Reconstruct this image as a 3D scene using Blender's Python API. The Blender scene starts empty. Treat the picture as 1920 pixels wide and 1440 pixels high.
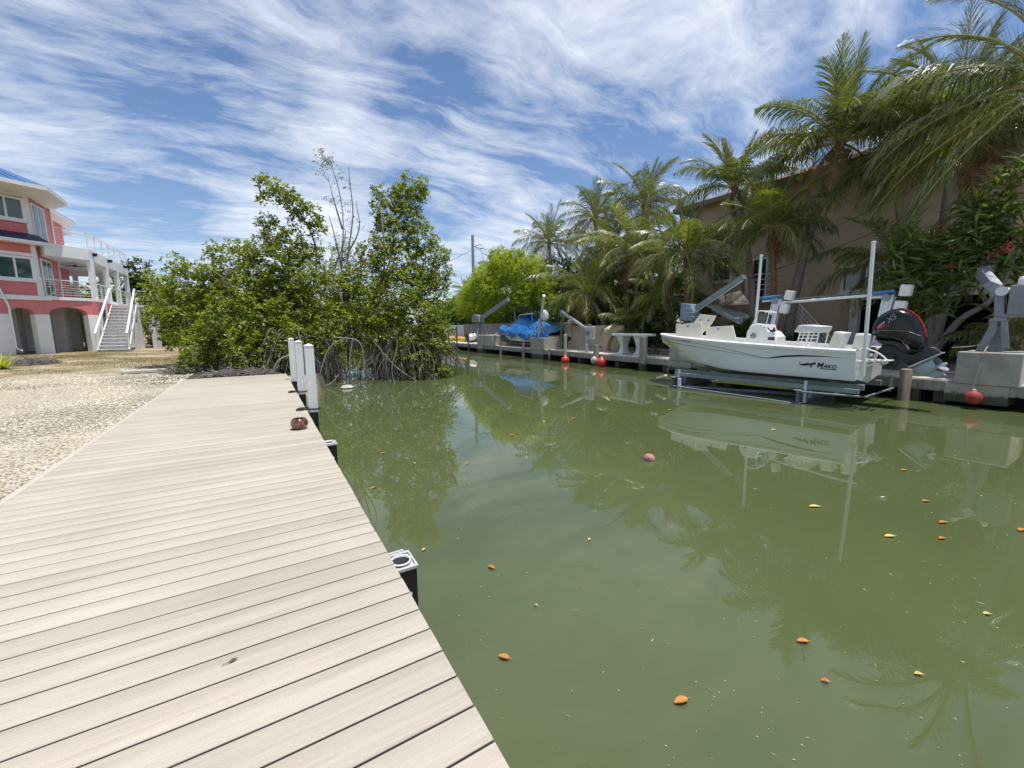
import bpy, math, random
import numpy as np
from mathutils import Vector, Matrix
R = math.radians
sc = bpy.context.scene
col = sc.collection
# ------------------------------------------------------------------ camera
H = 1.89
_vy = Vector((488 - 960, 615 - 720, 780.)).normalized()
_vx = Vector((2310 - 960, 598 - 720, 780.))
_vx = (_vx - _vx.dot(_vy) * _vy).normalized()
_vz = _vx.cross(_vy)
def c2w(c): return Vector((_vx.dot(c), _vy.dot(c), _vz.dot(c)))
cam_d = bpy.data.cameras.new('camera'); cam = bpy.data.objects.new('camera', cam_d); col.objects.link(cam)
cam_d.sensor_width = 36; cam_d.lens = 36 * 780 / 1920.; cam_d.clip_start = .05; cam_d.clip_end = 3000
r_, u_, b_ = c2w(Vector((1, 0, 0))), c2w(Vector((0, -1, 0))), c2w(Vector((0, 0, -1)))
cam.matrix_world = Matrix(((r_.x, u_.x, b_.x, 0), (r_.y, u_.y, b_.y, 0), (r_.z, u_.z, b_.z, H), (0, 0, 0, 1)))
sc.camera = cam
def ray(px, py): return c2w(Vector((px - 960, py - 720, 780.)))
def P(px, py, x=None, y=None, z=None):
    d = ray(px, py)
    t = x / d.x if x is not None else (y / d.y if y is not None else (z - H) / d.z)
    return Vector((0, 0, H)) + d * t
# ------------------------------------------------------------------ light
SUN = Vector((.13, -.15, .98)).normalized()
elev = math.asin(SUN.z); az = math.atan2(SUN.x, SUN.y)
w = bpy.data.worlds.new('World'); sc.world = w; w.use_nodes = True
nt = w.node_tree; nt.nodes.clear()
def N(t, **k):
    n = nt.nodes.new(t)
    for a, b in k.items(): setattr(n, a, b)
    return n
def L(a, b): nt.links.new(a, b)
def math_(op, a, b=None, clamp=False):
    n = N('ShaderNodeMath', operation=op); n.use_clamp = clamp
    for i, v in enumerate((a, b)):
        if v is None: continue
        if hasattr(v, 'links'): L(v, n.inputs[i])
        else: n.inputs[i].default_value = v
    return n.outputs[0]
def vmath(op, a, b=None):
    n = N('ShaderNodeVectorMath', operation=op)
    for i, v in enumerate((a, b)):
        if v is None: continue
        if hasattr(v, 'links'): L(v, n.inputs[i])
        elif op == 'SCALE': n.inputs['Scale'].default_value = v
        else: n.inputs[i].default_value = v
    return n.outputs[0]
sky = N('ShaderNodeTexSky', sky_type='NISHITA'); sky.sun_disc = False; sky.sun_elevation = elev; sky.sun_rotation = az
sky.air_density = 1.0; sky.dust_density = .6; sky.ozone_density = 2.5
tc = N('ShaderNodeTexCoord'); sep = N('ShaderNodeSeparateXYZ'); L(tc.outputs['Generated'], sep.inputs[0])
zz = math_('ADD', math_('MAXIMUM', sep.outputs[2], 0.0), .16)
cb = N('ShaderNodeCombineXYZ'); L(math_('DIVIDE', sep.outputs[0], zz), cb.inputs[0]); L(math_('DIVIDE', sep.outputs[1], zz), cb.inputs[1])
pln = cb.outputs[0]
def noise(vec, scale, detail=6, rough=.55, dist=0., off=(0, 0, 0), sc3=(1, 1, 1), rot=0.):
    m = N('ShaderNodeMapping'); L(vec, m.inputs[0]); m.inputs['Location'].default_value = off
    m.inputs['Rotation'].default_value = (0, 0, rot); m.inputs['Scale'].default_value = sc3
    n = N('ShaderNodeTexNoise'); L(m.outputs[0], n.inputs['Vector']); n.inputs['Scale'].default_value = scale
    n.inputs['Detail'].default_value = detail; n.inputs['Roughness'].default_value = rough; n.inputs['Distortion'].default_value = dist
    return n
wn = noise(pln, .8, 4, .55)
warp = vmath('ADD', pln, vmath('SCALE', vmath('SUBTRACT', wn.outputs['Color'], (.5, .5, .5)), .62))
big = noise(warp, .62, 5, .55, .3, (3.1, 1.7, 0), (1, 1, 1)).outputs[0]
fine = noise(warp, 1.9, 12, .66, .45, (1.3, 4.2, 0), (.5, 1.5, 1), R(38)).outputs[0]
puff = noise(warp, 5.0, 12, .68, .3, (7., 2., 0), (.6, 1.5, 1), R(-15)).outputs[0]
dens = math_('ADD', math_('ADD', math_('MULTIPLY', big, 1.15), math_('MULTIPLY', fine, .85)), math_('MULTIPLY', puff, .75))
# openings in the cloud sheet where the sky shows blue, and thicker banks, as directions in the sky
def blob(px, py, width, amt):
    global dens
    d = ray(px, py).normalized()
    dt = N('ShaderNodeVectorMath', operation='DOT_PRODUCT'); L(nrm, dt.inputs[0]); dt.inputs[1].default_value = d
    k = math_('POWER', math_('MAXIMUM', dt.outputs['Value'], 0.), 1.0 / (1 - math.cos(R(width))) * .7)
    dens = math_('ADD', dens, math_('MULTIPLY', k, amt))
wd = vmath('SCALE', vmath('SUBTRACT', noise(tc.outputs['Generated'], 3.5, 4, .55).outputs['Color'], (.5, .5, .5)), .26)
nrm = vmath('NORMALIZE', vmath('ADD', tc.outputs['Generated'], wd))
SKYB = [(720, 110, 9, -.20), (500, 190, 6, -.20), (900, 190, 9, -.24), (1100, 230, 8, -.20), (330, 270, 5, -.18), (740, 290, 7, -.12),
        (1230, 260, 5, -.18), (60, 60, 8, .08), (560, 60, 6, .14), (660, 230, 5, .30), (850, 240, 5, .22), (1150, 60, 9, .14), (960, 60, 7, .12), (1350, 90, 8, .10), (620, 420, 10, .12), (1300, 200, 8, .12),
        (440, 350, 12, .16), (1000, 330, 10, .12), (20, 250, 8, -.02), (310, 470, 5, -.3), (230, 30, 7, -.12), (120, 200, 5, -.12), (1050, 130, 5, .12)]
for b in SKYB: blob(*b)
rmp = N('ShaderNodeValToRGB'); L(math_('SUBTRACT', dens, 1.09), rmp.inputs[0])
e = rmp.color_ramp.elements; e[0].position = .16; e[0].color = (0, 0, 0, 1); e[1].position = .66; e[1].color = (1, 1, 1, 1)
m1 = e.new(.40); m1.color = (.5, .5, .5, 1)
cl = rmp.outputs[0]
# haze towards the horizon
hz = math_('POWER', math_('SUBTRACT', 1.0, math_('MAXIMUM', sep.outputs[2], 0.), True), 9.0)
cl = math_('MINIMUM', math_('ADD', cl, math_('MULTIPLY', hz, .35)), .94)
tint = N('ShaderNodeMix', data_type='RGBA', blend_type='MULTIPLY'); tint.inputs[0].default_value = 1
L(sky.outputs[0], tint.inputs[6]); tint.inputs[7].default_value = (.84, .90, 1.0, 1)
mx = N('ShaderNodeMix', data_type='RGBA'); L(cl, mx.inputs[0]); L(tint.outputs[2], mx.inputs[6]); mx.inputs[7].default_value = (6.9, 7.3, 7.9, 1)
bg = N('ShaderNodeBackground'); L(mx.outputs[2], bg.inputs[0]); bg.inputs[1].default_value = .13
ow = N('ShaderNodeOutputWorld'); L(bg.outputs[0], ow.inputs[0])
sd = bpy.data.lights.new('sun', 'SUN'); sd.energy = 4.5; sd.angle = R(.5); sd.color = (1, .955, .88)
sun = bpy.data.objects.new('sun', sd); col.objects.link(sun); sun.rotation_euler = SUN.to_track_quat('Z', 'Y').to_euler(); sun.location = (0, 0, 30)
sc.view_settings.view_transform = 'Standard'; sc.view_settings.look = 'None'; sc.view_settings.exposure = .08; sc.view_settings.gamma = 1
sc.cycles.max_bounces = 8; sc.cycles.transparent_max_bounces = 8; sc.cycles.use_denoising = True

# ------------------------------------------------------------------ materials
MATS = {}
def new_mat(name):
    m = bpy.data.materials.new(name); m.use_nodes = True
    return m, m.node_tree, m.node_tree.nodes['Principled BSDF']
def mat(name, c, rough=.6, var=.12, scale=6., bump=0., bscale=None, metal=0., spec=.5, stretch=(1, 1, 1), c2=None, dirt=0., coat=0., tide=0.):
    if name in MATS: return MATS[name]
    m, t, p = new_mat(name); MATS[name] = m
    g = t.nodes.new; l = t.links.new
    tcn = g('ShaderNodeTexCoord'); mp = g('ShaderNodeMapping'); mp.inputs['Scale'].default_value = stretch; l(tcn.outputs['Object'], mp.inputs[0])
    n = g('ShaderNodeTexNoise'); n.inputs['Scale'].default_value = scale; n.inputs['Detail'].default_value = 6; n.inputs['Roughness'].default_value = .6; l(mp.outputs[0], n.inputs['Vector'])
    r = g('ShaderNodeValToRGB'); l(n.outputs[0], r.inputs[0]); r.color_ramp.elements[0].position = .3; r.color_ramp.elements[1].position = .7
    a = [max(0, x * (1 - var)) for x in c]; b = [min(1, x * (1 + var)) for x in c] if c2 is None else c2
    r.color_ramp.elements[0].color = (*a, 1); r.color_ramp.elements[1].color = (*b, 1)
    out = r.outputs[0]
    if dirt:
        n3 = g('ShaderNodeTexNoise'); n3.inputs['Scale'].default_value = scale * .35; n3.inputs['Detail'].default_value = 9; n3.inputs['Roughness'].default_value = .7; l(tcn.outputs['Object'], n3.inputs['Vector'])
        r3 = g('ShaderNodeValToRGB'); l(n3.outputs[0], r3.inputs[0]); r3.color_ramp.elements[0].position = .5; r3.color_ramp.elements[1].position = .68
        r3.color_ramp.elements[0].color = (0, 0, 0, 1); r3.color_ramp.elements[1].color = (dirt, dirt, dirt, 1)
        mm = g('ShaderNodeMix'); mm.data_type = 'RGBA'; l(r3.outputs[0], mm.inputs[0]); l(out, mm.inputs[6]); mm.inputs[7].default_value = (c[0] * .35, c[1] * .32, c[2] * .27, 1); out = mm.outputs[2]
    if tide:   # algae and wet line left by the tide
        ge = g('ShaderNodeNewGeometry'); sz_ = g('ShaderNodeSeparateXYZ'); l(ge.outputs['Position'], sz_.inputs[0])
        nz_ = g('ShaderNodeTexNoise'); nz_.inputs['Scale'].default_value = 9; nz_.inputs['Detail'].default_value = 5; l(ge.outputs['Position'], nz_.inputs['Vector'])
        ma = g('ShaderNodeMath'); ma.operation = 'MULTIPLY_ADD'; l(nz_.outputs[0], ma.inputs[0]); ma.inputs[1].default_value = -.22; l(sz_.outputs[2], ma.inputs[2])
        mr = g('ShaderNodeMapRange'); l(ma.outputs[0], mr.inputs[0]); mr.inputs[1].default_value = tide - .11; mr.inputs[2].default_value = tide - .03; mr.inputs[3].default_value = 1; mr.inputs[4].default_value = 0
        mt = g('ShaderNodeMix'); mt.data_type = 'RGBA'; l(mr.outputs[0], mt.inputs[0]); l(out, mt.inputs[6]); mt.inputs[7].default_value = (c[0] * .22, c[1] * .23, c[2] * .17, 1); out = mt.outputs[2]
    l(out, p.inputs['Base Color'])
    p.inputs['Roughness'].default_value = rough; p.inputs['Metallic'].default_value = metal; p.inputs['Specular IOR Level'].default_value = spec
    if coat: p.inputs['Coat Weight'].default_value = coat; p.inputs['Coat Roughness'].default_value = .05
    if bump:
        n2 = g('ShaderNodeTexNoise'); n2.inputs['Scale'].default_value = bscale or scale * 4; n2.inputs['Detail'].default_value = 5; l(mp.outputs[0], n2.inputs['Vector'])
        bp = g('ShaderNodeBump'); bp.inputs['Strength'].default_value = bump; bp.inputs['Distance'].default_value = .02; l(n2.outputs[0], bp.inputs['Height']); l(bp.outputs[0], p.inputs['Normal'])
    return m
def leafmat(name, cols, rough=.42, transl=.35, tcol=None, spec=.5, zmix=None):
    if name in MATS: return MATS[name]
    m, t, p = new_mat(name); MATS[name] = m
    g = t.nodes.new; l = t.links.new
    geo = g('ShaderNodeNewGeometry'); r = g('ShaderNodeValToRGB'); l(geo.outputs['Random Per Island'], r.inputs[0])
    el = r.color_ramp.elements; k = len(cols)
    el[0].position = 0; el[0].color = (*cols[0], 1); el[1].position = 1; el[1].color = (*cols[-1], 1)
    for i in range(1, k - 1):
        x = el.new(i / (k - 1)); x.color = (*cols[i], 1)
    # light and dark branches: slow colour drift through the crown
    tcn = g('ShaderNodeTexCoord'); n = g('ShaderNodeTexNoise'); n.inputs['Scale'].default_value = .9; n.inputs['Detail'].default_value = 3; l(tcn.outputs['Object'], n.inputs['Vector'])
    mr = g('ShaderNodeMapRange'); l(n.outputs[0], mr.inputs[0]); mr.inputs[1].default_value = .3; mr.inputs[2].default_value = .7; mr.inputs[3].default_value = .7; mr.inputs[4].default_value = 1.3
    vm = g('ShaderNodeVectorMath'); vm.operation = 'SCALE'; l(r.outputs[0], vm.inputs[0]); l(mr.outputs[0], vm.inputs['Scale'])
    l(vm.outputs[0], p.inputs['Base Color']); p.inputs['Roughness'].default_value = rough; p.inputs['Specular IOR Level'].default_value = spec
    tr = g('ShaderNodeBsdfTranslucent'); v2 = g('ShaderNodeVectorMath'); v2.operation = 'MULTIPLY'; l(vm.outputs[0], v2.inputs[0]); v2.inputs[1].default_value = tcol or (1.8, 2.0, .7); l(v2.outputs[0], tr.inputs[0])
    ms = g('ShaderNodeMixShader'); ms.inputs[0].default_value = transl; l(p.outputs[0], ms.inputs[1]); l(tr.outputs[0], ms.inputs[2])
    l(ms.outputs[0], t.nodes['Material Output'].inputs[0])
    return m
def glass(name, c=(.02, .03, .035), rough=.04):
    if name in MATS: return MATS[name]
    return mat(name, c, rough, .3, 1.5, spec=.9)

white = mat('white_vinyl', (.74, .74, .72), .45, .04, 3, dirt=.12)
white_rail = mat('white_painted_rail', (.78, .78, .76), .4, .05, 4)
gel = mat('hull_gelcoat', (.80, .81, .78), .22, .03, 1.2, coat=.4)
gel2 = mat('cream_gelcoat', (.78, .74, .62), .3, .04, 2)
galv = mat('galvanised_steel', (.25, .27, .29), .45, .14, 5, metal=.25, dirt=.25)
alu = mat('bare_aluminium', (.62, .65, .69), .35, .10, 4, metal=.35)
concrete = mat('weathered_concrete', (.42, .40, .34), .85, .22, 2.2, .5, 30, dirt=.75, tide=.24)
slab = mat('pale_concrete_slab', (.60, .56, .48), .85, .14, 1.5, .3, 25, dirt=.35)
oldwood = mat('weathered_grey_wood', (.33, .305, .265), .85, .25, 3, .5, 18, stretch=(3, 3, .4), dirt=.5, tide=.25)
darkwood = mat('wet_dark_wood', (.10, .08, .065), .7, .35, 4, .5, 20, stretch=(3, 3, .5))
rust = mat('rust_stained_wood', (.22, .14, .10), .8, .4, 4, .4, 20, stretch=(2, 2, .5), c2=(.34, .30, .26))
black = mat('black_plastic', (.018, .018, .022), .35, .2, 4)
rope = mat('black_rope', (.02, .02, .02), .8, .3, 30)
bark = mat('mangrove_bark', (.17, .145, .12), .9, .3, 9, .6, 40)
rootm = mat('pale_root', (.30, .26, .215), .85, .3, 6, .4, 40)
palm_bark = mat('palm_trunk_bark', (.25, .21, .17), .9, .25, 5, .7, 14, stretch=(1, 1, 3.5))
palm_boot = mat('palm_boot_fibre', (.20, .105, .055), .9, .35, 8, .8, 20)
red = mat('red_float_plastic', (.62, .05, .035), .4, .25, 5, dirt=.35)

# ------------------------------------------------------------------ mesh builder
WM = {}
class MB:
    def __init__(s): s.v = []; s.f = []; s.mi = []; s.cm = 0
    def add(s, vs, fs):
        b = len(s.v); s.v += [tuple(x) for x in vs]; s.f += [tuple(b + i for i in f) for f in fs]; s.mi += [s.cm] * len(fs); return s
    def box(s, c, d, rz=0., M=None):
        c = Vector(c); x, y, z = d[0] / 2, d[1] / 2, d[2] / 2
        m = M or Matrix.Rotation(rz, 3, 'Z')
        vs = [c + m @ Vector((a * x, b * y, e * z)) for a in (-1, 1) for b in (-1, 1) for e in (-1, 1)]
        return s.add(vs, [(0, 1, 3, 2), (4, 6, 7, 5), (0, 4, 5, 1), (2, 3, 7, 6), (0, 2, 6, 4), (1, 5, 7, 3)])
    def bb(s, lo, hi): return s.box([(a + b) / 2 for a, b in zip(lo, hi)], [abs(b - a) for a, b in zip(lo, hi)])
    def beam(s, a, b, wd, ht, up=(0, 0, 1)):
        a = Vector(a); b = Vector(b); d = (b - a); ln = d.length; d.normalize(); u = Vector(up)
        sx = d.cross(u)
        if sx.length < 1e-4: sx = d.cross(Vector((0, 1, 0)))
        sx.normalize(); uz = sx.cross(d)
        m = Matrix((sx, d, uz)).transposed()
        return s.box((a + b) / 2, (wd, ln, ht), M=m)
    def tube(s, pts, rad, n=8, cap=True):
        pts = [Vector(p) for p in pts]; k = len(pts)
        rad = [rad] * k if isinstance(rad, (int, float)) else rad
        ref = None; vs = []; fs = []
        for i, p in enumerate(pts):
            d = (pts[min(i + 1, k - 1)] - pts[max(i - 1, 0)])
            if d.length < 1e-9: d = Vector((0, 0, 1))
            d.normalize()
            if ref is None: ref = Vector((0, 0, 1)) if abs(d.z) < .9 else Vector((1, 0, 0))
            a = (ref - ref.dot(d) * d).normalized(); ref = a; b = d.cross(a)
            for j in range(n):
                t = 2 * math.pi * j / n; vs.append(p + (a * math.cos(t) + b * math.sin(t)) * rad[i])
        for i in range(k - 1):
            for j in range(n):
                j2 = (j + 1) % n; fs.append((i * n + j, i * n + j2, (i + 1) * n + j2, (i + 1) * n + j))
        if cap: fs.append(tuple(range(n))[::-1]); fs.append(tuple((k - 1) * n + j for j in range(n)))
        return s.add(vs, fs)
    def lathe(s, prof, c=(0, 0, 0), n=24, M=None):
        c = Vector(c); vs = []; fs = []; k = len(prof)
        for r, z in prof:
            for j in range(n):
                t = 2 * math.pi * j / n; v = Vector((r * math.cos(t), r * math.sin(t), z)); vs.append(c + (M @ v if M else v))
        for i in range(k - 1):
            for j in range(n):
                j2 = (j + 1) % n; fs.append((i * n + j, i * n + j2, (i + 1) * n + j2, (i + 1) * n + j))
        fs.append(tuple(range(n))[::-1]); fs.append(tuple((k - 1) * n + j for j in range(n)))
        return s.add(vs, fs)
    def prism(s, poly, o, u, v, th):  # poly 2-d, at o, axes u, v, extruded th along u x v, centred
        o = Vector(o); u = Vector(u); v = Vector(v); n = u.cross(v).normalized(); k = len(poly)
        vs = [o + u * a + v * b - n * th / 2 for a, b in poly] + [o + u * a + v * b + n * th / 2 for a, b in poly]
        fs = [tuple(range(k))[::-1], tuple(range(k, 2 * k))] + [(i, (i + 1) % k, k + (i + 1) % k, k + i) for i in range(k)]
        return s.add(vs, fs)
    def pillow(s, poly, o, u, v, layers):  # outline inflated through (offset, scale) layers
        o = Vector(o); u = Vector(u); v = Vector(v); n = u.cross(v).normalized(); k = len(poly)
        cx = sum(p[0] for p in poly) / k; cy = sum(p[1] for p in poly) / k
        vs = []; fs = []
        for off, q in layers:
            for a, b in poly: vs.append(o + u * (cx + (a - cx) * q) + v * (cy + (b - cy) * q) + n * off)
        for i in range(len(layers) - 1):
            for j in range(k): fs.append((i * k + j, i * k + (j + 1) % k, (i + 1) * k + (j + 1) % k, (i + 1) * k + j))
        fs.append(tuple(range(k))[::-1]); fs.append(tuple((len(layers) - 1) * k + j for j in range(k)))
        return s.add(vs, fs)
    def quad(s, a, b, c, d): return s.add([a, b, c, d], [(0, 1, 2, 3)])
    def build(s, name, m, parent=None, smooth=False, bevel=0., origin=None, sub=0):
        me = bpy.data.meshes.new(name)
        o = bpy.data.objects.new(name, me); col.objects.link(o)
        va = [Vector(v) for v in s.v]
        if parent is not None:
            inv = WM[parent.name].inverted(); va = [inv @ v for v in va]; o.parent = parent; WM[o.name] = WM[parent.name]
        else:
            if origin is None:
                xs = [v.x for v in va]; ys = [v.y for v in va]; zs = [v.z for v in va]
                origin = Vector(((min(xs) + max(xs)) / 2, (min(ys) + max(ys)) / 2, min(zs)))
            origin = Vector(origin); va = [v - origin for v in va]; o.location = origin; WM[o.name] = Matrix.Translation(origin)
        me.from_pydata([tuple(v) for v in va], [], s.f); 
        for mm in (m if isinstance(m, (list, tuple)) else [m]): me.materials.append(mm)
        if any(s.mi): me.polygons.foreach_set('material_index', s.mi)
        me.validate(); me.update()
        import bmesh
        bm = bmesh.new(); bm.from_mesh(me); bmesh.ops.recalc_face_normals(bm, faces=bm.faces); bm.to_mesh(me); bm.free()
        if smooth:
            me.polygons.foreach_set('use_smooth', [True] * len(me.polygons))
            try: me.set_sharp_from_angle(angle=R(smooth if smooth > 1 else 40))
            except Exception: pass
        if bevel:
            b = o.modifiers.new('bevel', 'BEVEL'); b.width = bevel; b.segments = 2; b.limit_method = 'ANGLE'; b.angle_limit = R(40)
        if sub:
            q = o.modifiers.new('sub', 'SUBSURF'); q.levels = q.render_levels = sub
        return o
def tag(o, label=None, cat=None, group=None, kind=None):
    if label: o['label'] = label
    if cat: o['category'] = cat
    if group: o['group'] = group
    if kind: o['kind'] = kind
    return o
def empty(name, loc, rz=0., **k):
    o = bpy.data.objects.new(name, None); col.objects.link(o); o.location = loc; o.rotation_euler = (0, 0, rz); o.empty_display_size = .2
    WM[o.name] = Matrix.Translation(Vector(loc)) @ Matrix.Rotation(rz, 4, 'Z'); return tag(o, **k)
def copy_tree(o, parent=None):
    c = o.copy(); col.objects.link(c)
    if parent is not None: c.parent = parent
    for ch in list(o.children): copy_tree(ch, c)
    return c
def V(*a): return Vector(a)
def npmesh(name, verts, faces, mats, parent=None, origin=None, mi=None, smooth=False):
    """verts (n,3) array, faces (m,k) array with k = 3 or 4"""
    me = bpy.data.meshes.new(name); o = bpy.data.objects.new(name, me); col.objects.link(o)
    verts = np.asarray(verts, float)
    if parent is not None:
        iv = np.array(WM[parent.name].inverted()); verts = verts @ iv[:3, :3].T + iv[:3, 3]; o.parent = parent; WM[o.name] = WM[parent.name]
    else:
        if origin is None: origin = (verts[:, 0].mean(), verts[:, 1].mean(), verts[:, 2].min())
        verts = verts - np.array(origin); o.location = origin; WM[o.name] = Matrix.Translation(Vector(origin))
    faces = np.asarray(faces, np.int32); k = faces.shape[1]
    me.vertices.add(len(verts)); me.vertices.foreach_set('co', verts.astype(np.float32).ravel())
    me.loops.add(faces.size); me.loops.foreach_set('vertex_index', faces.ravel())
    me.polygons.add(len(faces)); me.polygons.foreach_set('loop_start', np.arange(0, faces.size, k, dtype=np.int32))
    if mi is not None: me.polygons.foreach_set('material_index', np.asarray(mi, np.int32))
    for m in mats if isinstance(mats, (list, tuple)) else [mats]: me.materials.append(m)
    me.update(calc_edges=True)
    if smooth: me.polygons.foreach_set('use_smooth', [True] * len(me.polygons))
    return o
def unit(a): return a / np.maximum(np.linalg.norm(a, axis=-1, keepdims=True), 1e-9)
def leaf_quads(p, d, nrm, ln, wd, fold=.25, curl=.0):
    """one folded leaf of two quads... diamond of 4 triangles kept as 2 quads per leaf"""
    side = unit(np.cross(d, nrm)); n = np.cross(side, d)
    ln = ln[:, None]; wd = wd[:, None]
    b = p; tip = p + d * ln - n * ln * curl; mid = p + d * ln * .52
    l_ = mid + side * wd * .5 + n * wd * fold; r2 = mid - side * wd * .5 + n * wd * fold
    k = len(p); vs = np.stack([b, l_, tip, r2], 1).reshape(-1, 3)
    i = np.arange(k)[:, None] * 4
    return vs, np.concatenate([i + np.array([[0, 1, 2]]), i + np.array([[0, 2, 3]])], 1).reshape(-1, 3)
def crown_tips(rng, blobs, dens):
    out = []; outd = []
    for (c, r, k) in blobs:
        c = np.array(c); r = np.array(r if hasattr(r, '__len__') else (r, r, r))
        n = max(3, int(dens * k * (r[0] * r[1] * r[2]) ** (2 / 3)))
        d = unit(rng.normal(size=(n, 3))); rr = rng.uniform(.25, 1., (n, 1)) ** .45 * (1 + rng.normal(size=(n, 1)) * .10)
        # clumps: keep tips where a cheap lattice noise is high so that gaps open
        q = c + d * rr * r
        ph = rng.uniform(0, 6, 3)
        nz = np.sin(q[:, 0] * 4.1 + ph[0]) * np.sin(q[:, 1] * 3.7 + ph[1]) * np.sin(q[:, 2] * 4.5 + ph[2]) + rng.normal(size=n) * .35
        keep = nz > -.22
        out.append(q[keep]); outd.append(d[keep])
    return np.concatenate(out), np.concatenate(outd)
def rosettes(rng, tips, outd, per, ln, wd, lift=.45, spread=1.):
    k = len(tips); az = rng.uniform(0, 2 * np.pi, (k, 1)) + np.arange(per)[None] * 2.4
    el = rng.uniform(-.15, 1.1, (k, per)) * lift * 2
    ax = unit(outd * .6 + np.array([0, 0, .8]) + rng.normal(size=(k, 3)) * .3)
    a = unit(np.cross(ax, unit(rng.normal(size=(k, 3))))); b = np.cross(ax, a)
    d = (a[:, None] * np.cos(az)[..., None] + b[:, None] * np.sin(az)[..., None]) * np.cos(el)[..., None] + ax[:, None] * np.sin(el)[..., None]
    d = unit(d.reshape(-1, 3)); p = np.repeat(tips, per, 0) + d * ln * .08 + rng.normal(size=(k * per, 3)) * ln * .22 * spread
    nrm = unit(np.repeat(ax, per, 0) + rng.normal(size=(k * per, 3)) * .35)
    L_ = ln * rng.uniform(.65, 1.2, k * per); W_ = wd * rng.uniform(.8, 1.15, k * per)
    return leaf_quads(p, d, nrm, L_, W_, fold=.18, curl=.12)
def bez(pts, n=10):
    """smooth curve through points (Catmull-Rom)"""
    pts = [Vector(p) for p in pts]; q = [pts[0] * 2 - pts[1]] + pts + [pts[-1] * 2 - pts[-2]]; out = []
    for i in range(1, len(q) - 2):
        for j in range(n):
            t = j / n; a, b, c, d = q[i - 1], q[i], q[i + 1], q[i + 2]
            out.append(.5 * ((2 * b) + (-a + c) * t + (2 * a - 5 * b + 4 * c - d) * t * t + (-a + 3 * b - 3 * c + d) * t ** 3))
    out.append(pts[-1]); return out
def text_mesh(s, size, m, fn, name, parent, shear=0., bold=0.):
    cu = bpy.data.curves.new('txt', 'FONT'); cu.body = s; cu.size = size; cu.shear = shear; cu.offset = bold; cu.resolution_u = 3
    t = bpy.data.objects.new('txt', cu); col.objects.link(t)
    bpy.context.view_layer.update()
    me = bpy.data.meshes.new_from_object(t.evaluated_get(bpy.context.evaluated_depsgraph_get()))
    bpy.data.objects.remove(t)
    import bmesh
    bm = bmesh.new(); bm.from_mesh(me)
    bmesh.ops.triangulate(bm, faces=bm.faces)
    g = MB(); g.add([fn(v.co.x, v.co.y) for v in bm.verts], [tuple(v.index for v in f.verts) for f in bm.faces]); bm.free()
    return g.build(name, m, parent)
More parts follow.
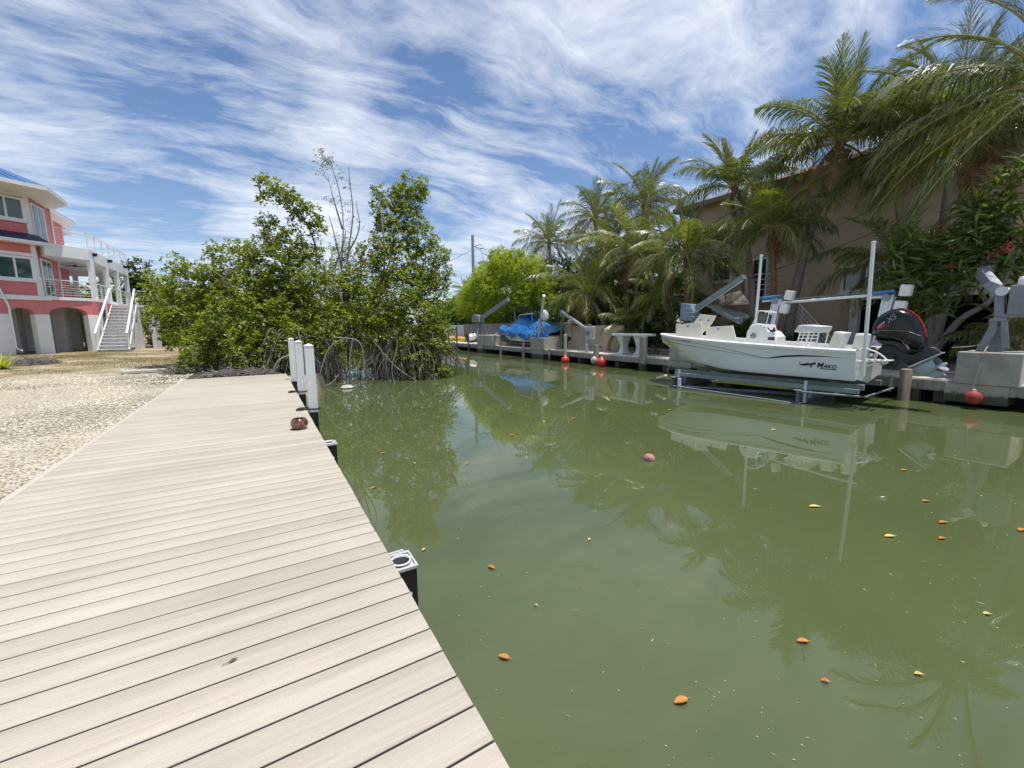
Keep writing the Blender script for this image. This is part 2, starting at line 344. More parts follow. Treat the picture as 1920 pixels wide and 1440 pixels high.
#SETTING
# ================================================================== SETTING
DK = .555          # deck level
X0, X1 = -1.88, .545
YEND = 13.95
def shore_x(y):
    if y < YEND: return .30
    return 1.35 + .35 * math.sin(y * .9) + .02 * (y - 14) + (.25 * math.sin(y * 2.3))
def ground_material():
    m, t, p = new_mat('crushed_shell_gravel'); g = t.nodes.new; l = t.links.new
    tcn = g('ShaderNodeTexCoord'); O = tcn.outputs['Object']
    def vor(sc_, feat='F1'):
        n = g('ShaderNodeTexVoronoi'); n.feature = feat; n.inputs['Scale'].default_value = sc_; l(O, n.inputs['Vector']); return n
    def noi(sc_, det=5, ro=.6):
        n = g('ShaderNodeTexNoise'); n.inputs['Scale'].default_value = sc_; n.inputs['Detail'].default_value = det; n.inputs['Roughness'].default_value = ro; l(O, n.inputs['Vector']); return n
    def ramp(src, p0, c0, p1, c1, mid=None):
        r = g('ShaderNodeValToRGB'); l(src, r.inputs[0]); e = r.color_ramp.elements; e[0].position = p0; e[0].color = (*c0, 1); e[1].position = p1; e[1].color = (*c1, 1)
        if mid: q = e.new(mid[0]); q.color = (*mid[1], 1)
        return r.outputs[0]
    v1 = vor(34); v2 = vor(15); sp = g('ShaderNodeSeparateColor'); l(v1.outputs['Color'], sp.inputs[0])
    c1 = ramp(sp.outputs[0], 0, (.38, .32, .23), 1, (.80, .74, .60), (.35, (.62, .56, .44)))
    cr = ramp(v1.outputs['Distance'], .35, (1, 1, 1), .75, (.45, .40, .33))
    mm = g('ShaderNodeMix'); mm.data_type = 'RGBA'; mm.blend_type = 'MULTIPLY'; mm.inputs[0].default_value = 1; l(c1, mm.inputs[6]); l(cr, mm.inputs[7])
    # sandy drift, dry grass and leaf litter
    n1 = noi(.32, 6, .65); n2 = noi(2.1, 8, .7); n3 = noi(14, 6, .7)
    s = g('ShaderNodeSeparateXYZ'); l(O, s.inputs[0])
    yy = g('ShaderNodeMapRange'); l(s.outputs[1], yy.inputs[0]); yy.inputs[1].default_value = 12; yy.inputs[2].default_value = 24; yy.inputs[3].default_value = -.18; yy.inputs[4].default_value = .10
    ad = g('ShaderNodeMath'); ad.operation = 'ADD'; l(n1.outputs[0], ad.inputs[0]); l(yy.outputs[0], ad.inputs[1])
    a2 = g('ShaderNodeMath'); a2.operation = 'MULTIPLY_ADD'; l(n2.outputs[0], a2.inputs[0]); a2.inputs[1].default_value = .35; l(ad.outputs[0], a2.inputs[2])
    gm = ramp(a2.outputs[0], .66, (0, 0, 0), .78, (1, 1, 1))
    gc = ramp(n3.outputs[0], .3, (.16, .11, .045), .7, (.42, .33, .16), (.5, (.27, .21, .09)))
    m2 = g('ShaderNodeMix'); m2.data_type = 'RGBA'; l(gm, m2.inputs[0]); l(mm.outputs[2], m2.inputs[6]); l(gc, m2.inputs[7])
    # right bank is plain soil
    rb = ramp(s.outputs[0], .0, (0, 0, 0), .001, (1, 1, 1)); mr = g('ShaderNodeMath'); mr.operation = 'GREATER_THAN'; l(s.outputs[0], mr.inputs[0]); mr.inputs[1].default_value = 10.
    sc2 = ramp(n2.outputs[0], .35, (.10, .085, .06), .65, (.30, .26, .20))
    m3 = g('ShaderNodeMix'); m3.data_type = 'RGBA'; l(mr.outputs[0], m3.inputs[0]); l(m2.outputs[2], m3.inputs[6]); l(sc2, m3.inputs[7])
    def mrn(src, a, b):
        q = g('ShaderNodeMapRange'); l(src, q.inputs[0]); q.inputs[1].default_value = a; q.inputs[2].default_value = b; return q.outputs[0]
    sw = g('ShaderNodeMath'); sw.operation = 'MULTIPLY_ADD'; l(n2.outputs[0], sw.inputs[0]); sw.inputs[1].default_value = 1.6; l(s.outputs[0], sw.inputs[2])
    mu = g('ShaderNodeMath'); mu.operation = 'MULTIPLY'; l(mrn(sw.outputs[0], -2.9, -1.6), mu.inputs[0]); l(mrn(s.outputs[1], 13.3, 13.8), mu.inputs[1])
    mud = ramp(n3.outputs[0], .35, (.045, .036, .026), .7, (.12, .10, .075)); m4 = g('ShaderNodeMix'); m4.data_type = 'RGBA'; l(mu.outputs[0], m4.inputs[0]); l(m3.outputs[2], m4.inputs[6]); l(mud, m4.inputs[7])
    l(m4.outputs[2], p.inputs['Base Color']); p.inputs['Roughness'].default_value = .9
    hs = g('ShaderNodeMath'); hs.operation = 'ADD'; l(v1.outputs['Distance'], hs.inputs[0]); l(v2.outputs['Distance'], hs.inputs[1])
    bp = g('ShaderNodeBump'); bp.inputs['Strength'].default_value = .9; bp.inputs['Distance'].default_value = .03; bp.invert = True; l(hs.outputs[0], bp.inputs['Height']); l(bp.outputs[0], p.inputs['Normal'])
    return m
gm = ground_material()
# ground: one sheet with the canal as a channel in it
rng = np.random.default_rng(3)
ys = np.concatenate([[-400, -100, -30], np.arange(-10, 13.9, 2.), np.arange(13.95, 60, .9), [62, 70, 78, 79, 90, 120, 250, 900]])
vs = []; rows = []
for y in ys:
    ch = y < 78.5
    sx = shore_x(y) if y < 60 else shore_x(60)
    row = [(-900, .5), (-120, .5), (-60, .5), (-30, .5), (-22, .5)] + [(x, .5) for x in np.arange(-18, -1.9, 1.3)] + [(sx - 1.9, .5), (sx - 1.2, .44 if y > YEND else .5), (sx - .7, .30 if y > YEND else .5), (sx, .06 if y > YEND else .5),
           (sx + .25, -1.2 if ch else .5), (14.7, -1.2 if ch else .5), (14.72, .5), (17, .5), (24, .5), (60, .5), (200, .5), (900, .5)]
    rows.append(len(row))
    for x, z in row: vs.append((x, y, z if (z != .5 or abs(x) > 25) else z - .0 + (rng.uniform(-.015, .02) if -20 < x < -2 else 0)))
k = rows[0]; fs = [(i * k + j, i * k + j + 1, (i + 1) * k + j + 1, (i + 1) * k + j) for i in range(len(ys) - 1) for j in range(k - 1)]
o = npmesh('ground', np.array(vs), np.array(fs), gm, origin=(0, 0, 0)); tag(o, 'pale crushed shell ground with dry grass patches', kind='structure')
# water
def water_material():
    m, t, p = new_mat('murky_green_water'); g = t.nodes.new; l = t.links.new
    tcn = g('ShaderNodeTexCoord'); O = tcn.outputs['Object']
    def noi(sc_, det=3, st=(1, 1, 1), rot=0):
        mp = g('ShaderNodeMapping'); mp.inputs['Scale'].default_value = st; mp.inputs['Rotation'].default_value = (0, 0, rot); l(O, mp.inputs[0])
        n = g('ShaderNodeTexNoise'); n.inputs['Scale'].default_value = sc_; n.inputs['Detail'].default_value = det; l(mp.outputs[0], n.inputs['Vector']); return n
    n = noi(.35, 4); r = g('ShaderNodeValToRGB'); l(n.outputs[0], r.inputs[0]); r.color_ramp.elements[0].position = .3; r.color_ramp.elements[1].position = .75
    r.color_ramp.elements[0].color = (.078, .098, .038, 1); r.color_ramp.elements[1].color = (.092, .113, .047, 1)
    l(r.outputs[0], p.inputs['Base Color']); p.inputs['Roughness'].default_value = .0; p.inputs['IOR'].default_value = 1.48
    a = noi(1.1, 3, (1, .6, 1), .5); b = noi(5.5, 2, (1, .7, 1), -.4)
    ad = g('ShaderNodeMath'); ad.operation = 'MULTIPLY_ADD'; l(b.outputs[0], ad.inputs[0]); ad.inputs[1].default_value = .10; l(a.outputs[0], ad.inputs[2])
    bp = g('ShaderNodeBump'); bp.inputs['Strength'].default_value = .04; bp.inputs['Distance'].default_value = .03; l(ad.outputs[0], bp.inputs['Height']); l(bp.outputs[0], p.inputs['Normal'])
    return m
g_ = MB(); g_.quad((-.6, -60, 0), (14.7, -60, 0), (14.7, 78.3, 0), (-.6, 78.3, 0))
tag(g_.build('canal_water', water_material(), origin=(7, 10, 0)), 'murky green canal water', kind='structure')

# ------------------------------------------------------------------ boardwalk
def board_material():
    m, t, p = new_mat('composite_deck_board'); g = t.nodes.new; l = t.links.new
    at = g('ShaderNodeAttribute'); at.attribute_name = 'board'; geo = g('ShaderNodeNewGeometry')
    sp = g('ShaderNodeSeparateXYZ'); l(geo.outputs['Position'], sp.inputs[0])
    cb_ = g('ShaderNodeCombineXYZ')
    mx_ = g('ShaderNodeMath'); mx_.operation = 'MULTIPLY'; l(sp.outputs[0], mx_.inputs[0]); mx_.inputs[1].default_value = .045; l(mx_.outputs[0], cb_.inputs[0]); l(sp.outputs[1], cb_.inputs[1])
    mz = g('ShaderNodeMath'); mz.operation = 'MULTIPLY'; l(at.outputs['Fac'], mz.inputs[0]); mz.inputs[1].default_value = 37.; l(mz.outputs[0], cb_.inputs[2])
    n = g('ShaderNodeTexNoise'); n.inputs['Scale'].default_value = 17; n.inputs['Detail'].default_value = 5; n.inputs['Roughness'].default_value = .6; n.inputs['Distortion'].default_value = .05; l(cb_.outputs[0], n.inputs['Vector'])
    n2 = g('ShaderNodeTexNoise'); n2.inputs['Scale'].default_value = 75; n2.inputs['Detail'].default_value = 3; l(cb_.outputs[0], n2.inputs['Vector'])
    n3 = g('ShaderNodeTexNoise'); n3.inputs['Scale'].default_value = 1.1; n3.inputs['Detail'].default_value = 6; l(geo.outputs['Position'], n3.inputs['Vector'])
    n4 = g('ShaderNodeTexNoise'); n4.inputs['Scale'].default_value = 260; n4.inputs['Detail'].default_value = 2; l(geo.outputs['Position'], n4.inputs['Vector'])
    r = g('ShaderNodeValToRGB'); l(n.outputs[0], r.inputs[0]); e = r.color_ramp.elements
    e[0].position = .25; e[0].color = (.475, .415, .34, 1); e[1].position = .62; e[1].color = (.575, .515, .435, 1); q = e.new(.40); q.color = (.53, .47, .39, 1)
    def mulc(src, fac_src, lo, hi, f0=.3, f1=.7):
        mr = g('ShaderNodeMapRange'); l(fac_src, mr.inputs[0]); mr.inputs[1].default_value = f0; mr.inputs[2].default_value = f1; mr.inputs[3].default_value = lo; mr.inputs[4].default_value = hi
        v = g('ShaderNodeVectorMath'); v.operation = 'SCALE'; l(src, v.inputs[0]); l(mr.outputs[0], v.inputs['Scale']); return v.outputs[0]
    c = mulc(r.outputs[0], n2.outputs[0], .93, 1.05); c = mulc(c, n3.outputs[0], .93, 1.06); c = mulc(c, n4.outputs[0], .94, 1.06); c = mulc(c, at.outputs['Fac'], .92, 1.06, 0, 1)
    l(c, p.inputs['Base Color']); p.inputs['Roughness'].default_value = .62; p.inputs['Specular IOR Level'].default_value = .35
    bp = g('ShaderNodeBump'); bp.inputs['Strength'].default_value = .25; bp.inputs['Distance'].default_value = .004; l(n2.outputs[0], bp.inputs['Height']); l(bp.outputs[0], p.inputs['Normal'])
    return m
walk = empty('boardwalk', (-.67, 6, .0), label='long beige composite plank boardwalk running along the canal edge', cat='boardwalk')
pitch = .1491; y0 = 1.0479 - 20 * pitch; vs = []; fs = []; att = []
rnd = random.Random(5); y = y0; i = 0
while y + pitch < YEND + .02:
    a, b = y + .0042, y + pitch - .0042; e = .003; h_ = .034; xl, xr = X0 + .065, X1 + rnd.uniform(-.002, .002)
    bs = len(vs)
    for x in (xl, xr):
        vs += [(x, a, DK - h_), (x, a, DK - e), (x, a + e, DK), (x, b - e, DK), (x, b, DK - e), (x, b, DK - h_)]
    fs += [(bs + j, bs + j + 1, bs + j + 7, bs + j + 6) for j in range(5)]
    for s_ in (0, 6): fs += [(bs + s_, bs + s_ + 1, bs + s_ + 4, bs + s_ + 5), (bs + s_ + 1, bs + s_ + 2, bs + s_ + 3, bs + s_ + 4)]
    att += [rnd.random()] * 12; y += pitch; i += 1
bmm = board_material()
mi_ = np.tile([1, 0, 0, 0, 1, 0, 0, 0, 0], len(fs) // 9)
o = npmesh('decking', np.array(vs), np.array(fs), [bmm, mat('painted_gap_shade', (.07, .055, .055), .8, .2, 5)], parent=walk, mi=mi_)  # board sides coloured near black, shade of the gaps put into the colour
a_ = o.data.attributes.new('board', 'FLOAT', 'POINT'); a_.data.foreach_set('value', att)
g_ = MB(); yy = y0
while yy < YEND: g_.bb((X0, yy, DK - .14), (X0 + .06, min(yy + 3.6, YEND) - .003, DK - .001)); yy += 3.6
o = g_.build('edge_board', bmm, walk, bevel=.003); a_ = o.data.attributes.new('board', 'FLOAT', 'POINT'); a_.data.foreach_set('value', [.2] * len(o.data.vertices))
g_ = MB(); g_.bb((.44, y0, .30), (.515, YEND - .02, DK - .03)); g_.bb((X0 + .07, YEND - .06, .30), (.43, YEND - .02, DK - .03))
for x in (-1.7, -1.1, -.5, .1): g_.bb((x, y0, .44), (x + .05, YEND - .07, DK - .028))
g_.build('joists', darkwood, walk)
# seawall face under the walk
g_ = MB(); g_.bb((.30, -8, -1.1), (.42, YEND, .49)); tag(g_.build('seawall', concrete), 'low concrete seawall under the beige boardwalk', 'seawall')
# short black pilings with grey bracket caps
def dock_pile(y, lab):
    t = empty('dock_piling', (.63, y, 0), label=lab, cat='piling', group='black pilings with grey caps beside the boardwalk')
    b = MB(); b.bb((.55, y - .092, -.9), (.683, y + .092, .480)); b.build('post', black, t, bevel=.008)
    for z in (.33, .12): b = MB(); b.lathe([(.012, .092), (.012, .102), (.007, .103), (.007, .112), (.001, .113)], (.635, y, z), 8, Matrix.Rotation(R(90), 3, 'X')); b.build('bolt', alu, t)
    b = MB(); b.bb((.548, y - .098, .481), (.690, y - .078, .500)); b.bb((.548, y + .078, .481), (.690, y + .098, .500)); b.bb((.678, y - .0775, .481), (.690, y + .0775, .500))
    b.bb((.548, y - .0775, .481), (.6775, y + .0775, .486)); b.bb((.548, y + .112, .478), (.665, y + .130, .497))
    b.build('cap', mat('pale_grey_bracket', (.50, .50, .50), .5, .1, 12, dirt=.3), t, bevel=.002)
    b = MB(); n = 32; rr = .056; pts = [(.613 + rr * 1.0 * math.cos(2 * math.pi * j / n), y + rr * math.sin(2 * math.pi * j / n), .500) for j in range(n + 1)]
    b.tube(pts, .006, 6, False); b.build('ring', white_rail, t, smooth=40)
    b = MB(); b.lathe([(.001, .487), (.052, .487), (.052, .493), (.001, .494)], (.613, y, 0), 24); b.build('socket', black, t)
    return t
dock_pile(2.345, 'black piling with grey ringed cap beside the near boardwalk edge')
dock_pile(5.38, 'black piling with grey cap farther along, near the painted bowl')
# three white sleeved posts
for i, (y, zt, lab, nm) in enumerate(((7.55, 1.60, 'tallest looking white square post, nearest of the three by the boardwalk', 0), (9.75, 1.60, 'middle one of three white square posts at the boardwalk edge', 1), (12.2, 1.60, 'farthest of three white square posts, beside the mangroves', 2))):
    t = empty('mooring_post', (.65, y, 0), label=lab, cat='post', group='white posts at the end of the boardwalk')
    b = MB(); b.bb((.585, y - .065, .50), (.72, y + .065, zt)); b.build('sleeve', white, t, bevel=.006)
    b = MB(); b.add([(.578, y - .072, zt), (.727, y - .072, zt), (.727, y + .072, zt), (.578, y + .072, zt), (.652, y, zt + .035)], [(0, 1, 4), (1, 2, 4), (2, 3, 4), (3, 0, 4), (3, 2, 1, 0)])
    b.build('cap', white_rail, t)
    b = MB(); b.bb((.59, y - .06, -.9), (.715, y + .06, .50)); b.build('pile', black, t)
    if i < 2:
        b = MB(); pts = [(.57, y - .08, .56), (.73, y - .085, .555), (.735, y + .08, .55), (.57, y + .08, .56), (.57, y - .08, .57), (.5, y - .1, .565), (.42, y - .06, .565)]
        b.tube(bez(pts, 4), .014, 6); b.tube(bez([(.50, y - .1, .575), (.46, y - .02, .58), (.40, y - .09, .575), (.45, y - .12, .585), (.5, y - .05, .58)], 4), .015, 6); b.build('rope', rope, t)
# painted glass bowl
m, t_, p = new_mat('painted_mosaic_glass'); g = t_.nodes.new; l = t_.links.new
tcn = g('ShaderNodeTexCoord'); vo = g('ShaderNodeTexVoronoi'); vo.inputs['Scale'].default_value = 34; l(tcn.outputs['Object'], vo.inputs[0]); sp = g('ShaderNodeSeparateColor'); l(vo.outputs['Color'], sp.inputs[0])
r = g('ShaderNodeValToRGB'); l(sp.outputs[0], r.inputs[0]); r.color_ramp.interpolation = 'CONSTANT'; e = r.color_ramp.elements
for i, c in enumerate([(.40, .07, .04), (.10, .13, .05), (.42, .16, .06), (.07, .05, .03), (.34, .30, .12), (.36, .12, .10), (.16, .12, .06)]):
    if i < 2: e[i].position = i / 7; e[i].color = (*c, 1)
    else: q = e.new(i / 7); q.color = (*c, 1)
ve = g('ShaderNodeTexVoronoi'); ve.feature = 'DISTANCE_TO_EDGE'; ve.inputs['Scale'].default_value = 34; l(tcn.outputs['Object'], ve.inputs[0])
gt = g('ShaderNodeMath'); gt.operation = 'GREATER_THAN'; l(ve.outputs[0], gt.inputs[0]); gt.inputs[1].default_value = .06
mm = g('ShaderNodeMix'); mm.data_type = 'RGBA'; l(gt.outputs[0], mm.inputs[0]); mm.inputs[6].default_value = (.02, .02, .02, 1); l(r.outputs[0], mm.inputs[7]); l(mm.outputs[2], p.inputs['Base Color'])
p.inputs['Roughness'].default_value = .12; p.inputs['Coat Weight'].default_value = .6
mosaic = m
c = P(562, 804, z=DK); b = MB()
b.lathe([(.045, .0), (.075, .008), (.098, .035), (.108, .07), (.104, .105), (.088, .133), (.078, .142), (.073, .140), (.082, .125), (.095, .1), (.098, .07), (.088, .04), (.06, .018), (.001, .014)], c, 40)
tag(b.build('glass_bowl', mosaic, smooth=60), 'small round red and green mosaic glass bowl standing on the planks', 'bowl')
# bits lying on the planks
leafdry = mat('dry_brown_leaf', (.10, .065, .035), .7, .3, 20)
c = P(436, 1239, z=DK + .006); b = MB(); b.add([c + V(-.02, -.004, 0), c + V(0, .008, .006), c + V(.022, .006, .002), c + V(.004, -.006, .003)], [(0, 1, 2, 3)]); b.tube([c + V(-.035, -.008, .002), c + V(-.015, -.002, .002)], .0015, 5)
tag(b.build('dead_leaf', leafdry), 'tiny curled brown leaf lying on the near planks', 'leaf')

# ------------------------------------------------------------------ right bank
g_ = MB(); g_.bb((13.55, -12, .33), (15.2, 77, DK)); o = g_.build('dock_slab', slab); tag(o, 'pale concrete walkway along the far canal bank', 'walkway')
wk = empty('dock_edge_beam', (13.5, 20, .28), label='weathered grey timber beam edging the far concrete walkway', cat='edge beam')
rnd = random.Random(8); y = -12.; g_ = MB()
while y < 70: ln = rnd.uniform(2.6, 3.8); g_.bb((13.46, y, .29), (13.545, y + ln - .012, DK - .02 + rnd.uniform(-.006, .004))); y += ln
g_.build('beam', oldwood, wk, bevel=.006)
g_ = MB(); y = -10.
while y < 60: g_.bb((13.56, y, .02), (14.68, y + .22, .325)); y += 2.6
g_.build('cross_beam', darkwood, wk)
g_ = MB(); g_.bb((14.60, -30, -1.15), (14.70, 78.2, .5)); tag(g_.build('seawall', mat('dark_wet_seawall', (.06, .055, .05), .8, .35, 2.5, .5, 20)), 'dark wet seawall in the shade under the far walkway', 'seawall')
# pilings of the far dock: (px, top py, radius, style)
piles = [(856, 612, .06, 0, 'thin dark piling', 34), (878, 627, .06, 0, None, 0), (905, 640, .06, 2, None, 0), (938, 648, .07, 1, None, 0), (981, 643, .085, 1, None, 0), (1030, 655, .07, 2, None, 0), (1060, 627, .09, 2, None, 0), (1118, 647, .10, 2, None, 0), (1207, 631, .11, 2, None, 0), (1252, 690, .04, 2, None, 0), (1700, 692, .12, 1, None, 0), (1718, 700, .12, 2, None, 0)]
PL = ['slim dark piling at the far end of the opposite dock', 'dark piling just left of the far concrete crane footing', 'short slim piling in front of the far crane footing', 'short stained piling under the blue covered boat', 'dark reddish piling right below the blue covered boat', 'short pale piling right of the middle crane footing', 'grey piling with one round red float tied to it',
      'short grey piling with two floats tied to it', 'tall grey square piling in front of the concrete table', 'thin pipe stub standing in the water left of the white skiff', 'rust stained piling under the black outboard motor', 'pale piling just right of the rust stained one']
for (px, py, rr, st, _, _), lab in zip(piles, PL):
    xx = 13.36 if px not in (1252, 1718) else (13.2 if px == 1252 else 13.62)
    p_ = P(px, py, x=xx); z1 = max(p_.z, .1) if px != 1718 else .33
    b = MB(); ln = Vector((random.Random(px).uniform(-.02, .02), 0, 0))
    if px in (1207, 1118, 1718): b.bb((xx - rr, p_.y - rr, -1.1), (xx + rr, p_.y + rr, z1))
    else: b.tube([(xx, p_.y, -1.1), (xx, p_.y, z1 - .03), (xx + ln.x, p_.y, z1)], [rr, rr * .97, rr * .85], 12)
    o = b.build('dock_piling', [darkwood, rust, oldwood][st], smooth=40, bevel=.008 if px in (1207, 1118) else 0)
    tag(o, lab, 'piling', 'pilings along the far dock')
# round floats
def float_ball(c, r, col_, lab, name='mooring_float'):
    t = empty(name, c, label=lab, cat='float', group='round floats hanging along the far dock')
    M_ = MATS.get('red_float_plastic')
    b = MB(); b.lathe([(.001, -r), (r * .5, -r * .87), (r * .82, -r * .55), (r, -.05 * r), (r * .93, r * .4), (r * .7, r * .78), (r * .38, r * .98), (r * .22, r * 1.12), (.001, r * 1.15)], c, 20)
    b.build('ball', col_, t, smooth=60)
    b = MB(); b.lathe([(.001, r * 1.0), (r * .2, r * 1.0), (r * .2, r * 1.25), (.001, r * 1.3)], c, 10); b.build('neck', white_rail, t)
    return t
pinkf = mat('faded_pink_float', (.55, .38, .36), .5, .25, 6, dirt=.4)
for px, py, r, m_, lab in ((1060, 676, .215, red, 'bright red float beside the grey piling left of the others'), (1114, 676, .17, pinkf, 'faded pinkish white float behind the brighter red one'), (1128, 680, .215, red, 'shiny red float touching the pale pinkish one')):
    c = P(px, py, x=13.15 if m_ is red else 13.22); float_ball(c, r, m_, lab)
c = P(1825, 746, x=13.18); f_ = float_ball(c, .145, mat('dull_red_float', (.36, .05, .04), .7, .3, 6, dirt=.5), 'dull red float hanging on a rope from the big crane footing')
# concrete footings of the lift cranes
def pedestal(parts, lab, base):
    t = empty('crane_footing', base, label=lab, cat='footing', group='concrete crane footings on the far dock')
    for i, (lo, hi) in enumerate(parts):
        b = MB(); b.bb(lo, hi); b.build(('block', 'pier')[i], concrete, t, bevel=.02)
    return t
XF = 13.40
a = P(1797, 658, x=XF); b2 = P(1903, 658, x=XF); q = P(1797, 757, x=XF)
pedestal([((XF, 1.92, .51), (14.75, 2.88, 1.22)), ((XF + .02, 2.05, .08), (14.4, 3.02, .508))], 'big pale concrete crane footing behind the red hanging float', (14, 2.4, .1))
pedestal([((XF, 9.62, .52), (14.6, 10.62, .99)), ((XF + .02, 9.66, .13), (14.2, 10.68, .518))], 'concrete crane footing partly hidden by the white skiff bow', (14, 10.1, .1))
a = P(1001, 640, x=XF).y; bq = P(967 + 30, 640, x=XF).y
pedestal([((XF, 18.95, .50), (14.7, 20.3, 1.20)), ((XF + .02, 19.1, -.02), (14.0, 20.25, .498))], 'tall concrete crane footing in front of the blue covered boat', (14, 19.5, .1))
pedestal([((XF, 25.0, .50), (14.7, 27.3, 1.25)), ((XF + .02, 26.2, .0), (14.0, 27.4, .498))], 'farthest concrete crane footing beside the grey wood fence', (14, 26.2, .1))
b = MB(); a = V(13.32, 2.47, 1.24); b.tube(bez([V(13.9, 2.5, 1.4), V(13.42, 2.47, 1.26), V(13.34, 2.49, 1.0), V(13.22, 2.53, .45), c + V(0, 0, .2)], 5), .012, 6)
b.tube([V(13.9, 2.5, 1.4), V(13.6, 2.75, 1.33), V(13.5, 3.0, 1.30)], .01, 6)
b.build('rope', mat('grey_rope', (.30, .29, .27), .8, .2, 30), f_)
# stone garden edging
st = mat('garden_edge_stone', (.24, .18, .13), .9, .4, 3, .6, 12)
rnd = random.Random(2); b = MB(); y = 9.2
while y < 16.6:
    for k_ in range(2):
        w_ = rnd.uniform(.28, .5); b.box((15.15 + rnd.uniform(-.03, .03), y + w_ / 2 + k_ * .13, .62 + k_ * .14), (.26, w_ - .02, .13), rnd.uniform(-.06, .06))
    y += .42
tag(b.build('garden_edging', st, bevel=.02), 'low brown stacked stone edging in front of the dark shrubs', 'garden edging')
# tan wall and grey fence, white far wall
tanw = mat('stained_tan_stucco', (.54, .44, .33), .9, .12, 1.3, .2, 20, dirt=.4, stretch=(2.5, 2.5, .35))
t = empty('garden_wall', (14.9, 15.5, .5), label='stained tan stucco wall with a capped end pier behind the floats', cat='wall')
ya = P(1072, 640, x=15.0).y; b = MB(); b.bb((15.0, 14.7, .5), (15.2, ya, 1.86)); b.build('panel', tanw, t, bevel=.01)
b = MB(); b.bb((14.86, ya + .01, .5), (15.22, ya + .50, 1.98)); b.build('pier', tanw, t, bevel=.01)
b = MB(); b.bb((14.82, ya - .03, 1.981), (15.26, ya + .54, 2.06)); b.lathe([(.12, 2.06), (.14, 2.10), (.09, 2.18), (.02, 2.24), (.001, 2.26)], (15.05, ya + .25, 0), 12); b.build('coping', white_rail, t, bevel=.01)
fen = mat('grey_fence_boards', (.23, .215, .195), .9, .3, 2.2, .5, 16, stretch=(6, 6, .4), dirt=.4)
t = empty('board_fence', (15.6, 24, .5), label='grey weathered upright board fence behind the blue covered boat', cat='fence')
rnd = random.Random(4); b = MB(); ye = P(870, 625, x=15.6).y; y = ya + .7
while y < ye: b.bb((15.6 + rnd.uniform(-.008, .008), y, .5), (15.64, y + .135, 2.06 + rnd.uniform(-.02, .02))); y += .145
b.build('boards', fen, t); b = MB(); b.bb((15.65, ya + .7, .8), (15.7, ye, .9)); b.bb((15.65, ya + .7, 1.6), (15.7, ye, 1.7)); b.build('rail', fen, t)
b = MB(); b.bb((16.2, ye + .4, .5), (16.4, ye + 16, 2.0)); tag(b.build('far_white_wall', mat('far_white_wall', (.62, .6, .57), .9, .06, 1), bevel=.01), 'pale white wall far down the opposite bank', 'wall')
# utility pole
pb = P(886, 441, x=20.); t = empty('utility_pole', (20, pb.y, .5), label='tall grey utility pole rising over the yellow green tree', cat='utility pole')
b = MB(); b.tube([(20, pb.y, .4), (20, pb.y, pb.z)], [.19, .15], 14); b.build('pole', mat('grey_pole_concrete', (.33, .36, .36), .8, .1, 2), t, smooth=40)
wirem = mat('black_wire', (.03, .03, .03), .6, .1, 3)
def sag(a, b_, s, n=14): return [a.lerp(b_, i / n) - V(0, 0, s * 4 * (i / n) * (1 - i / n)) for i in range(n + 1)]
h1 = P(884, 469, x=20.); h2 = P(889, 462, x=20.); b = MB()
b.tube([h2 + V(0, -.1, 0), h2 + V(.3, -.9, .1), h2 + V(.6, -1.2, -.3), h2 + V(.2, -.8, -.4), h2 + V(0, -.2, -.1)], .03, 6); b.build('insulator', wirem, t)
for a_, b_, s, lab in ((h1, V(8, 60, 7.2), 1.3, 'black service wire sagging left from the utility pole'), (h2, V(24, 30, 9.5), .8, 'black wire running right from the utility pole top'), (h2 + V(.3, -.8, -.3), V(20.9, 39.0, 6.5), .2, 'short wire dropping from the pole to the tree'),
                       (P(1330, 519, x=19.), P(1720, 352, x=13.), .15, 'upper black wire crossing the tan building'), (P(1330, 540, x=19.), P(1720, 402, x=13.), .18, 'lower black wire crossing the tan building')):
    b = MB(); b.tube(sag(a_, b_, s), .018 if a_.y > 30 else .010, 5); tag(b.build('overhead_wire', wirem), lab, 'wire')
#OBJECTS
# ================================================================== WHITE SKIFF ON ITS LIFT
BO = V(12.1, 4.0, .42); BY = R(4.5)
BMx = Matrix.Translation(BO) @ Matrix.Rotation(BY, 4, 'Z'); BI = BMx.inverted()
BLEN = 5.62
def BL(px, py, xl=0.):   # pixel -> boat-local point on the plane x = xl
    o = BI @ V(0, 0, H); d = BI.to_3x3() @ ray(px, py); return o + d * ((xl - o.x) / d.x)
def BW(p): return BMx @ Vector(p)
def lerp(a, b, t): return a + (b - a) * t
def interp(t, pts):
    for (a, va), (b, vb) in zip(pts, pts[1:]):
        if t <= b: k = (t - a) / (b - a) if b > a else 0; return va + (vb - va) * k
    return pts[-1][1]
def smooth_(t): return t * t * (3 - 2 * t)
def station(s):   # s 0 stern .. 1 bow ; returns half-section [(x, z)] from gunwale to keel, plus y
    hb = 1.03 * (1 - max(0, (s - .45) / .55) ** 2.3) ** .75 if s < 1 else .0
    hb = max(hb, .0)
    sh = .86 + .29 * s ** 1.35
    cb_ = .97 * (1 - max(0, (s - .38) / .56) ** 2.0) ** .9 if s < .94 else 0.
    cz = .24 + .62 * max(0, (s - .35) / .65) ** 2.3
    kz = .07 + .83 * max(0, (s - .52) / .48) ** 3.0
    yk = s * BLEN
    return hb, sh, max(cb_, 0), cz, kz
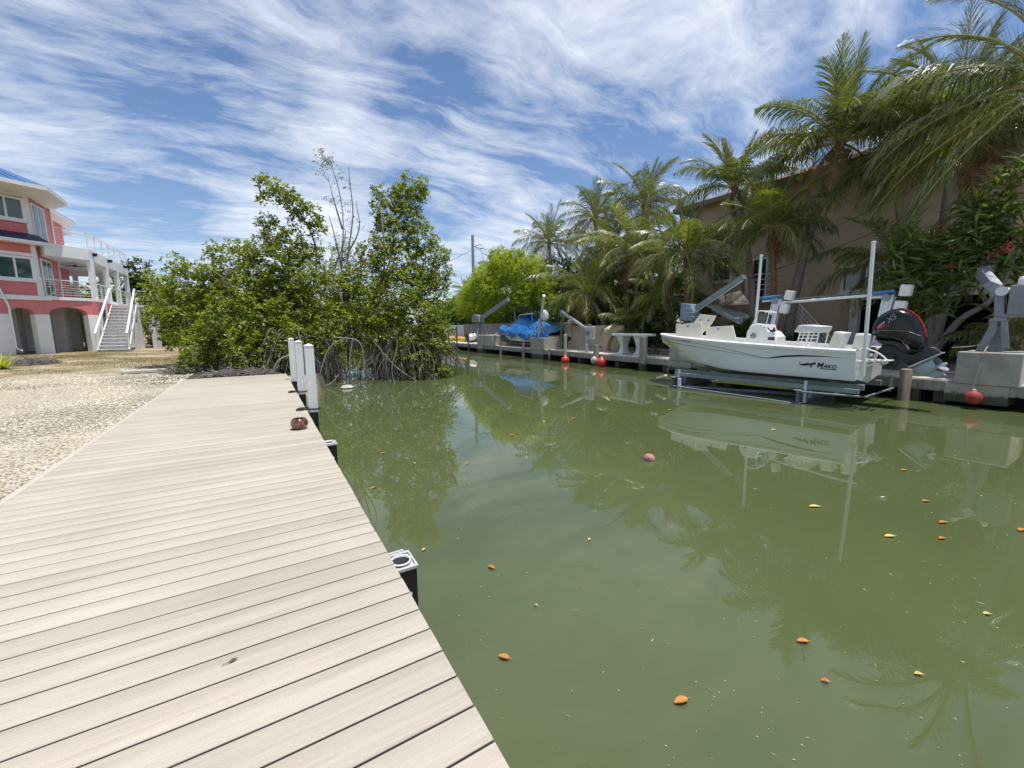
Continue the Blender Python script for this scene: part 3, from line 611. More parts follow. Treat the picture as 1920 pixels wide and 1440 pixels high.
def half(s):
    hb, sh, cb_, cz, kz = station(s); cz = max(cz, kz + .0); pts = []
    pts.append((hb + .035, sh)); pts.append((hb + .035, sh - .055)); pts.append((hb, sh - .06))
    for k in (.15, .33, .5, .67, .84, 1.): pts.append((lerp(hb, cb_, k ** (1.25 if s > .4 else 1.)) , lerp(sh - .06, cz, k)))
    pts.append((max(cb_ - .02, 0), cz - .055 * (1 - s * .5))); ci = max(cb_ - .22, 0)
    pts.append((ci, lerp(cz - .02, kz, .12))); pts.append((ci * .5, lerp(cz - .03, kz, .55))); pts.append((0, kz))
    return pts
def yof(s, z):  # raked stem
    hb, sh, cb_, cz, kz = station(s); return s * BLEN - max(0, s - .7) / .3 * .42 * (1 - (z - .07) / 1.08) ** 1.3 if z < 1.15 else s * BLEN
boat = empty('skiff_boat', BO, BY, label='white centre console skiff raised on a lift, black outboard at its stern', cat='boat')
NS = 40; ss = [i / NS for i in range(NS + 1)]; ss = [smooth_(x) * .25 + x * .75 for x in ss]
b = MB(); secs = []
for s in ss:
    h_ = half(s); full = [(-x, yof(s, z), z) for x, z in h_] + [(x, yof(s, z), z) for x, z in h_[::-1][1:]]; secs.append(full)
n = len(secs[0]); vs = [BW(p) for s_ in secs for p in s_]
fs = [(i * n + j, i * n + j + 1, (i + 1) * n + j + 1, (i + 1) * n + j) for i in range(NS) for j in range(n - 1)]
fs.append(tuple(range(n))); b.add(vs, fs); b.build('hull', gel, boat, smooth=35)
# gunwale cap and inner liner
b = MB(); rows = []
for s in ss:
    hb, sh, *_ = station(s); hi = max(hb - .16, 0); fz = .42 if s < .60 else .42 + .42 * min(1, (s - .60) / .04)
    fz = min(fz + max(0, s - .64) * .25, sh - .06); yy_ = s * BLEN; yi = min(yy_, BLEN - .2)
    rows.append([(-hb - .036, yy_, sh + .001), (-hb, yy_, sh + .022), (-hi, yi, sh + .02), (-hi, yi, sh - .05), (-hi * .97, yi, fz), (0, yi, fz + .01), (hi * .97, yi, fz), (hi, yi, sh - .05), (hi, yi, sh + .02), (hb, yy_, sh + .022), (hb + .036, yy_, sh + .001)])
n = 11; b.add([BW(p) for r_ in rows for p in r_], [(i * n + j, i * n + j + 1, (i + 1) * n + j + 1, (i + 1) * n + j) for i in range(NS) for j in range(n - 1)])
b.add([BW(p) for p in ((-.98, .02, .86), (.98, .02, .86), (.98, .16, .86), (-.98, .16, .86), (-.98, .16, .42), (.98, .16, .42))], [(0, 1, 2, 3), (3, 2, 5, 4)])
b.build('deck_liner', white_rail, boat, smooth=30)
# rub rail
def side_x(y, z, side=-1):   # outer hull skin at boat-local (y, z)
    s = min(max(y / BLEN, 0), 1)
    for _ in range(4): s = min(max(s + (y - yof(s, z)) / BLEN, 0), 1)
    h_ = half(s); best = 0
    for (xa, za), (xb, zb) in zip(h_[2:9], h_[3:10]):
        if za >= z >= zb: k = (za - z) / (za - zb) if za > zb else 0; best = xa + (xb - xa) * k; break
    return side * (best + .006)
def decal_strip(y0_, y1_, zc, zw, n=40):
    g = MB(); vs = []
    for i in range(n + 1):
        y_ = lerp(y0_, y1_, i / n); z_ = zc(y_); w2 = zw(i / n) / 2
        for zz_ in (z_ + w2, z_ - w2): vs.append(BW((side_x(y_, zz_), y_, zz_)))
    g.add(vs, [(2 * i, 2 * i + 1, 2 * i + 3, 2 * i + 2) for i in range(n)]); return g
blk = mat('black_decal', (.012, .014, .018), .35, .1, 3); gry = mat('grey_decal', (.20, .23, .24), .4, .1, 3)
# stripe guide points taken on the port side
def zline(pts):
    q = sorted([(BL(px, py, xl).y, BL(px, py, xl).z) for px, py, xl in pts]); return lambda y_: interp(y_, q) if y_ >= q[0][0] else q[0][1]
z1 = zline([(1249, 634, -.25), (1300, 641, -.65), (1350, 651, -.93), (1400, 663, -1.0), (1432, 671, -1.0)])
y_a, y_b = BL(1432, 671, -1.0).y, BL(1249, 634, -.25).y
decal_strip(y_a, min(y_b, BLEN - .25), z1, lambda t: .014).build('stripe', gry, boat)
z2 = zline([(1249, 639, -.25), (1300, 648, -.65), (1350, 657, -.93), (1400, 666, -1.0), (1434, 672, -1.0)])
decal_strip(y_a, min(y_b, BLEN - .3), z2, lambda t: .022 * (.4 + t)).build('stripe', mat('pale_grey_decal', (.36, .39, .39), .4, .1, 3), boat)
z3 = zline([(1577, 671, -1.02), (1540, 668, -1.02), (1500, 667, -1.02), (1470, 668, -1.0), (1440, 671.5, -1.0), (1420, 669, -1.0)])
decal_strip(BL(1577, 671, -1.02).y, BL(1430, 670, -1.0).y, z3, lambda t: .004 + .045 * max(0, math.sin(math.pi * min(1, t * 1.0)) ** .8) * (1 if t < .9 else .6) * (.3 + t)).build('stripe', blk, boat)
# name, shark, registration
ya_ = BL(1531, 683, -1.0); yb_ = BL(1566, 690, -1.0)
sc_ = (ya_ - yb_).length
def on_hull(y_left, z_base, slope, k):   # text x grows toward the stern
    return lambda u, v: BW((side_x(y_left - u * k, z_base + v * k - slope * u * k) - .002, y_left - u * k, z_base + v * k - slope * u * k))
zb = BL(1531, 686, -1.0).z
sl = -(yb_.z - ya_.z + .01) / sc_
f_ = on_hull(ya_.y, zb - .03, .02, 1.)
text_mesh('M', .165, blk, f_, 'lettering', boat, shear=.25, bold=.003)
text_mesh('AKO', .115, blk, lambda u, v: f_(u + .135, v + .0), 'lettering', boat, shear=.25, bold=.003)
g_ = MB(); g_.add([f_(u, v) for u, v in ((.07, -.035), (.40, -.035), (.395, -.018), (.075, -.018))], [(0, 1, 2, 3)]); g_.build('underline', blk, boat)
sh_ = [(-.02, .045), (-.10, .035), (-.16, .02), (-.24, .0), (-.30, .0), (-.34, .02), (-.355, .06), (-.335, .10), (-.345, .05), (-.31, .035), (-.27, .045), (-.22, .06), (-.195, .06), (-.20, .09), (-.165, .062), (-.10, .075), (-.05, .095), (.0, .125), (-.03, .085), (-.01, .06)]
g_ = MB(); g_.add([f_(a * 1.0, b_ + .01) for a, b_ in sh_], [tuple(range(len(sh_)))]); g_.add([f_(a, b_) for a, b_ in ((-.14, .03), (-.10, .045), (-.085, -.03), (-.12, -.005))], [(0, 1, 2, 3)]); g_.build('shark_emblem', blk, boat)
p_ = BL(1284, 637.5, -.62); g_ = on_hull(p_.y, p_.z - .035, .09, 1.)
text_mesh('FL 8301 TT', .075, mat('dark_grey_lettering', (.06, .065, .07), .4, .1, 3), g_, 'registration_number', boat, bold=.001)
p_ = BL(1269, 636.5, -.5); g2 = on_hull(p_.y, p_.z - .03, .05, 1.); q = MB(); q.add([g2(u, v) for u, v in ((0, 0), (.075, 0), (.075, .075), (0, .075))], [(0, 1, 2, 3)]); q.build('sticker', mat('green_sticker', (.03, .22, .06), .4, .4, 30), boat)
# open bow hatches
def panel(pts, xl, th, name, m, dx=0.):
    pl = [BL(px, py, xl) for px, py in pts]; g = MB(); k = len(pl)
    vs = [BW(p + V(-th / 2, 0, 0)) for p in pl] + [BW(p + V(th / 2 + dx, 0, 0)) for p in pl]
    g.add(vs, [tuple(range(k)), tuple(range(k, 2 * k))[::-1]] + [(i, (i + 1) % k, k + (i + 1) % k, k + i) for i in range(k)]); return g.build(name, m, boat, bevel=.008)
def latch(px, py, xl, par):
    c = BL(px, py, xl); g = MB(); g.lathe([(.001, 0), (.028, 0), (.028, .012), (.001, .014)], BW(c), 12, (BMx.to_3x3() @ Matrix.Rotation(R(-90), 3, 'Y'))); g.build('latch', galv, par)
h1_ = panel([(1268, 630), (1268, 609), (1316, 603.5), (1317, 633)], -.42, .05, 'hatch_lid', gel2); latch(1290, 611.5, -.46, h1_)
h2_ = panel([(1301, 606), (1313, 589), (1343, 592.5), (1335, 606), (1320, 622), (1316, 625)], .05, .05, 'hatch_lid', gel2); latch(1313, 600, .01, h2_); latch(1328, 601, .01, h2_)
h3_ = panel([(1325, 633), (1324, 617), (1329, 613), (1374, 610.5), (1380, 634), (1377, 638)], -.30, .05, 'hatch_lid', gel2); latch(1347, 617, -.34, h3_)
# console: solid body, windshield, rail, wheel
def console():
    g = MB(); side = [(1398, 637), (1400, 622), (1408, 609), (1421, 606), (1437, 609), (1439, 619), (1447, 622), (1456, 632), (1456, 648), (1400, 642)]
    pl = [BL(px, py, -.28) for px, py in side]; k = len(pl); pl = [V(0, p.y, p.z) for p in pl]; pl[-1].z = .4; pl[-2].z = .4
    lay = [(-.30, .93), (-.27, 1.), (.27, 1.), (.30, .93)]; cy = sum(p.y for p in pl) / k; cz = sum(p.z for p in pl) / k
    vs = [BW((off, cy + (p.y - cy) * q, cz + (p.z - cz) * q)) for off, q in lay for p in pl]
    fs = [(i * k + j, i * k + (j + 1) % k, (i + 1) * k + (j + 1) % k, (i + 1) * k + j) for i in range(3) for j in range(k)] + [tuple(range(k))[::-1], tuple(3 * k + j for j in range(k))]
    g.add(vs, fs); c = g.build('console', gel, boat, smooth=25, bevel=.012)
    # speaker
    cc = BL(1412.5, 629.5, -.315); g = MB(); M_ = BMx.to_3x3() @ Matrix.Rotation(R(-90), 3, 'Y'); g.lathe([(.001, 0), (.085, 0), (.085, .008), (.001, .012)], BW(cc), 24, M_); g.build('speaker', gel2, c)
    g = MB()
    for a in range(6):
        v = M_ @ V(.053 * math.cos(a * math.pi / 3 + .3), .053 * math.sin(a * math.pi / 3 + .3), .014); g.lathe([(.001, 0), (.021, 0), (.021, .004), (.001, .005)], BW(cc) + v, 8, M_)
    g.lathe([(.001, .012), (.02, .012), (.02, .018), (.001, .019)], BW(cc), 8, M_); g.build('speaker_grille', black, c)
    g = MB(); p1 = BL(1440, 632, -.315); p2 = BL(1452, 640, -.315); g.add([BW((-.316, p1.y, p1.z)), BW((-.316, p2.y, p1.z)), BW((-.316, p2.y, p2.z + .03)), BW((-.316, p1.y, p2.z + .03))], [(0, 1, 2, 3)]); g.build('switch_panel', black, c)
    # windshield with tube frame
    fr = [(1411, 608), (1420, 590), (1424, 583), (1440, 585.5), (1441, 590), (1436, 609)]
    pf = [BL(px, py, -.22) for px, py in fr]; g = MB()
    for x in (-.22, .22): g.tube([BW((x, p.y, p.z)) for p in bez(pf, 5)], .014, 8, True)
    for p in (pf[2], pf[3]): g.tube([BW((-.22, p.y, p.z)), BW((.22, p.y, p.z))], .014, 8)
    g.build('windshield_frame', white_rail, boat, smooth=60)
    g = MB(); q1, q2, q3, q4 = [BL(px, py, -.15) for px, py in ((1421, 607), (1423, 588), (1438, 590), (1434, 607))]
    for x in (-.17,): g.add([BW((x, p.y, p.z)) for p in (q1, q2, q3, q4)] + [BW((x + .34, p.y, p.z)) for p in (q1, q2, q3, q4)], [(0, 1, 2, 3), (4, 5, 6, 7), (0, 1, 5, 4)])
    g.build('windshield', mat('smoked_plastic', (.10, .11, .10), .12, .2, 3), boat)
    cw = BL(1445, 614, -.05); n_ = (BMx.to_3x3() @ V(0, -.75, .66)).normalized(); z_ = n_; x_ = (BMx.to_3x3() @ V(1, 0, 0)); y_ = z_.cross(x_); Mr = Matrix((x_, y_, z_)).transposed()
    g = MB(); cc = BW(cw); g.tube([cc + Mr @ V(.19 * math.cos(a * math.pi / 12), .19 * math.sin(a * math.pi / 12), 0) for a in range(25)], .014, 6, False)
    for a in (90, 210, 330): g.tube([cc + Mr @ V(0, 0, -.05), cc + Mr @ V(.19 * math.cos(R(a)), .19 * math.sin(R(a)), 0)], .01, 5)
    g.lathe([(.001, -.10), (.04, -.10), (.04, -.04), (.001, -.035)], cc, 10, Mr); g.build('steering_wheel', black, boat, smooth=60)
    g = MB(); g.box(BW(BL(1448, 623, -.24)), (.09, .10, .13), BY); g.tube([BW(BL(1448, 621, -.3)), BW(BL(1452, 614, -.3))], .014, 6); g.build('throttle', black, boat)
    g = MB(); g.lathe([(.001, -.02), (.05, -.02), (.05, .0), (.03, .01), (.001, .012)], BW(BL(1449, 626, -.32)), 14, M_); g.build('horn', alu, boat)
console()
# leaning post / folding seat with slatted back
g_ = MB(); pf = [(1489, 651), (1500, 612), (1504, 608)]; sl_ = []
for x in (-.28, .32):
    for bx, tx in ((1488, 1503), (1525, 1538)):
        g_.tube([BW(V(x, BL(bx, 650, -.28).y, .45)), BW(V(x, BL(tx, 613, -.28).y, BL(tx, 613, -.28).z))], .016, 7)
yA0, yA1 = BL(1493, 640, -.28), BL(1501, 622, -.28); yB0, yB1 = BL(1529, 641, -.28), BL(1536, 622, -.28)
for t in (0., .33, .66, 1.):
    a = yA0.lerp(yA1, t); c = yB0.lerp(yB1, t); g_.tube([BW((-.28, a.y, a.z)), BW((-.28, c.y, c.z))], .013, 6)
for t in (.25, .5, .75):
    a = yA0.lerp(yB0, t); c = yA1.lerp(yB1, t); g_.tube([BW((-.28, a.y, a.z)), BW((-.28, c.y, c.z))], .013, 6)
g_.build('rod_holder_frame', white_rail, boat, smooth=60)
pl = [BL(px, py, -.3) for px, py in ((1489, 622), (1498, 610), (1508, 609), (1543, 612), (1541, 618), (1537, 624), (1512, 622), (1506, 625))]
g_ = MB(); k = len(pl); lay = [(-.34, .9), (-.32, 1.), (.34, 1.), (.36, .9)]; cy = sum(p.y for p in pl) / k; cz = sum(p.z for p in pl) / k
g_.add([BW((o_, cy + (p.y - cy) * q, cz + (p.z - cz) * q)) for o_, q in lay for p in pl], [(i * k + j, i * k + (j + 1) % k, (i + 1) * k + (j + 1) % k, (i + 1) * k + j) for i in range(3) for j in range(k)] + [tuple(range(k))[::-1], tuple(3 * k + j for j in range(k))])
g_.build('helm_seat', mat('grey_white_cushion', (.62, .62, .60), .6, .08, 4), boat, smooth=40, bevel=.012)
cushion = mat('cream_vinyl_cushion', (.74, .70, .58), .5, .06, 4)
def seatback(pts, name):
    pl = [BL(px, py, -.55) for px, py in pts]; k = len(pl); g = MB()
    g.add([BW(p + V(-.0, 0, 0)) for p in pl] + [BW(p + V(.42, 0, 0)) for p in pl], [tuple(range(k)), tuple(range(k, 2 * k))[::-1]] + [(i, (i + 1) % k, k + (i + 1) % k, k + i) for i in range(k)])
    sb = g.build(name, white_rail, boat, bevel=.02)
    cx = sum((p for p in pl), V(0, 0, 0)) / k; g = MB(); g.add([BW(cx + (p - cx) * .82 + V(-.012, 0, 0)) for p in pl] + [BW(cx + (p - cx) * .82 + V(.03, 0, 0)) for p in pl], [tuple(range(k)), tuple(range(k, 2 * k))[::-1]] + [(i, (i + 1) % k, k + (i + 1) % k, k + i) for i in range(k)])
    g.build('cushion', cushion, sb, bevel=.01)
seatback([(1549, 656), (1564, 621.5), (1586, 624), (1571, 657)], 'jump_seat_back')
seatback([(1595, 658), (1604, 625), (1625, 627), (1622, 659)], 'jump_seat_back')
for pts in (((1498, 652), (1504, 648), (1516, 648), (1520, 654)), ((1581, 659), (1586, 654), (1594, 654), (1597, 660)), ((1609, 661), (1616, 654), (1628, 655), (1645, 661), (1660, 672), (1664, 680), (1655, 683))):
    g_ = MB(); g_.tube([BW(p) for p in bez([BL(px, py, -.75 if px < 1600 else -.62) for px, py in pts], 5)], .016, 7); g_.build('grab_rail', white_rail, boat, smooth=60)
# swim step at the transom
g_ = MB()
for x in (-.9, -.62): g_.tube([BW(p) for p in ((x, .0, .62), (x, -.52, .66))], .016, 6)
g_.tube([BW(p) for p in ((-.9, -.0, .48), (-.9, -.50, .645))], .014, 6)
for y_ in (-.12, -.22, -.32, -.42, -.52): g_.beam(BW((-.92, y_, .665)), BW((-.58, y_, .665)), .05, .018)
g_.build('swim_step', white_rail, boat)
g_ = MB(); g_.lathe([(.001, 0), (.035, 0), (.035, .02), (.001, .025)], BW(BL(1634, 665, -.6)), 12, BMx.to_3x3() @ Matrix.Rotation(R(-90), 3, 'Y')); g_.build('cleat', alu, boat)
# outboard motor, tilted up: outlines taken in the plane of the keel
en_c = (.014, .015, .020)
eng = empty('outboard_motor', BW((0, -.15, .5)), BY); eng.parent = boat; eng.matrix_parent_inverse = WM[boat.name].inverted(); 
eng['label'] = 'black outboard motor with red trim tilted up behind the transom'
cowlm = mat('gloss_black_cowl', (.008, .009, .012), .22, .15, 3, coat=.12, spec=.4); redt = mat('red_trim', (.36, .02, .02), .3, .12, 5); eg = mat('silver_grey_gearcase', (.33, .40, .44), .3, .12, 4, coat=.4); midm = mat('satin_black_midsection', (.022, .022, .025), .45, .3, 6)
UY = BMx.to_3x3() @ V(0, 1, 0)
def epill(pts, lay, name, m, parent=eng, smooth=50, xl=0., bevel=0):
    pl = [BL(px, py, xl) for px, py in pts]; k = len(pl); g = MB(); cy = sum(p.y for p in pl) / k; cz = sum(p.z for p in pl) / k
    g.add([BW((xl + o_, cy + (p.y - cy) * q, cz + (p.z - cz) * q)) for o_, q in lay for p in pl], [(i * k + j, i * k + (j + 1) % k, (i + 1) * k + (j + 1) % k, (i + 1) * k + j) for i in range(len(lay) - 1) for j in range(k)] + [tuple(range(k))[::-1], tuple((len(lay) - 1) * k + j for j in range(k))])
    return g.build(name, m, parent, smooth=smooth, bevel=bevel)
LY = [(-.25, .45), (-.245, .62), (-.225, .80), (-.18, .93), (-.11, .985), (0, 1.), (.11, .985), (.18, .93), (.225, .80), (.245, .62), (.25, .45)]
cp = [(1637, 624), (1637.5, 612), (1643, 600), (1654, 590), (1668, 582.5), (1680, 579), (1693, 579.5), (1708, 584), (1720, 593), (1729, 606), (1734, 618), (1737, 632), (1737, 644), (1735, 652), (1728, 655), (1716, 655), (1706, 650), (1696, 643), (1684, 638), (1668, 637), (1652, 636), (1643, 632)]
cowl = epill(cp, LY, 'cowl', cowlm)
# lower apron
epill([(1643, 633), (1655, 637), (1684, 638), (1697, 643), (1710, 652), (1722, 656), (1713, 660), (1703, 662), (1697, 660), (1688, 650), (1676, 646), (1658, 645), (1650, 641)], [(-.2, .85), (-.17, 1), (.17, 1), (.2, .85)], 'lower_cowl', midm, bevel=.01)
# red crest band over the back of the cowl
cr_o = [(1684, 577.8), (1693, 577.8), (1708, 582.5), (1721, 592), (1730, 605), (1735.5, 618), (1738.5, 632)]; cr_i = [(1686, 581.5), (1693, 582), (1706, 586.5), (1717, 595.5), (1725.5, 607.5), (1731, 620), (1735, 632)]
epill(cr_o + cr_i[::-1], [(-.06, 1.0), (-.05, 1.), (.05, 1.), (.06, 1.0)], 'red_crest', redt)
# inset side panels with light lines and lettering, lying on the port face
def eface(px, py, d=0.):   # point on the rounded port face
    p = BL(px, py, -.2); cc = BL(1688, 617, 0); r_ = max(abs(p.y - cc.y) / .62, abs(p.z - cc.z) / .44); x = interp(min(r_ * 1.02, 1.), [(0, -.25), (.45, -.25), (.62, -.245), (.80, -.225), (.93, -.18), (.985, -.11), (1., 0)])
    return V(x - .006 - d, p.y, p.z)
def eline(pts, wd, name, m, n=5):
    g = MB(); q = bez([V(px, py, 0) for px, py in pts], n); q = [eface(a.x, a.y) for a in q]; g.tube([BW(p) for p in q], wd, 5); return g.build(name, m, cowl)
eline([(1646, 620), (1660, 619.5), (1680, 620), (1700, 621), (1712, 624), (1722, 628), (1727, 629)], .0035, 'panel_line', mat('grey_trim_line', (.35, .36, .38), .3, .1, 4))
def etext(s, px0, py0, px1, py1, size, m, name, bold=0., outline=False):
    a = BL(px0, py0, -.25); b_ = BL(px1, py1, -.25); u = (b_ - a).normalized(); v = V(0, -u.z, u.y) * (1 if u.y < 0 else -1)
    if v.z < 0: v = -v
    def fn(x, y): p = a + u * x + v * y; return BW((-.262, p.y, p.z))
    return text_mesh(s, size, m, fn, name, cowl, shear=.35, bold=bold)
decr = mat('red_lettering', (.70, .10, .12), .35, .1, 5); decg = mat('silver_lettering', (.42, .43, .46), .3, .1, 5)
etext('PRO', 1646, 619, 1670, 603, .085, decr, 'lettering', .002); etext('XS', 1666, 606, 1686, 593, .15, decg, 'lettering', .001)
etext('XS', 1666.4, 605.7, 1686.4, 592.7, .14, blk, 'lettering', -.003)
g_ = MB(); q = [BL(px, py, -.262) for px, py in ((1644, 613), (1658, 602), (1659.5, 603.5), (1645, 615.5))]; g_.add([BW(p) for p in q], [(0, 1, 2, 3)]); g_.build('silver_flash', decg, cowl)
epill([(1689, 631), (1696, 630.5), (1704, 641), (1711, 655), (1708, 654), (1700, 645)], [(-.215, 1), (-.2, 1)], 'silver_blade', mat('silver_blade_paint', (.45, .44, .38), .35, .1, 4))
eline([(1680, 635), (1688, 636.5), (1694, 641), (1700, 649), (1707, 656)], .007, 'red_line', redt)
# midsection, bracket, plates, gearcase
epill([(1656, 646), (1680, 645), (1692, 652), (1706, 661), (1716, 668), (1706, 684), (1696, 676), (1684, 668), (1680, 676), (1676, 684), (1662, 684), (1652, 672), (1648, 665)], [(-.13, .9), (-.11, 1), (.11, 1), (.13, .9)], 'midsection', midm, bevel=.01)
epill([(1648, 668), (1672, 662), (1681, 664), (1676, 680), (1660, 684), (1648, 680)], [(-.19, .9), (-.17, 1.), (.17, 1.), (.19, .9)], 'clamp_bracket', midm, bevel=.01)
epill([(1704, 667), (1745, 650), (1754, 651), (1767, 661), (1706, 686), (1699, 680)], [(-.11, .85), (-.09, 1), (.09, 1), (.11, .85)], 'exhaust_housing', midm, bevel=.012)
epill([(1706, 686.5), (1768, 660.5), (1769, 662), (1708, 688.5)], [(-.17, 1), (.17, 1)], 'cavitation_plate', alu)
epill([(1711, 688), (1750, 671), (1752, 679), (1757, 687), (1758, 692), (1738, 703), (1731, 706), (1720, 702), (1712, 695)], [(-.07, .78), (-.05, .95), (0, 1), (.05, .95), (.07, .78)], 'gearcase', eg)
a, c = BL(1716, 702, 0), BL(1760, 687, 0); g_ = MB(); d_ = (c - a).normalized(); L_ = (c - a).length
g_.tube([BW(a + d_ * L_ * t) for t in (0, .04, .12, .3, .6, .9, 1.0)], [.01, .035, .055, .068, .066, .05, .045], 14); g_.build('torpedo', eg, eng, smooth=60)
epill([(1728, 704), (1757, 694), (1768, 698), (1775, 704), (1748, 708)], [(-.018, .9), (0, 1), (.018, .9)], 'skeg', eg)
g_ = MB(); hub = BL(1766, 684.5, 0); M_ = BMx.to_3x3()
ax = d_; side = V(1, 0, 0); up_ = ax.cross(side).normalized()
g_.tube([BW(hub - ax * .04), BW(hub + ax * .02), BW(hub + ax * .09)], [.045, .045, .02], 12)
for kk in range(3):
    th = R(100 + 120 * kk); rad = side * math.cos(th) + up_ * math.sin(th); tan = ax.cross(rad)
    pr = []
    for r_, w_ in ((.04, .05), (.09, .09), (.13, .10), (.165, .07), (.18, .02)):
        for sg in (-1, 1): pr.append(hub + rad * r_ + (tan * .75 + ax * .65 * (1.1 - r_ * 2)) * sg * w_)
    g_.add([BW(p) for p in pr], [(2 * i, 2 * i + 1, 2 * i + 3, 2 * i + 2) for i in range(4)]); g_.add([BW(p + ax * .008) for p in pr], [(2 * i, 2 * i + 1, 2 * i + 3, 2 * i + 2) for i in range(4)])
g_.build('propeller', mat('stainless_steel', (.65, .66, .68), .2, .1, 4, metal=.8), eng)
g_ = MB()
for px0, py0, px1, py1 in ((1606, 664, 1652, 655), (1620, 662, 1655, 650), (1630, 664, 1660, 658), (1700, 664, 1716, 676)):
    q = [BL(px0, py0, -.1), BL((px0 + px1) / 2, (py0 + py1) / 2 - 3, -.12), BL((px0 + px1) / 2 + 6, (py0 + py1) / 2 + 3, -.08), BL(px1, py1, -.05)]; g_ = MB(); g_.tube([BW(p) for p in bez(q, 5)], .015, 6); g_.build('rigging_hose', black, eng, smooth=60)
g_ = MB(); g_.bb((-.3, -.02, .15), (.3, -.005, .9)); b2_ = MB(); b2_.add([BW(v) for v in g_.v], g_.f); b2_.build('transom_plate', gel, boat)

# ------------------------------------------------------------------ boat lift cradle
lift = empty('boat_lift_cradle', BW((0, 2.4, -.45)), BY, label='grey steel lift cradle hanging under the white skiff', cat='boat lift')
gal2 = mat('grey_blue_steel_beam', (.19, .20, .21), .5, .15, 3, dirt=.2); bunk = mat('greenish_bunk_board', (.22, .27, .24), .7, .15, 3, dirt=.3)
def ibeam(a, c, hgt, wd, name='cross_beam'):
    g = MB(); a = Vector(a); c = Vector(c); u = V(0, 0, 1)
    g.beam(BW(a), BW(c), .014, hgt - .02); g.beam(BW(a + u * hgt / 2), BW(c + u * hgt / 2), wd, .014); g.beam(BW(a - u * hgt / 2), BW(c - u * hgt / 2), wd, .014); return g.build(name, gal2, lift)
for y_ in (.95, 4.25): ibeam((-1.35, y_, -.25), (1.2, y_, -.25), .30, .16)
for x in (-.62, .62):
    g_ = MB(); g_.beam(BW((x, -.1, .02)), BW((x, 4.6, .02)), .09, .13); g_.build('bunk_board', bunk, lift, bevel=.005)
g_ = MB(); g_.beam(BW((-1.12, -.15, -.02)), BW((-1.12, 4.3, -.02)), .05, .10); g_.build('side_board', bunk, lift, bevel=.005)
for y_ in (.95, 4.25):
    for x in (-1.14, -.85):
        g_ = MB(); g_.beam(BW((x, y_ - .1, .12 if x < -1 else -.02)), BW((x, y_ - .1, -.40 if x < -1 else -.3)), .06, .05); g_.build('bracket', alu, lift)
for a, c in (((-1.3, .9, -.42), (-1.30, 4.35, -.36)), ((-1.0, 4.25, -.38), (-.2, .95, -.36)), ((.3, .95, -.36), (-1.3, 4.25, -.37)), ((-1.25, -.2, -.10), (-1.28, .95, -.13)), ((-1.1, -.25, -.12), (1., -.25, -.12))):
    g_ = MB(); g_.tube([BW(a), BW(c)], .022, 8); g_.build('brace_pipe', galv, lift, smooth=60)
g_ = MB(); g_.tube([BW((.95, -.2, -.2)), BW((.95, -.2, .2))], .03, 8); g_.build('brace_pipe', galv, lift)
g_ = MB(); g_.tube([BW((-1.25, 4.05, -.52)), BW((-1.25, 4.05, -.12))], .05, 12); g_.build('white_bumper', white, lift)
g_ = MB(); g_.beam(BW((-1.34, 4.75, -.16)), BW((-1.36, 4.45, -.06)), .12, .05); g_.build('white_bumper', white, lift)
# white guide poles
for tx, ty, bx, by, lab in ((1427.5, 480, 1413, 652, 'left white pvc guide pole rising beside the skiff console'), (1638, 456, 1621, 662, 'right white pvc guide pole rising by the skiff stern')):
    xl = -1.16 if tx > 1500 else .85
    a, c = BL(tx, ty, xl), BL(bx, by, xl); d_ = (a - c); g_ = MB(); bot = c - d_ * (.22 if xl < 0 else .1)
    g_.tube([BW(a), BW(bot)], .036, 12); g_.lathe([(.001, 0), (.045, 0), (.045, .03), (.001, .045)], BW(a), 12)
    tag(g_.build('guide_pole', white_rail, smooth=60), lab, 'guide pole', 'white guide poles of the skiff lift')
#NEXT
# ================================================================== LIFT CRANES AND THINGS ON THE FAR DOCK
def XP(px, py, x): return P(px, py, x=x)
def outline(pts, x, th, name, m, parent, bevel=.01):   # plate standing in a plane parallel to the canal
    pl = [XP(px, py, x) for px, py in pts]; k = len(pl); g = MB()
    g.add([p + V(-th / 2, 0, 0) for p in pl] + [p + V(th / 2, 0, 0) for p in pl], [tuple(range(k)), tuple(range(k, 2 * k))[::-1]] + [(i, (i + 1) % k, k + (i + 1) % k, k + i) for i in range(k)])
    return g.build(name, m, parent, bevel=bevel)
def crane(base, lab): return empty('lift_crane', base, label=lab, cat='crane', group='lift cranes along the far dock')
# big one on the right
t = crane((14.1, 2.4, 1.22), 'heavy grey A-frame lift crane on the nearest concrete footing')
x = 14.0
for name, pts in (('leg', [(1828, 659), (1844, 659), (1870, 620), (1871, 602), (1858, 603), (1852, 618)]), ('leg', [(1880, 657), (1893, 654), (1890, 602), (1877, 602), (1876, 622)])): outline(pts, x - .12, .06, name, galv, t)
outline([(1851, 660), (1880, 659), (1879, 612), (1866, 611)], x + .2, .05, 'leg', galv, t)
outline([(1856, 604), (1892, 602), (1889, 596), (1858, 597)], x - .06, .24, 'top_plate', galv, t)
outline([(1866, 599), (1887, 598), (1884, 545), (1866, 545)], x, .22, 'column', galv, t)
outline([(1843, 536), (1860, 527), (1876, 533), (1884, 545), (1880, 552), (1860, 560), (1856, 546)], x, .26, 'column_head', galv, t)
g_ = MB(); g_.beam(P(1868, 542, x=x), P(1840, 510, x=x + .5), .16, .22); g_.beam(P(1840, 510, x=x + .5), V(17.2, 2.9, 3.5), .15, .2); g_.build('boom', galv, t, bevel=.01)
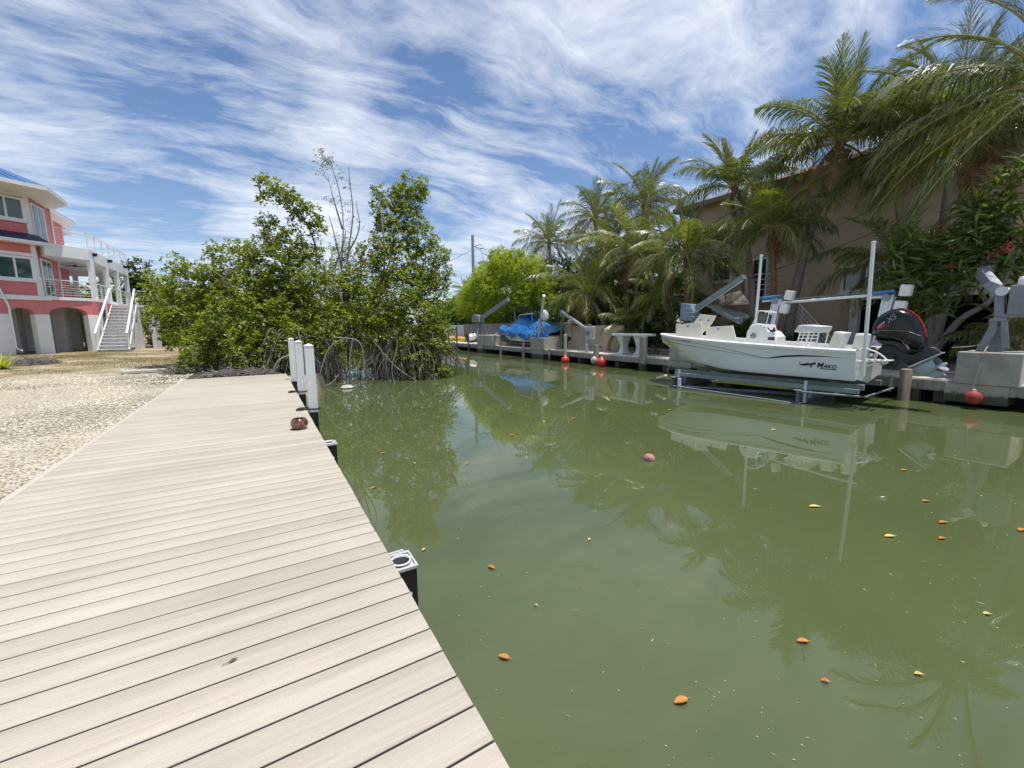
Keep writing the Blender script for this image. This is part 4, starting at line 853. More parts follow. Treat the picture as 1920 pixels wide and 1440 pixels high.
g_ = MB(); g_.tube([P(1876, 546, x=x), P(1912, 544, x=x)], .07, 12); g_.lathe([(.001, -.03), (.1, -.03), (.1, .03), (.001, .03)], P(1879, 546, x=x - .15), 14, Matrix.Rotation(R(90), 3, 'Y')); g_.build('winch_shaft', alu, t, smooth=40)
c1, c2_ = P(1898, 535, x=x - .05), P(1924, 590, x=x - .05); g_ = MB(); g_.bb((x - .2, c2_.y - .2, c2_.z), (x + .25, c1.y, c1.z)); g_.build('gearbox', galv, t, bevel=.02)
g_ = MB(); g_.bb((x - .16, P(1906, 545, x=x).y - .4, P(1900, 595, x=x).z), (x + .2, P(1884, 545, x=x).y, P(1900, 588, x=x).z)); g_.build('bracket', galv, t)
g_ = MB(); g_.lathe([(.001, 0), (.06, 0), (.06, .1), (.04, .16), (.001, .17)], P(1916, 533, x=x), 12); g_.build('cap', white_rail, t)
# one behind the skiff bow
x = 13.9; t = crane((13.9, 10.1, .99), 'grey lift crane with raised arm behind the open skiff hatches')
g_ = MB(); a = P(1302, 588, x=x); g_.beam((x, a.y, .99), (x, a.y, a.z), .18, .18); g_.build('column', galv, t, bevel=.01)
for dx in (-.35, .35):
    for dy in (-.35, .35):
        g_ = MB(); g_.beam((x + dx, a.y + dy, .99), (x + dx * .2, a.y + dy * .2, 1.9), .06, .06); g_.build('leg', galv, t)
outline([(1283, 569), (1301, 570), (1306, 584), (1303, 602), (1279, 600), (1281, 596)], x - .1, .40, 'gearbox', mat('blue_grey_gearbox', (.25, .31, .39), .45, .12, 4, dirt=.2), t, bevel=.02)
for yy_ in (578, 586, 594): g_ = MB(); g_.tube([P(1281.5, yy_, x=x - .31), P(1303, yy_, x=x - .31)], .012, 5); g_.build('seam', alu, t)
g_ = MB(); g_.beam(P(1303, 580, x=x), P(1396, 519, x=x), .16, .17); g_.build('boom', galv, t, bevel=.012)
g_ = MB(); g_.beam(P(1303, 586, x=x - .09), P(1393, 526, x=x - .09), .03, .03); g_.build('boom_rib', alu, t)
# tarp boat cranes
x = 13.9; t = crane((13.9, 26.2, 1.25), 'grey lift crane with raised arm beside the grey wood fence')
a = P(900, 627, x=x); h_ = P(902, 594, x=x); g_ = MB(); g_.beam((x, a.y, 1.25), (x, a.y, h_.z), .2, .2); g_.build('column', galv, t, bevel=.01)
for dx in (-.4, .4):
    for dy in (-.4, .4): g_ = MB(); g_.beam((x + dx, a.y + dy, 1.25), (x + dx * .15, a.y + dy * .15, 2.4), .07, .07); g_.build('leg', galv, t)
outline([(892, 590), (901, 592), (903, 604), (889, 604), (889, 597)], x - .05, .4, 'gearbox', galv, t, bevel=.02)
g_ = MB(); g_.beam(P(901, 597, x=x), P(953.5, 562, x=x), .2, .24); g_.build('boom', galv, t, bevel=.012)
t = crane((13.9, 19.6, 1.2), 'pale pole lift crane in front of the blue tarp boat')
a = P(1012, 628, x=x); top = P(1020, 554, x=x - .5); mid = P(1014, 598, x=x); g_ = MB(); g_.tube([(x, a.y, 1.2), (x, a.y, mid.z)], .09, 12); g_.build('column', alu, t, smooth=40)
for dx, dy in ((-.4, -.42), (.4, -.42), (-.4, .42), (.4, .42), (0, .5), (0, -.5)): g_ = MB(); g_.tube([(x + dx, a.y + dy, 1.2), (x + dx * .1, a.y + dy * .1, 2.1)], .025, 6); g_.build('leg', alu, t)
g_ = MB(); g_.beam(mid - V(0, 0, .1), top, .14, .15); g_.build('boom', alu, t, bevel=.01)
pts = [(1017, 583), (1021, 581), (1025, 586), (1027, 597), (1023, 601), (1019, 600), (1017, 594)]; pl = [XP(px, py, x - .05) for px, py in pts]; o_ = pl[0]
g_ = MB(); k = len(pl); cc = sum(pl, V(0, 0, 0)) / k; lay = [(-.16, .7), (-.1, 1), (.1, 1), (.16, .7)]; g_.add([cc + (p - cc) * q + V(o2, 0, 0) for o2, q in lay for p in pl], [(i * k + j, i * k + (j + 1) % k, (i + 1) * k + (j + 1) % k, (i + 1) * k + j) for i in range(3) for j in range(k)] + [tuple(range(k))[::-1], tuple(3 * k + j for j in range(k))])
g_.build('motor_cover', white_rail, t, smooth=50)
x = 13.95; t = crane((13.95, 15.5, DK), 'slim galvanised lift crane with lowered arm before the tan wall')
a = P(1100, 655, x=x); hd = P(1100, 619, x=x); g_ = MB(); g_.tube([(x, a.y, DK), (x, a.y, hd.z)], .07, 12); g_.build('column', alu, t, smooth=40)
for dx, dy in ((-.1, -.45), (-.1, .5), (.5, 0)): g_ = MB(); g_.tube([(x + dx, a.y + dy, DK), (x, a.y, 1.35)], .022, 6); g_.build('leg', galv, t)
g_ = MB(); g_.beam(hd + V(0, 0, .05), P(1053, 584, x=x), .10, .12); g_.build('boom', alu, t, bevel=.008)
g_ = MB(); g_.beam(P(1053, 584, x=x) + V(0, .05, .1), P(1053, 594, x=x), .14, .10); g_.build('boom_tip', galv, t, bevel=.008)
g_ = MB(); q0 = P(1102, 612, x=x - .05); q1 = P(1112, 637, x=x - .05); g_.bb((x - .2, q1.y, q1.z), (x + .1, q0.y, q0.z)); wb = g_.build('winch_box', alu, t, bevel=.03)
g_ = MB(); g_.tube(bez([V(x - .24, q0.y + .05, q0.z + .05), V(x - .24, q1.y - .08, q0.z + .05), V(x - .24, q1.y - .08, q1.z - .05), V(x - .24, q0.y + .05, q1.z - .05), V(x - .24, q0.y + .05, q0.z + .05)], 3), .02, 6); g_.lathe([(.001, 0), (.12, 0), (.12, .02), (.001, .02)], V(x - .205, (q0.y + q1.y) / 2, (q0.z + q1.z) / 2), 14, Matrix.Rotation(R(-90), 3, 'Y')); g_.build('guard', galv, wb)
# white slanted lift towers with blue rollers and the pipe between them
alu_w = mat('white_anodised_aluminium', (.66, .69, .75), .3, .08, 5, metal=.15)
for i, (bx, by, tx, ty, lab) in enumerate(((1437, 640, 1459, 563, 'left slanted white lift tower with blue tube behind the console'), (1648, 640, 1668, 556, 'right slanted white lift tower with blue tube behind the outboard'))):
    x = 13.9; a, c = P(bx, by, x=x), P(tx, ty, x=x); a = a + (a - c) * .35; t = empty('lift_tower', (a.x, a.y, DK), label=lab, cat='lift tower', group='slanted white lift towers behind the skiff')
    g_ = MB(); g_.beam(a, c, .24, .22); g_.build('track', alu_w, t, bevel=.01)
    u = (c - a).normalized(); sd_ = V(0, -1, 0)
    for s2 in (-.05, .07): g_ = MB(); g_.beam(a + V(-.13, s2, 0), c + V(-.13, s2, 0), .02, .03); g_.build('track_rib', alu, t)
    g_ = MB(); q = c + sd_ * .26 - u * .12; g_.beam(q - u * .30, q + u * .0, .22, .24); g_.build('motor', white_rail, t, bevel=.05)
    g_ = MB(); q = c + sd_ * .30 + u * .12; g_.beam(q - u * .13, q + u * .15, .22, .22); g_.build('motor_cap', white_rail, t, bevel=.03)
    g_ = MB(); g_.beam(q - u * .55 + V(0, .02, 0), q - u * .30, .13, .14); g_.build('gear_housing', alu, t, bevel=.02)
    g_ = MB(); g_.lathe([(.001, -.04), (.09, -.04), (.09, .04), (.001, .04)], c + V(-.14, .02, -.03), 14, Matrix.Rotation(R(90), 3, 'Y')); g_.build('pulley', galv, t)
    for k_, dz in ((0, .12), (1, .01)):
        g_ = MB(); q0 = c + V(-.03, -.1, dz); g_.tube([q0, q0 + V(0, .55 if i == 0 else .55, -.02)], .048 if k_ == 0 else .036, 10); g_.build('blue_tube', mat('blue_tube', (.06, .20, .42), .4, .1, 5, spec=.5) if k_ == 0 else alu, t, smooth=60)
a, c = P(1462, 568, x=14.), P(1655, 552, x=14.)
t = empty('lift_drive_pipe', (14, (a.y + c.y) / 2, a.z), label='long white pipe joining the two slanted lift towers', cat='pipe')
g_ = MB(); g_.tube([a, c], .04, 10); g_.build('pipe', white_rail, t, smooth=60); g_ = MB(); g_.tube([a + V(.12, 0, .09), c + V(.12, 0, .09)], .014, 6)
for k_ in range(1, 6): q = a.lerp(c, k_ / 6); g_.tube([q, q + V(.12, 0, .09)], .012, 5)
g_.build('cable', galv, t)
# concrete table
t = empty('pedestal_table', (14.1, 12.9, DK), label='white cast concrete table on two flared pedestals by the dark shrubs', cat='table')
ya, yb = P(1148, 628, x=13.75).y, P(1209, 630, x=13.75).y; zt = P(1180, 626, x=13.75).z
wc = mat('white_cast_concrete', (.74, .73, .70), .8, .10, 3, .2, 30, dirt=.3)
g_ = MB(); g_.bb((13.72, yb, zt - .10), (14.45, ya, zt)); g_.build('table_top', wc, t, bevel=.025)
for py_ in (P(1160, 640, x=13.75).y, P(1191, 640, x=13.75).y):
    g_ = MB()
    for s2 in (1,):
        prof = [(.17, 0), (.17, .07), (.13, .11), (.10, .2), (.095, .38), (.11, .48), (.16, zt - DK - .16), (.17, zt - DK - .102)]
        for (w0, z0), (w1, z1_) in zip(prof, prof[1:]): g_.add([(14.08 + a_ * w_ * 1.6, py_ + b_ * w_, DK + z_) for z_, w_ in ((z0, w0), (z1_, w1)) for a_, b_ in ((-1, -1), (1, -1), (1, 1), (-1, 1))], [(0, 1, 5, 4), (1, 2, 6, 5), (2, 3, 7, 6), (3, 0, 4, 7), (3, 2, 1, 0), (4, 5, 6, 7)])
    g_.build('leg', wc, t)
# ------------------------------------------------------------------ boat under the blue tarp
TB = V(14.75, 0, 0); p0 = P(1046, 640, x=14.6); p1 = P(940, 612, x=14.6); ystern = p0.y; ybow = p1.y
Lb = ybow - ystern
t = empty('covered_boat', (14.75, (ystern + ybow) / 2, DK), label='white boat under a rumpled blue tarp on blocks before the grey fence', cat='boat')
g_ = MB(); rows = []
for i in range(19):
    s = i / 18; hb = 1.0 * max(0, 1 - max(0, (s - .4) / .6) ** 2.2) ** .7; shz = 1.30 + .42 * s ** 1.5; cz = .92 + .35 * max(0, (s - .5) / .5) ** 2; kz = .80 + .75 * max(0, (s - .6) / .4) ** 2.4; yy_ = ystern + Lb * s
    h_ = [(hb, shz), (hb * .97, lerp(shz, cz, .5)), (hb * .86, cz), (hb * .45, lerp(cz, kz, .6)), (0, kz)]
    rows.append([(14.85 - x_, yy_ - (s > .7) * (s - .7) * 1.0 * (1 - (z_ - .8)), z_) for x_, z_ in h_] + [(14.85 + x_, yy_ - (s > .7) * (s - .7) * 1.0 * (1 - (z_ - .8)), z_) for x_, z_ in h_[::-1][1:]])
n = 9; g_.add([p for r_ in rows for p in r_], [(i * n + j, i * n + j + 1, (i + 1) * n + j + 1, (i + 1) * n + j) for i in range(18) for j in range(n - 1)] + [tuple(range(n))])
g_.build('hull', gel2, t, smooth=40)
tarpm = mat('blue_tarp', (.005, .13, .46), .45, .25, 2.5, .5, 7, c2=(.015, .22, .62), spec=.6)
rngt = np.random.default_rng(11); nx, ny = 46, 60; vs = []
prof = [(0, .25), (.10, .45), (.24, .62), (.40, .98), (.52, 1.12), (.62, .95), (.74, .45), (.86, .16), (1.0, .14)]
for i in range(ny + 1):
    s = i / ny * 1.04 - .02; hb = 1.03 * max(0, 1 - max(0, (min(s, 1) - .45) / .58) ** 2.2) ** .6 + .06; shz = 1.32 + .44 * max(0, s) ** 1.5; top_ = interp(min(max(s, 0), 1), prof)
    for j in range(nx + 1):
        u = j / nx * 2 - 1; a_ = abs(u)
        if a_ < .72: q = a_ / .72; x_ = hb * (q ** .8) ; z_ = shz + top_ * (1 - q ** 1.6)
        else:
            q = (a_ - .72) / .28; drop = .18 + .16 * math.sin(s * 9 + 1) + .12 * math.sin(s * 23); x_ = hb + .015; z_ = shz - q * max(.06, drop + (.25 if .25 < s < .6 else 0))
        wv = .03 * math.sin(s * 60 + u * 7) * math.sin(u * 9 + s * 11) + .035 * math.sin(s * 31 - u * 16) * a_
        vs.append((14.85 + math.copysign(x_, u) + wv * (1 if a_ > .6 else 0), ystern + Lb * s, z_ + wv * (a_ < .75)))
vs = np.array(vs); I = np.arange(ny)[:, None] * (nx + 1) + np.arange(nx)[None]; f4 = np.stack([I, I + 1, I + nx + 2, I + nx + 1], -1).reshape(-1, 4)
npmesh('tarp', vs, f4, tarpm, parent=t, smooth=True)
g_ = MB(); zt = P(985, 582, x=14.7).z; ya, yb = P(963, 582, x=14.7).y, P(1012, 582, x=14.7).y
g_.bb((14.2, yb, zt), (15.4, ya, zt + .05)); 
for k_ in range(5): g_.tube([(14.35, lerp(yb, ya, .15 + k_ * .14), zt + .05), (14.35, lerp(yb, ya, .15 + k_ * .14), zt + .3)], .02, 5)
g_.build('hard_top', black, t)
g_ = MB()
for yy_ in (lerp(yb, ya, .15), lerp(yb, ya, .8)):
    for xx in (14.4, 15.2): g_.tube([(xx, yy_, zt), (xx, yy_ - .15, 1.9)], .025, 6)
g_.tube(bez([V(14.2, lerp(yb, ya, .42), 1.9), V(14.15, lerp(yb, ya, .5), zt - .35), V(14.15, yb - .2, zt - .25)], 5), .022, 6); g_.build('top_frame', alu, t)
g_ = MB(); yy_ = P(951, 650, x=14.4).y; g_.bb((14.1, yy_ - .35, DK), (14.5, yy_ + .35, .80)); g_.build('support_block', mat('tan_block', (.5, .44, .32), .9, .1, 4), t, bevel=.01)
g_ = MB(); g_.bb((14.4, ystern + .5, .68), (14.5, ybow - 2., .76)); g_.bb((15.1, ystern + .5, .68), (15.2, ybow - 2., .76)); g_.tube([(14.45, ystern + 1, DK), (14.45, ystern + 1, .7)], .05, 6); g_.tube([(15.15, ystern + 1, DK), (15.15, ystern + 1, .7)], .05, 6); g_.build('trailer_frame', galv, t)
g_ = MB(); g_.bb((14.7, ystern - .75, 1.0), (15.0, ystern - .1, 1.25)); g_.bb((14.78, ystern - .6, .66), (14.92, ystern - .3, 1.0)); g_.build('outboard', midm, t, bevel=.03)
# clutter at the far end
g_ = MB(); c = P(872, 651, x=14.5); x=14.5; y_ = P(885, 640, x=x).y; g_.lathe([(.001, -.35), (.3, -.35), (.38, -.2), (.38, .2), (.3, .35), (.001, .35)], V(14.4, y_, .98), 18, Matrix.Rotation(R(90), 3, 'Y'))
tag(g_.build('rolled_tarp', black, smooth=50), 'rolled black tarp lying left of the farthest footing', 'rolled tarp')
g_ = MB(); g_.lathe([(.001, -.3), (.22, -.3), (.28, 0), (.2, .3), (.001, .3)], V(14.3, y_ - .5, 1.05), 14, Matrix.Rotation(R(70), 3, 'Y')); tag(g_.build('white_drum', white, smooth=50), 'white rounded drum between the rolled tarp and far footing', 'drum')
t = empty('small_outboard', V(14.6, P(928, 640, x=14.6).y, .6), label='small dark outboard motor lying by the grey fence', cat='outboard motor')
c = V(14.6, P(928, 640, x=14.6).y, .9); g_ = MB(); g_.pillow([(-.45, -.1), (-.2, -.25), (.45, -.18), (.55, .05), (.2, .2), (-.35, .15)], c, V(0, -1, 0), V(0, 0, 1), [(-.2, .8), (-.15, 1), (.15, 1), (.2, .8)]); g_.build('cowl', midm, t, smooth=40)
g_ = MB(); g_.tube([c + V(0, .3, 0), c + V(0, .1, .25), c + V(0, -.35, .5)], [.05, .05, .03], 8); g_.build('tiller', alu, t)
t = empty('kayak', V(15, P(855, 640, x=15.).y, .55), label='yellow and orange kayak lying far down the opposite bank', cat='kayak')
y_ = P(858, 636, x=15.).y; g_ = MB(); g_.tube([V(15.0, y_ - 2.4, .8), V(15, y_ - 1.5, .72), V(15, y_, .68), V(15, y_ + 1.5, .72), V(15, y_ + 2.2, .85)], [.05, .25, .34, .25, .05], 12); g_.build('hull', mat('yellow_orange_plastic', (.7, .32, .03), .4, .3, 2, c2=(.75, .5, .08)), t, smooth=60)
g_ = MB(); g_.lathe([(.22, 0), (.26, .02), (.22, .05), (.18, .03)], V(15, y_, 1.0), 16); g_.build('cockpit_rim', black, t)

# ================================================================== TAN HOUSE ON THE RIGHT
stuc = mat('tan_stucco', (.56, .43, .315), .92, .07, 1.0, .15, 50, dirt=.15)
trim = mat('cream_trim', (.74, .71, .66), .7, .06, 3); darkg = glass('dark_window_glass'); door_dark = mat('dark_interior', (.012, .012, .014), .8, .2, 1)
XH = 20.
th = empty('tan_house', (XH + 5, 5, .5), label='large tan stucco house behind the coconut palms on the right', cat='house')
yN = P(1302, 400, x=XH).y + .1; eave = 7.9
yd0, yd1 = P(1700, 600, x=XH).y - 2.4, P(1608, 600, x=XH).y; zd = P(1612, 565, x=XH).z + .05
# front wall in pieces around the openings
w1 = (P(1370, 500, x=XH).y, P(1340, 500, x=XH).y, P(1355, 525, x=XH).z, P(1355, 484, x=XH).z)
w2 = (P(1437, 500, x=XH).y, P(1414, 500, x=XH).y, P(1420, 560, x=XH).z, P(1420, 488, x=XH).z)
w3 = (P(1668, 520, x=XH).y, P(1583, 520, x=XH).y, P(1600, 543, x=XH).z, P(1585, 504, x=XH).z)
w4 = (yd0, yd1, .5, zd)
ysp = sorted({-6., yN, *[v for q in (w1, w2, w3, w4) for v in q[:2]]}); g_ = MB()
for ya, yb in zip(ysp, ysp[1:]):
    ym = (ya + yb) / 2; z_ = .4; holes = sorted([q[2:] for q in (w1, w2, w3, w4) if q[0] < ym < q[1]])
    for a_, b_ in holes:
        if a_ > z_: g_.bb((XH, ya, z_), (XH + .25, yb, a_))
        z_ = b_
    g_.bb((XH, ya, z_), (XH + .25, yb, eave))
g_.bb((XH + .26, yN - .25, .4), (XH + 10, yN, eave)); g_.bb((XH + .26, -6, .4), (XH + 10, -5.75, eave)); g_.bb((XH + 9.75, -5.74, .4), (XH + 10, yN - .26, eave))
g_.build('wall', stuc, th)
g_ = MB(); g_.bb((XH + .5, -5.7, 2.9), (XH + 9.7, yN - .3, 3.0)); g_.bb((XH + 3, -5.7, .4), (XH + 3.1, yN - .3, eave - .1)); g_.build('inner_floor', door_dark, th)
g_ = MB(); e0 = eave; g_.add([(XH - .7, -7, e0), (XH + 10.7, -7, e0), (XH + 10.7, yN + .7, e0), (XH - .7, yN + .7, e0), (XH + 5, -2, e0 + 2.0), (XH + 5, yN - 5, e0 + 2.0)], [(0, 1, 4), (1, 2, 5, 4), (2, 3, 5), (3, 0, 4, 5), (3, 2, 1, 0)])
g_.build('roof', mat('brown_roof_tiles', (.20, .10, .07), .9, .3, 6, .4, 12), th)
g_ = MB(); g_.bb((XH - .72, -7, e0 - .2), (XH - .68, yN + .7, e0 + .02)); g_.bb((XH - .67, yN + .66, e0 - .2), (XH + 10.7, yN + .7, e0 + .02)); g_.build('fascia', mat('brown_fascia', (.20, .15, .11), .8, .1, 3), th)
def house_window(q, nm='window', panes=1, parent=th, gm=darkg):
    ya, yb, za, zb_ = q; g = MB(); f_ = .09
    g.bb((XH - .05, ya - f_, za - f_), (XH + .1, ya, zb_ + f_)); g.bb((XH - .05, yb, za - f_), (XH + .1, yb + f_, zb_ + f_)); g.bb((XH - .05, ya + .0, zb_), (XH + .1, yb, zb_ + f_)); g.bb((XH - .05, ya, za - f_), (XH + .1, yb, za))
    for i in range(1, panes): ym = lerp(ya, yb, i / panes); g.bb((XH + .0, ym - .03, za), (XH + .1, ym + .03, zb_))
    w_ = g.build(nm, trim, parent, bevel=.008)
    g = MB(); g.bb((XH - .12, ya - .16, za - .17), (XH + .05, yb + .16, za - .095)); g.build('sill', trim, w_, bevel=.01)
    g = MB(); g.bb((XH + .06, ya, za), (XH + .08, yb, zb_)); g.build('pane', gm, w_); return w_
house_window(w1); house_window(w2, 'balcony_door'); house_window(w3, panes=2, gm=mat('reflecting_window_glass', (.10, .11, .10), .08, .5, 1.5, spec=1.))
g_ = MB(); g_.bb((XH - .06, yd1, .5), (XH + .26, yd1 + .26, zd + .2)); g_.bb((XH - .06, yd0, zd), (XH + .26, yd1 - .001, zd + .2)); g_.build('doorway_frame', trim, th, bevel=.01)
# balcony and stairs
zb_ = P(1420, 557, x=XH - .8).z; ya_, yb2 = P(1448, 530, x=XH - 1.2).y, P(1400, 530, x=XH - 1.2).y
g_ = MB(); g_.bb((XH - 1.2, ya_, zb_ - .15), (XH - .01, yb2, zb_)); g_.build('balcony_floor', trim, th, bevel=.01)
g_ = MB()
for z_ in (.95, .72, .5, .28): g_.tube([(XH - 1.18, yb2, zb_ + z_), (XH - 1.18, ya_, zb_ + z_), (XH - .05, ya_, zb_ + z_)], .025 if z_ > .9 else .018, 6)
for y_ in (ya_, yb2): g_.tube([(XH - 1.18, y_, zb_), (XH - 1.18, y_, zb_ + .97)], .028, 6)
g_.build('balcony_railing', white_rail, th)
xs = XH - 2.2; ta, tb = P(1505, 577, x=xs), P(1572, 648, x=xs); 
g_ = MB(); zf = lambda k_: (ta.lerp(tb, k_))
off = V(0, 0, 0)
for k_ in range(6):
    dz = V(0, 0, -k_ * .17); g_.tube([ta + (ta - tb) * .25 + dz, tb + dz], .028 if k_ == 0 else .02, 6)
for q in (0., .48, 1.): p_ = ta.lerp(tb, q); g_.tube([p_ + V(0, 0, .0), p_ + V(0, 0, -1.0)], .028, 6)
sr = g_.build('stair_railing', white_rail, th)
g_ = MB(); N_ = 12
for k_ in range(N_):
    p_ = (ta + (ta - tb) * .2).lerp(tb, k_ / (N_ - 1)); zz_ = max(p_.z - 1.0, .55); g_.bb((xs + .05, p_.y - .16, .5), (XH - 1.25, p_.y + .16, zz_))
g_.build('steps', mat('pinkish_masonry', (.42, .33, .28), .9, .1, 2), th)
# shade sail
sail = mat('grey_shade_cloth', (.60, .60, .57), .8, .12, 2.5, c2=(.7, .7, .66)); cs = [P(1318, 570, x=16.2), P(1412, 597, x=17.), P(1385, 607, x=15.6), P(1355, 596, x=15.4)]
n = 14; vs = []
A_, B_, C_, D_ = cs[0], P(1372, 573, x=18.2), cs[1], cs[2]
for i in range(n + 1):
    for j in range(n + 1):
        u, v = i / n, j / n; p_ = A_ * (1 - u) * (1 - v) + B_ * u * (1 - v) + C_ * u * v + D_ * (1 - u) * v; p_ = p_ + V(0, 0, -.28 * math.sin(math.pi * u) * math.sin(math.pi * v) + .012 * math.sin(u * 25)); vs.append(p_)
I = np.arange(n)[:, None] * (n + 1) + np.arange(n)[None]; o = npmesh('shade_sail', np.array([tuple(v) for v in vs]), np.stack([I, I + 1, I + n + 2, I + n + 1], -1).reshape(-1, 4), sail, smooth=True)
so = o.modifiers.new('thick', 'SOLIDIFY'); so.thickness = .01; tag(o, 'sagging grey fabric shade sail behind the skiff hatches', 'shade sail')
g_ = MB(); g_.add([P(1345, 556, x=18.5), P(1388, 545, x=18.5), P(1408, 570, x=17.2), P(1352, 572, x=17.2)], [(0, 1, 2, 3)]); o = g_.build('beige_awning', mat('beige_awning_cloth', (.5, .44, .36), .85, .15, 3, .3, 10)); so = o.modifiers.new('thick', 'SOLIDIFY'); so.thickness = .02; tag(o, 'slack beige awning cloth above the grey shade sail', 'awning')
#HOUSE
# ================================================================== PINK HOUSE
pink = mat('pink_lap_siding', (.62, .19, .20), .7, .06, 1.5, .0, dirt=.10); pinks = mat('pink_stucco', (.64, .21, .215), .85, .05, 1.2, .15, 40)
wh = mat('white_house_trim', (.78, .78, .77), .55, .04, 2); blueroof = mat('blue_metal_roof', (.06, .16, .36), .35, .1, 1.5, metal=.2); navy = mat('navy_metal_roof', (.015, .035, .12), .35, .15, 1.5)
hw = glass('green_tinted_glass', (.03, .07, .07)); cable = mat('steel_cable', (.55, .56, .58), .3, .1, 3, metal=.5); soff = mat('white_soffit', (.72, .71, .68), .8, .04, 2)
A_ = V(-10.8, 35.3, 0); d_h = V(.75, .66, 0).normalized(); n_h = V(d_h.y, -d_h.x, 0); up = V(0, 0, 1)
ph = empty('pink_house', (-12, 38, .5), label='three storey pink and white house on arches with curved balconies', cat='house')
def F(t, z, out=0.): return A_ + d_h * t + n_h * out + up * z
def slabp(poly, z0, z1, name, m, bevel=.0):
    g = MB(); k = len(poly); g.add([(p[0], p[1], z0) for p in poly] + [(p[0], p[1], z1) for p in poly], [tuple(range(k))[::-1], tuple(range(k, 2 * k))] + [(i, (i + 1) % k, k + (i + 1) % k, k + i) for i in range(k)]); return g.build(name, m, ph, bevel=bevel)
# walls above the deck, enclosed block
blk1 = [tuple((A_ - d_h * 9)[:2]), tuple(A_[:2]), (-10.8, 38.5), (-11.7, 38.52), (-11.7, 43.5), (-13.0, 43.52), (-13.0, 47.3), (-20, 47.3), (-22, 40)]
slabp(blk1, 3.66, 9.6, 'wall', pink)
# lap siding shadow lines on the front
g_ = MB()
for z_ in np.arange(3.9, 9.5, .2):
    if 6.15 < z_ < 7.0: continue
    a, b_ = F(-9, z_, .012), F(-.02, z_, .012); g_.beam(a, b_, .018, .185)
g_.build('siding_board', pink, ph)
def fbox(t0, t1, z0, z1, o0, o1, name, m, bevel=.0, par=None):
    g = MB(); vs = [F(t, z, o) for t in (t0, t1) for z in (z0, z1) for o in (o0, o1)]
    g.add(vs, [(0, 1, 3, 2), (4, 6, 7, 5), (0, 4, 5, 1), (2, 3, 7, 6), (0, 2, 6, 4), (1, 5, 7, 3)]); return g.build(name, m, par or ph, bevel=bevel)
fbox(-.13, .03, 3.86, 9.5, -.05, .06, 'corner_board', wh)
fbox(-9, .03, 9.28, 9.5, .022, .05, 'frieze_board', wh)
fbox(-9, .40, 3.60, 3.85, .0, .12, 'band_board', wh, .01)
fbox(-9, .05, 6.05, 6.22, .022, .08, 'band_board', wh)
def fwin(t0, t1, z0, z1, panes=2):
    w_ = fbox(t0 - .13, t1 + .13, z0 - .14, z1 + .14, .03, .09, 'window', wh, .01)
    k = (t1 - t0) / panes
    for i in range(panes): fbox(t0 + k * i + .05, t0 + k * (i + 1) - .05, z0, z1, .085, .10, 'pane', hw, par=w_)
    fbox(t0 - .17, t1 + .17, z0 - .22, z0 - .145, .03, .13, 'sill', wh, .01, par=w_); return w_
for i in range(3):
    for z0, z1 in ((8.08, 9.08), (4.82, 6.0 - .12)): fwin(-1.6 - i * 2.9, -.22 - i * 2.9, z0, z1)
# skirt roof between the floors
g_ = MB(); a0, a1 = F(-9, 7.32, .02), F(.10, 7.32, .02); c0, c1 = F(-9, 6.92, .75), F(.35, 6.92, .75); g_.add([a0, a1, c1, c0, a0 - up * .4, a1 - up * .4, c1 - up * .06, c0 - up * .06], [(0, 1, 2, 3), (4, 7, 6, 5), (0, 4, 5, 1), (2, 1, 5, 6), (3, 2, 6, 7), (0, 3, 7, 4)])
for i in range(30): g_.beam(F(-8.8 + i * .31, 7.335, .02), F(-8.8 + i * .31, 6.935, .74), .02, .03)
g_.build('skirt_roof', navy, ph); fbox(-9, .36, 6.70, 6.86, .1, .76, 'skirt_fascia', wh, .01)
# main roofs: eave polygons with a pitched top
def roof(poly, z, apex, name='roof', th=.20):
    k = len(poly); g = MB(); g.add([(p[0], p[1], z - th) for p in poly] + [(p[0], p[1], z) for p in poly], [tuple(range(k))[::-1]] + [(i, (i + 1) % k, k + (i + 1) % k, k + i) for i in range(k)]); e_ = g.build('eave', soff, ph)
    g = MB(); ex = [(p[0], p[1], z + .005) for p in poly]; g.add(ex + [apex], [(i, (i + 1) % k, k) for i in range(k)])
    ap = Vector(apex)
    for i in range(k):
        p, q = Vector(ex[i]), Vector(ex[(i + 1) % k])
        for j in range(1, int((q - p).length / .45)): a = p.lerp(q, j * .45 / (q - p).length); g.beam(a + up * .01, a.lerp(ap, .35) + up * .02, .02, .035)
    g.build(name, blueroof, ph)
roof([(-16.5, 28.1), (-10.7, 32.43), (-9.35, 33.45), (-9.50, 36.8), (-10.9, 38.9), (-18, 42), (-21, 36)], 9.6, (-15.2, 36.2, 12.4))
roof([(-10.83, 38.2), (-10.87, 43.3), (-12.2, 44.6), (-19, 44.6), (-19, 38.2)], 9.55, (-15.0, 41.5, 11.8))
roof([(-12.1, 44.0), (-12.2, 47.2), (-13.4, 48.4), (-19, 48.4), (-19, 44.7)], 9.5, (-15.5, 46.5, 11.2))
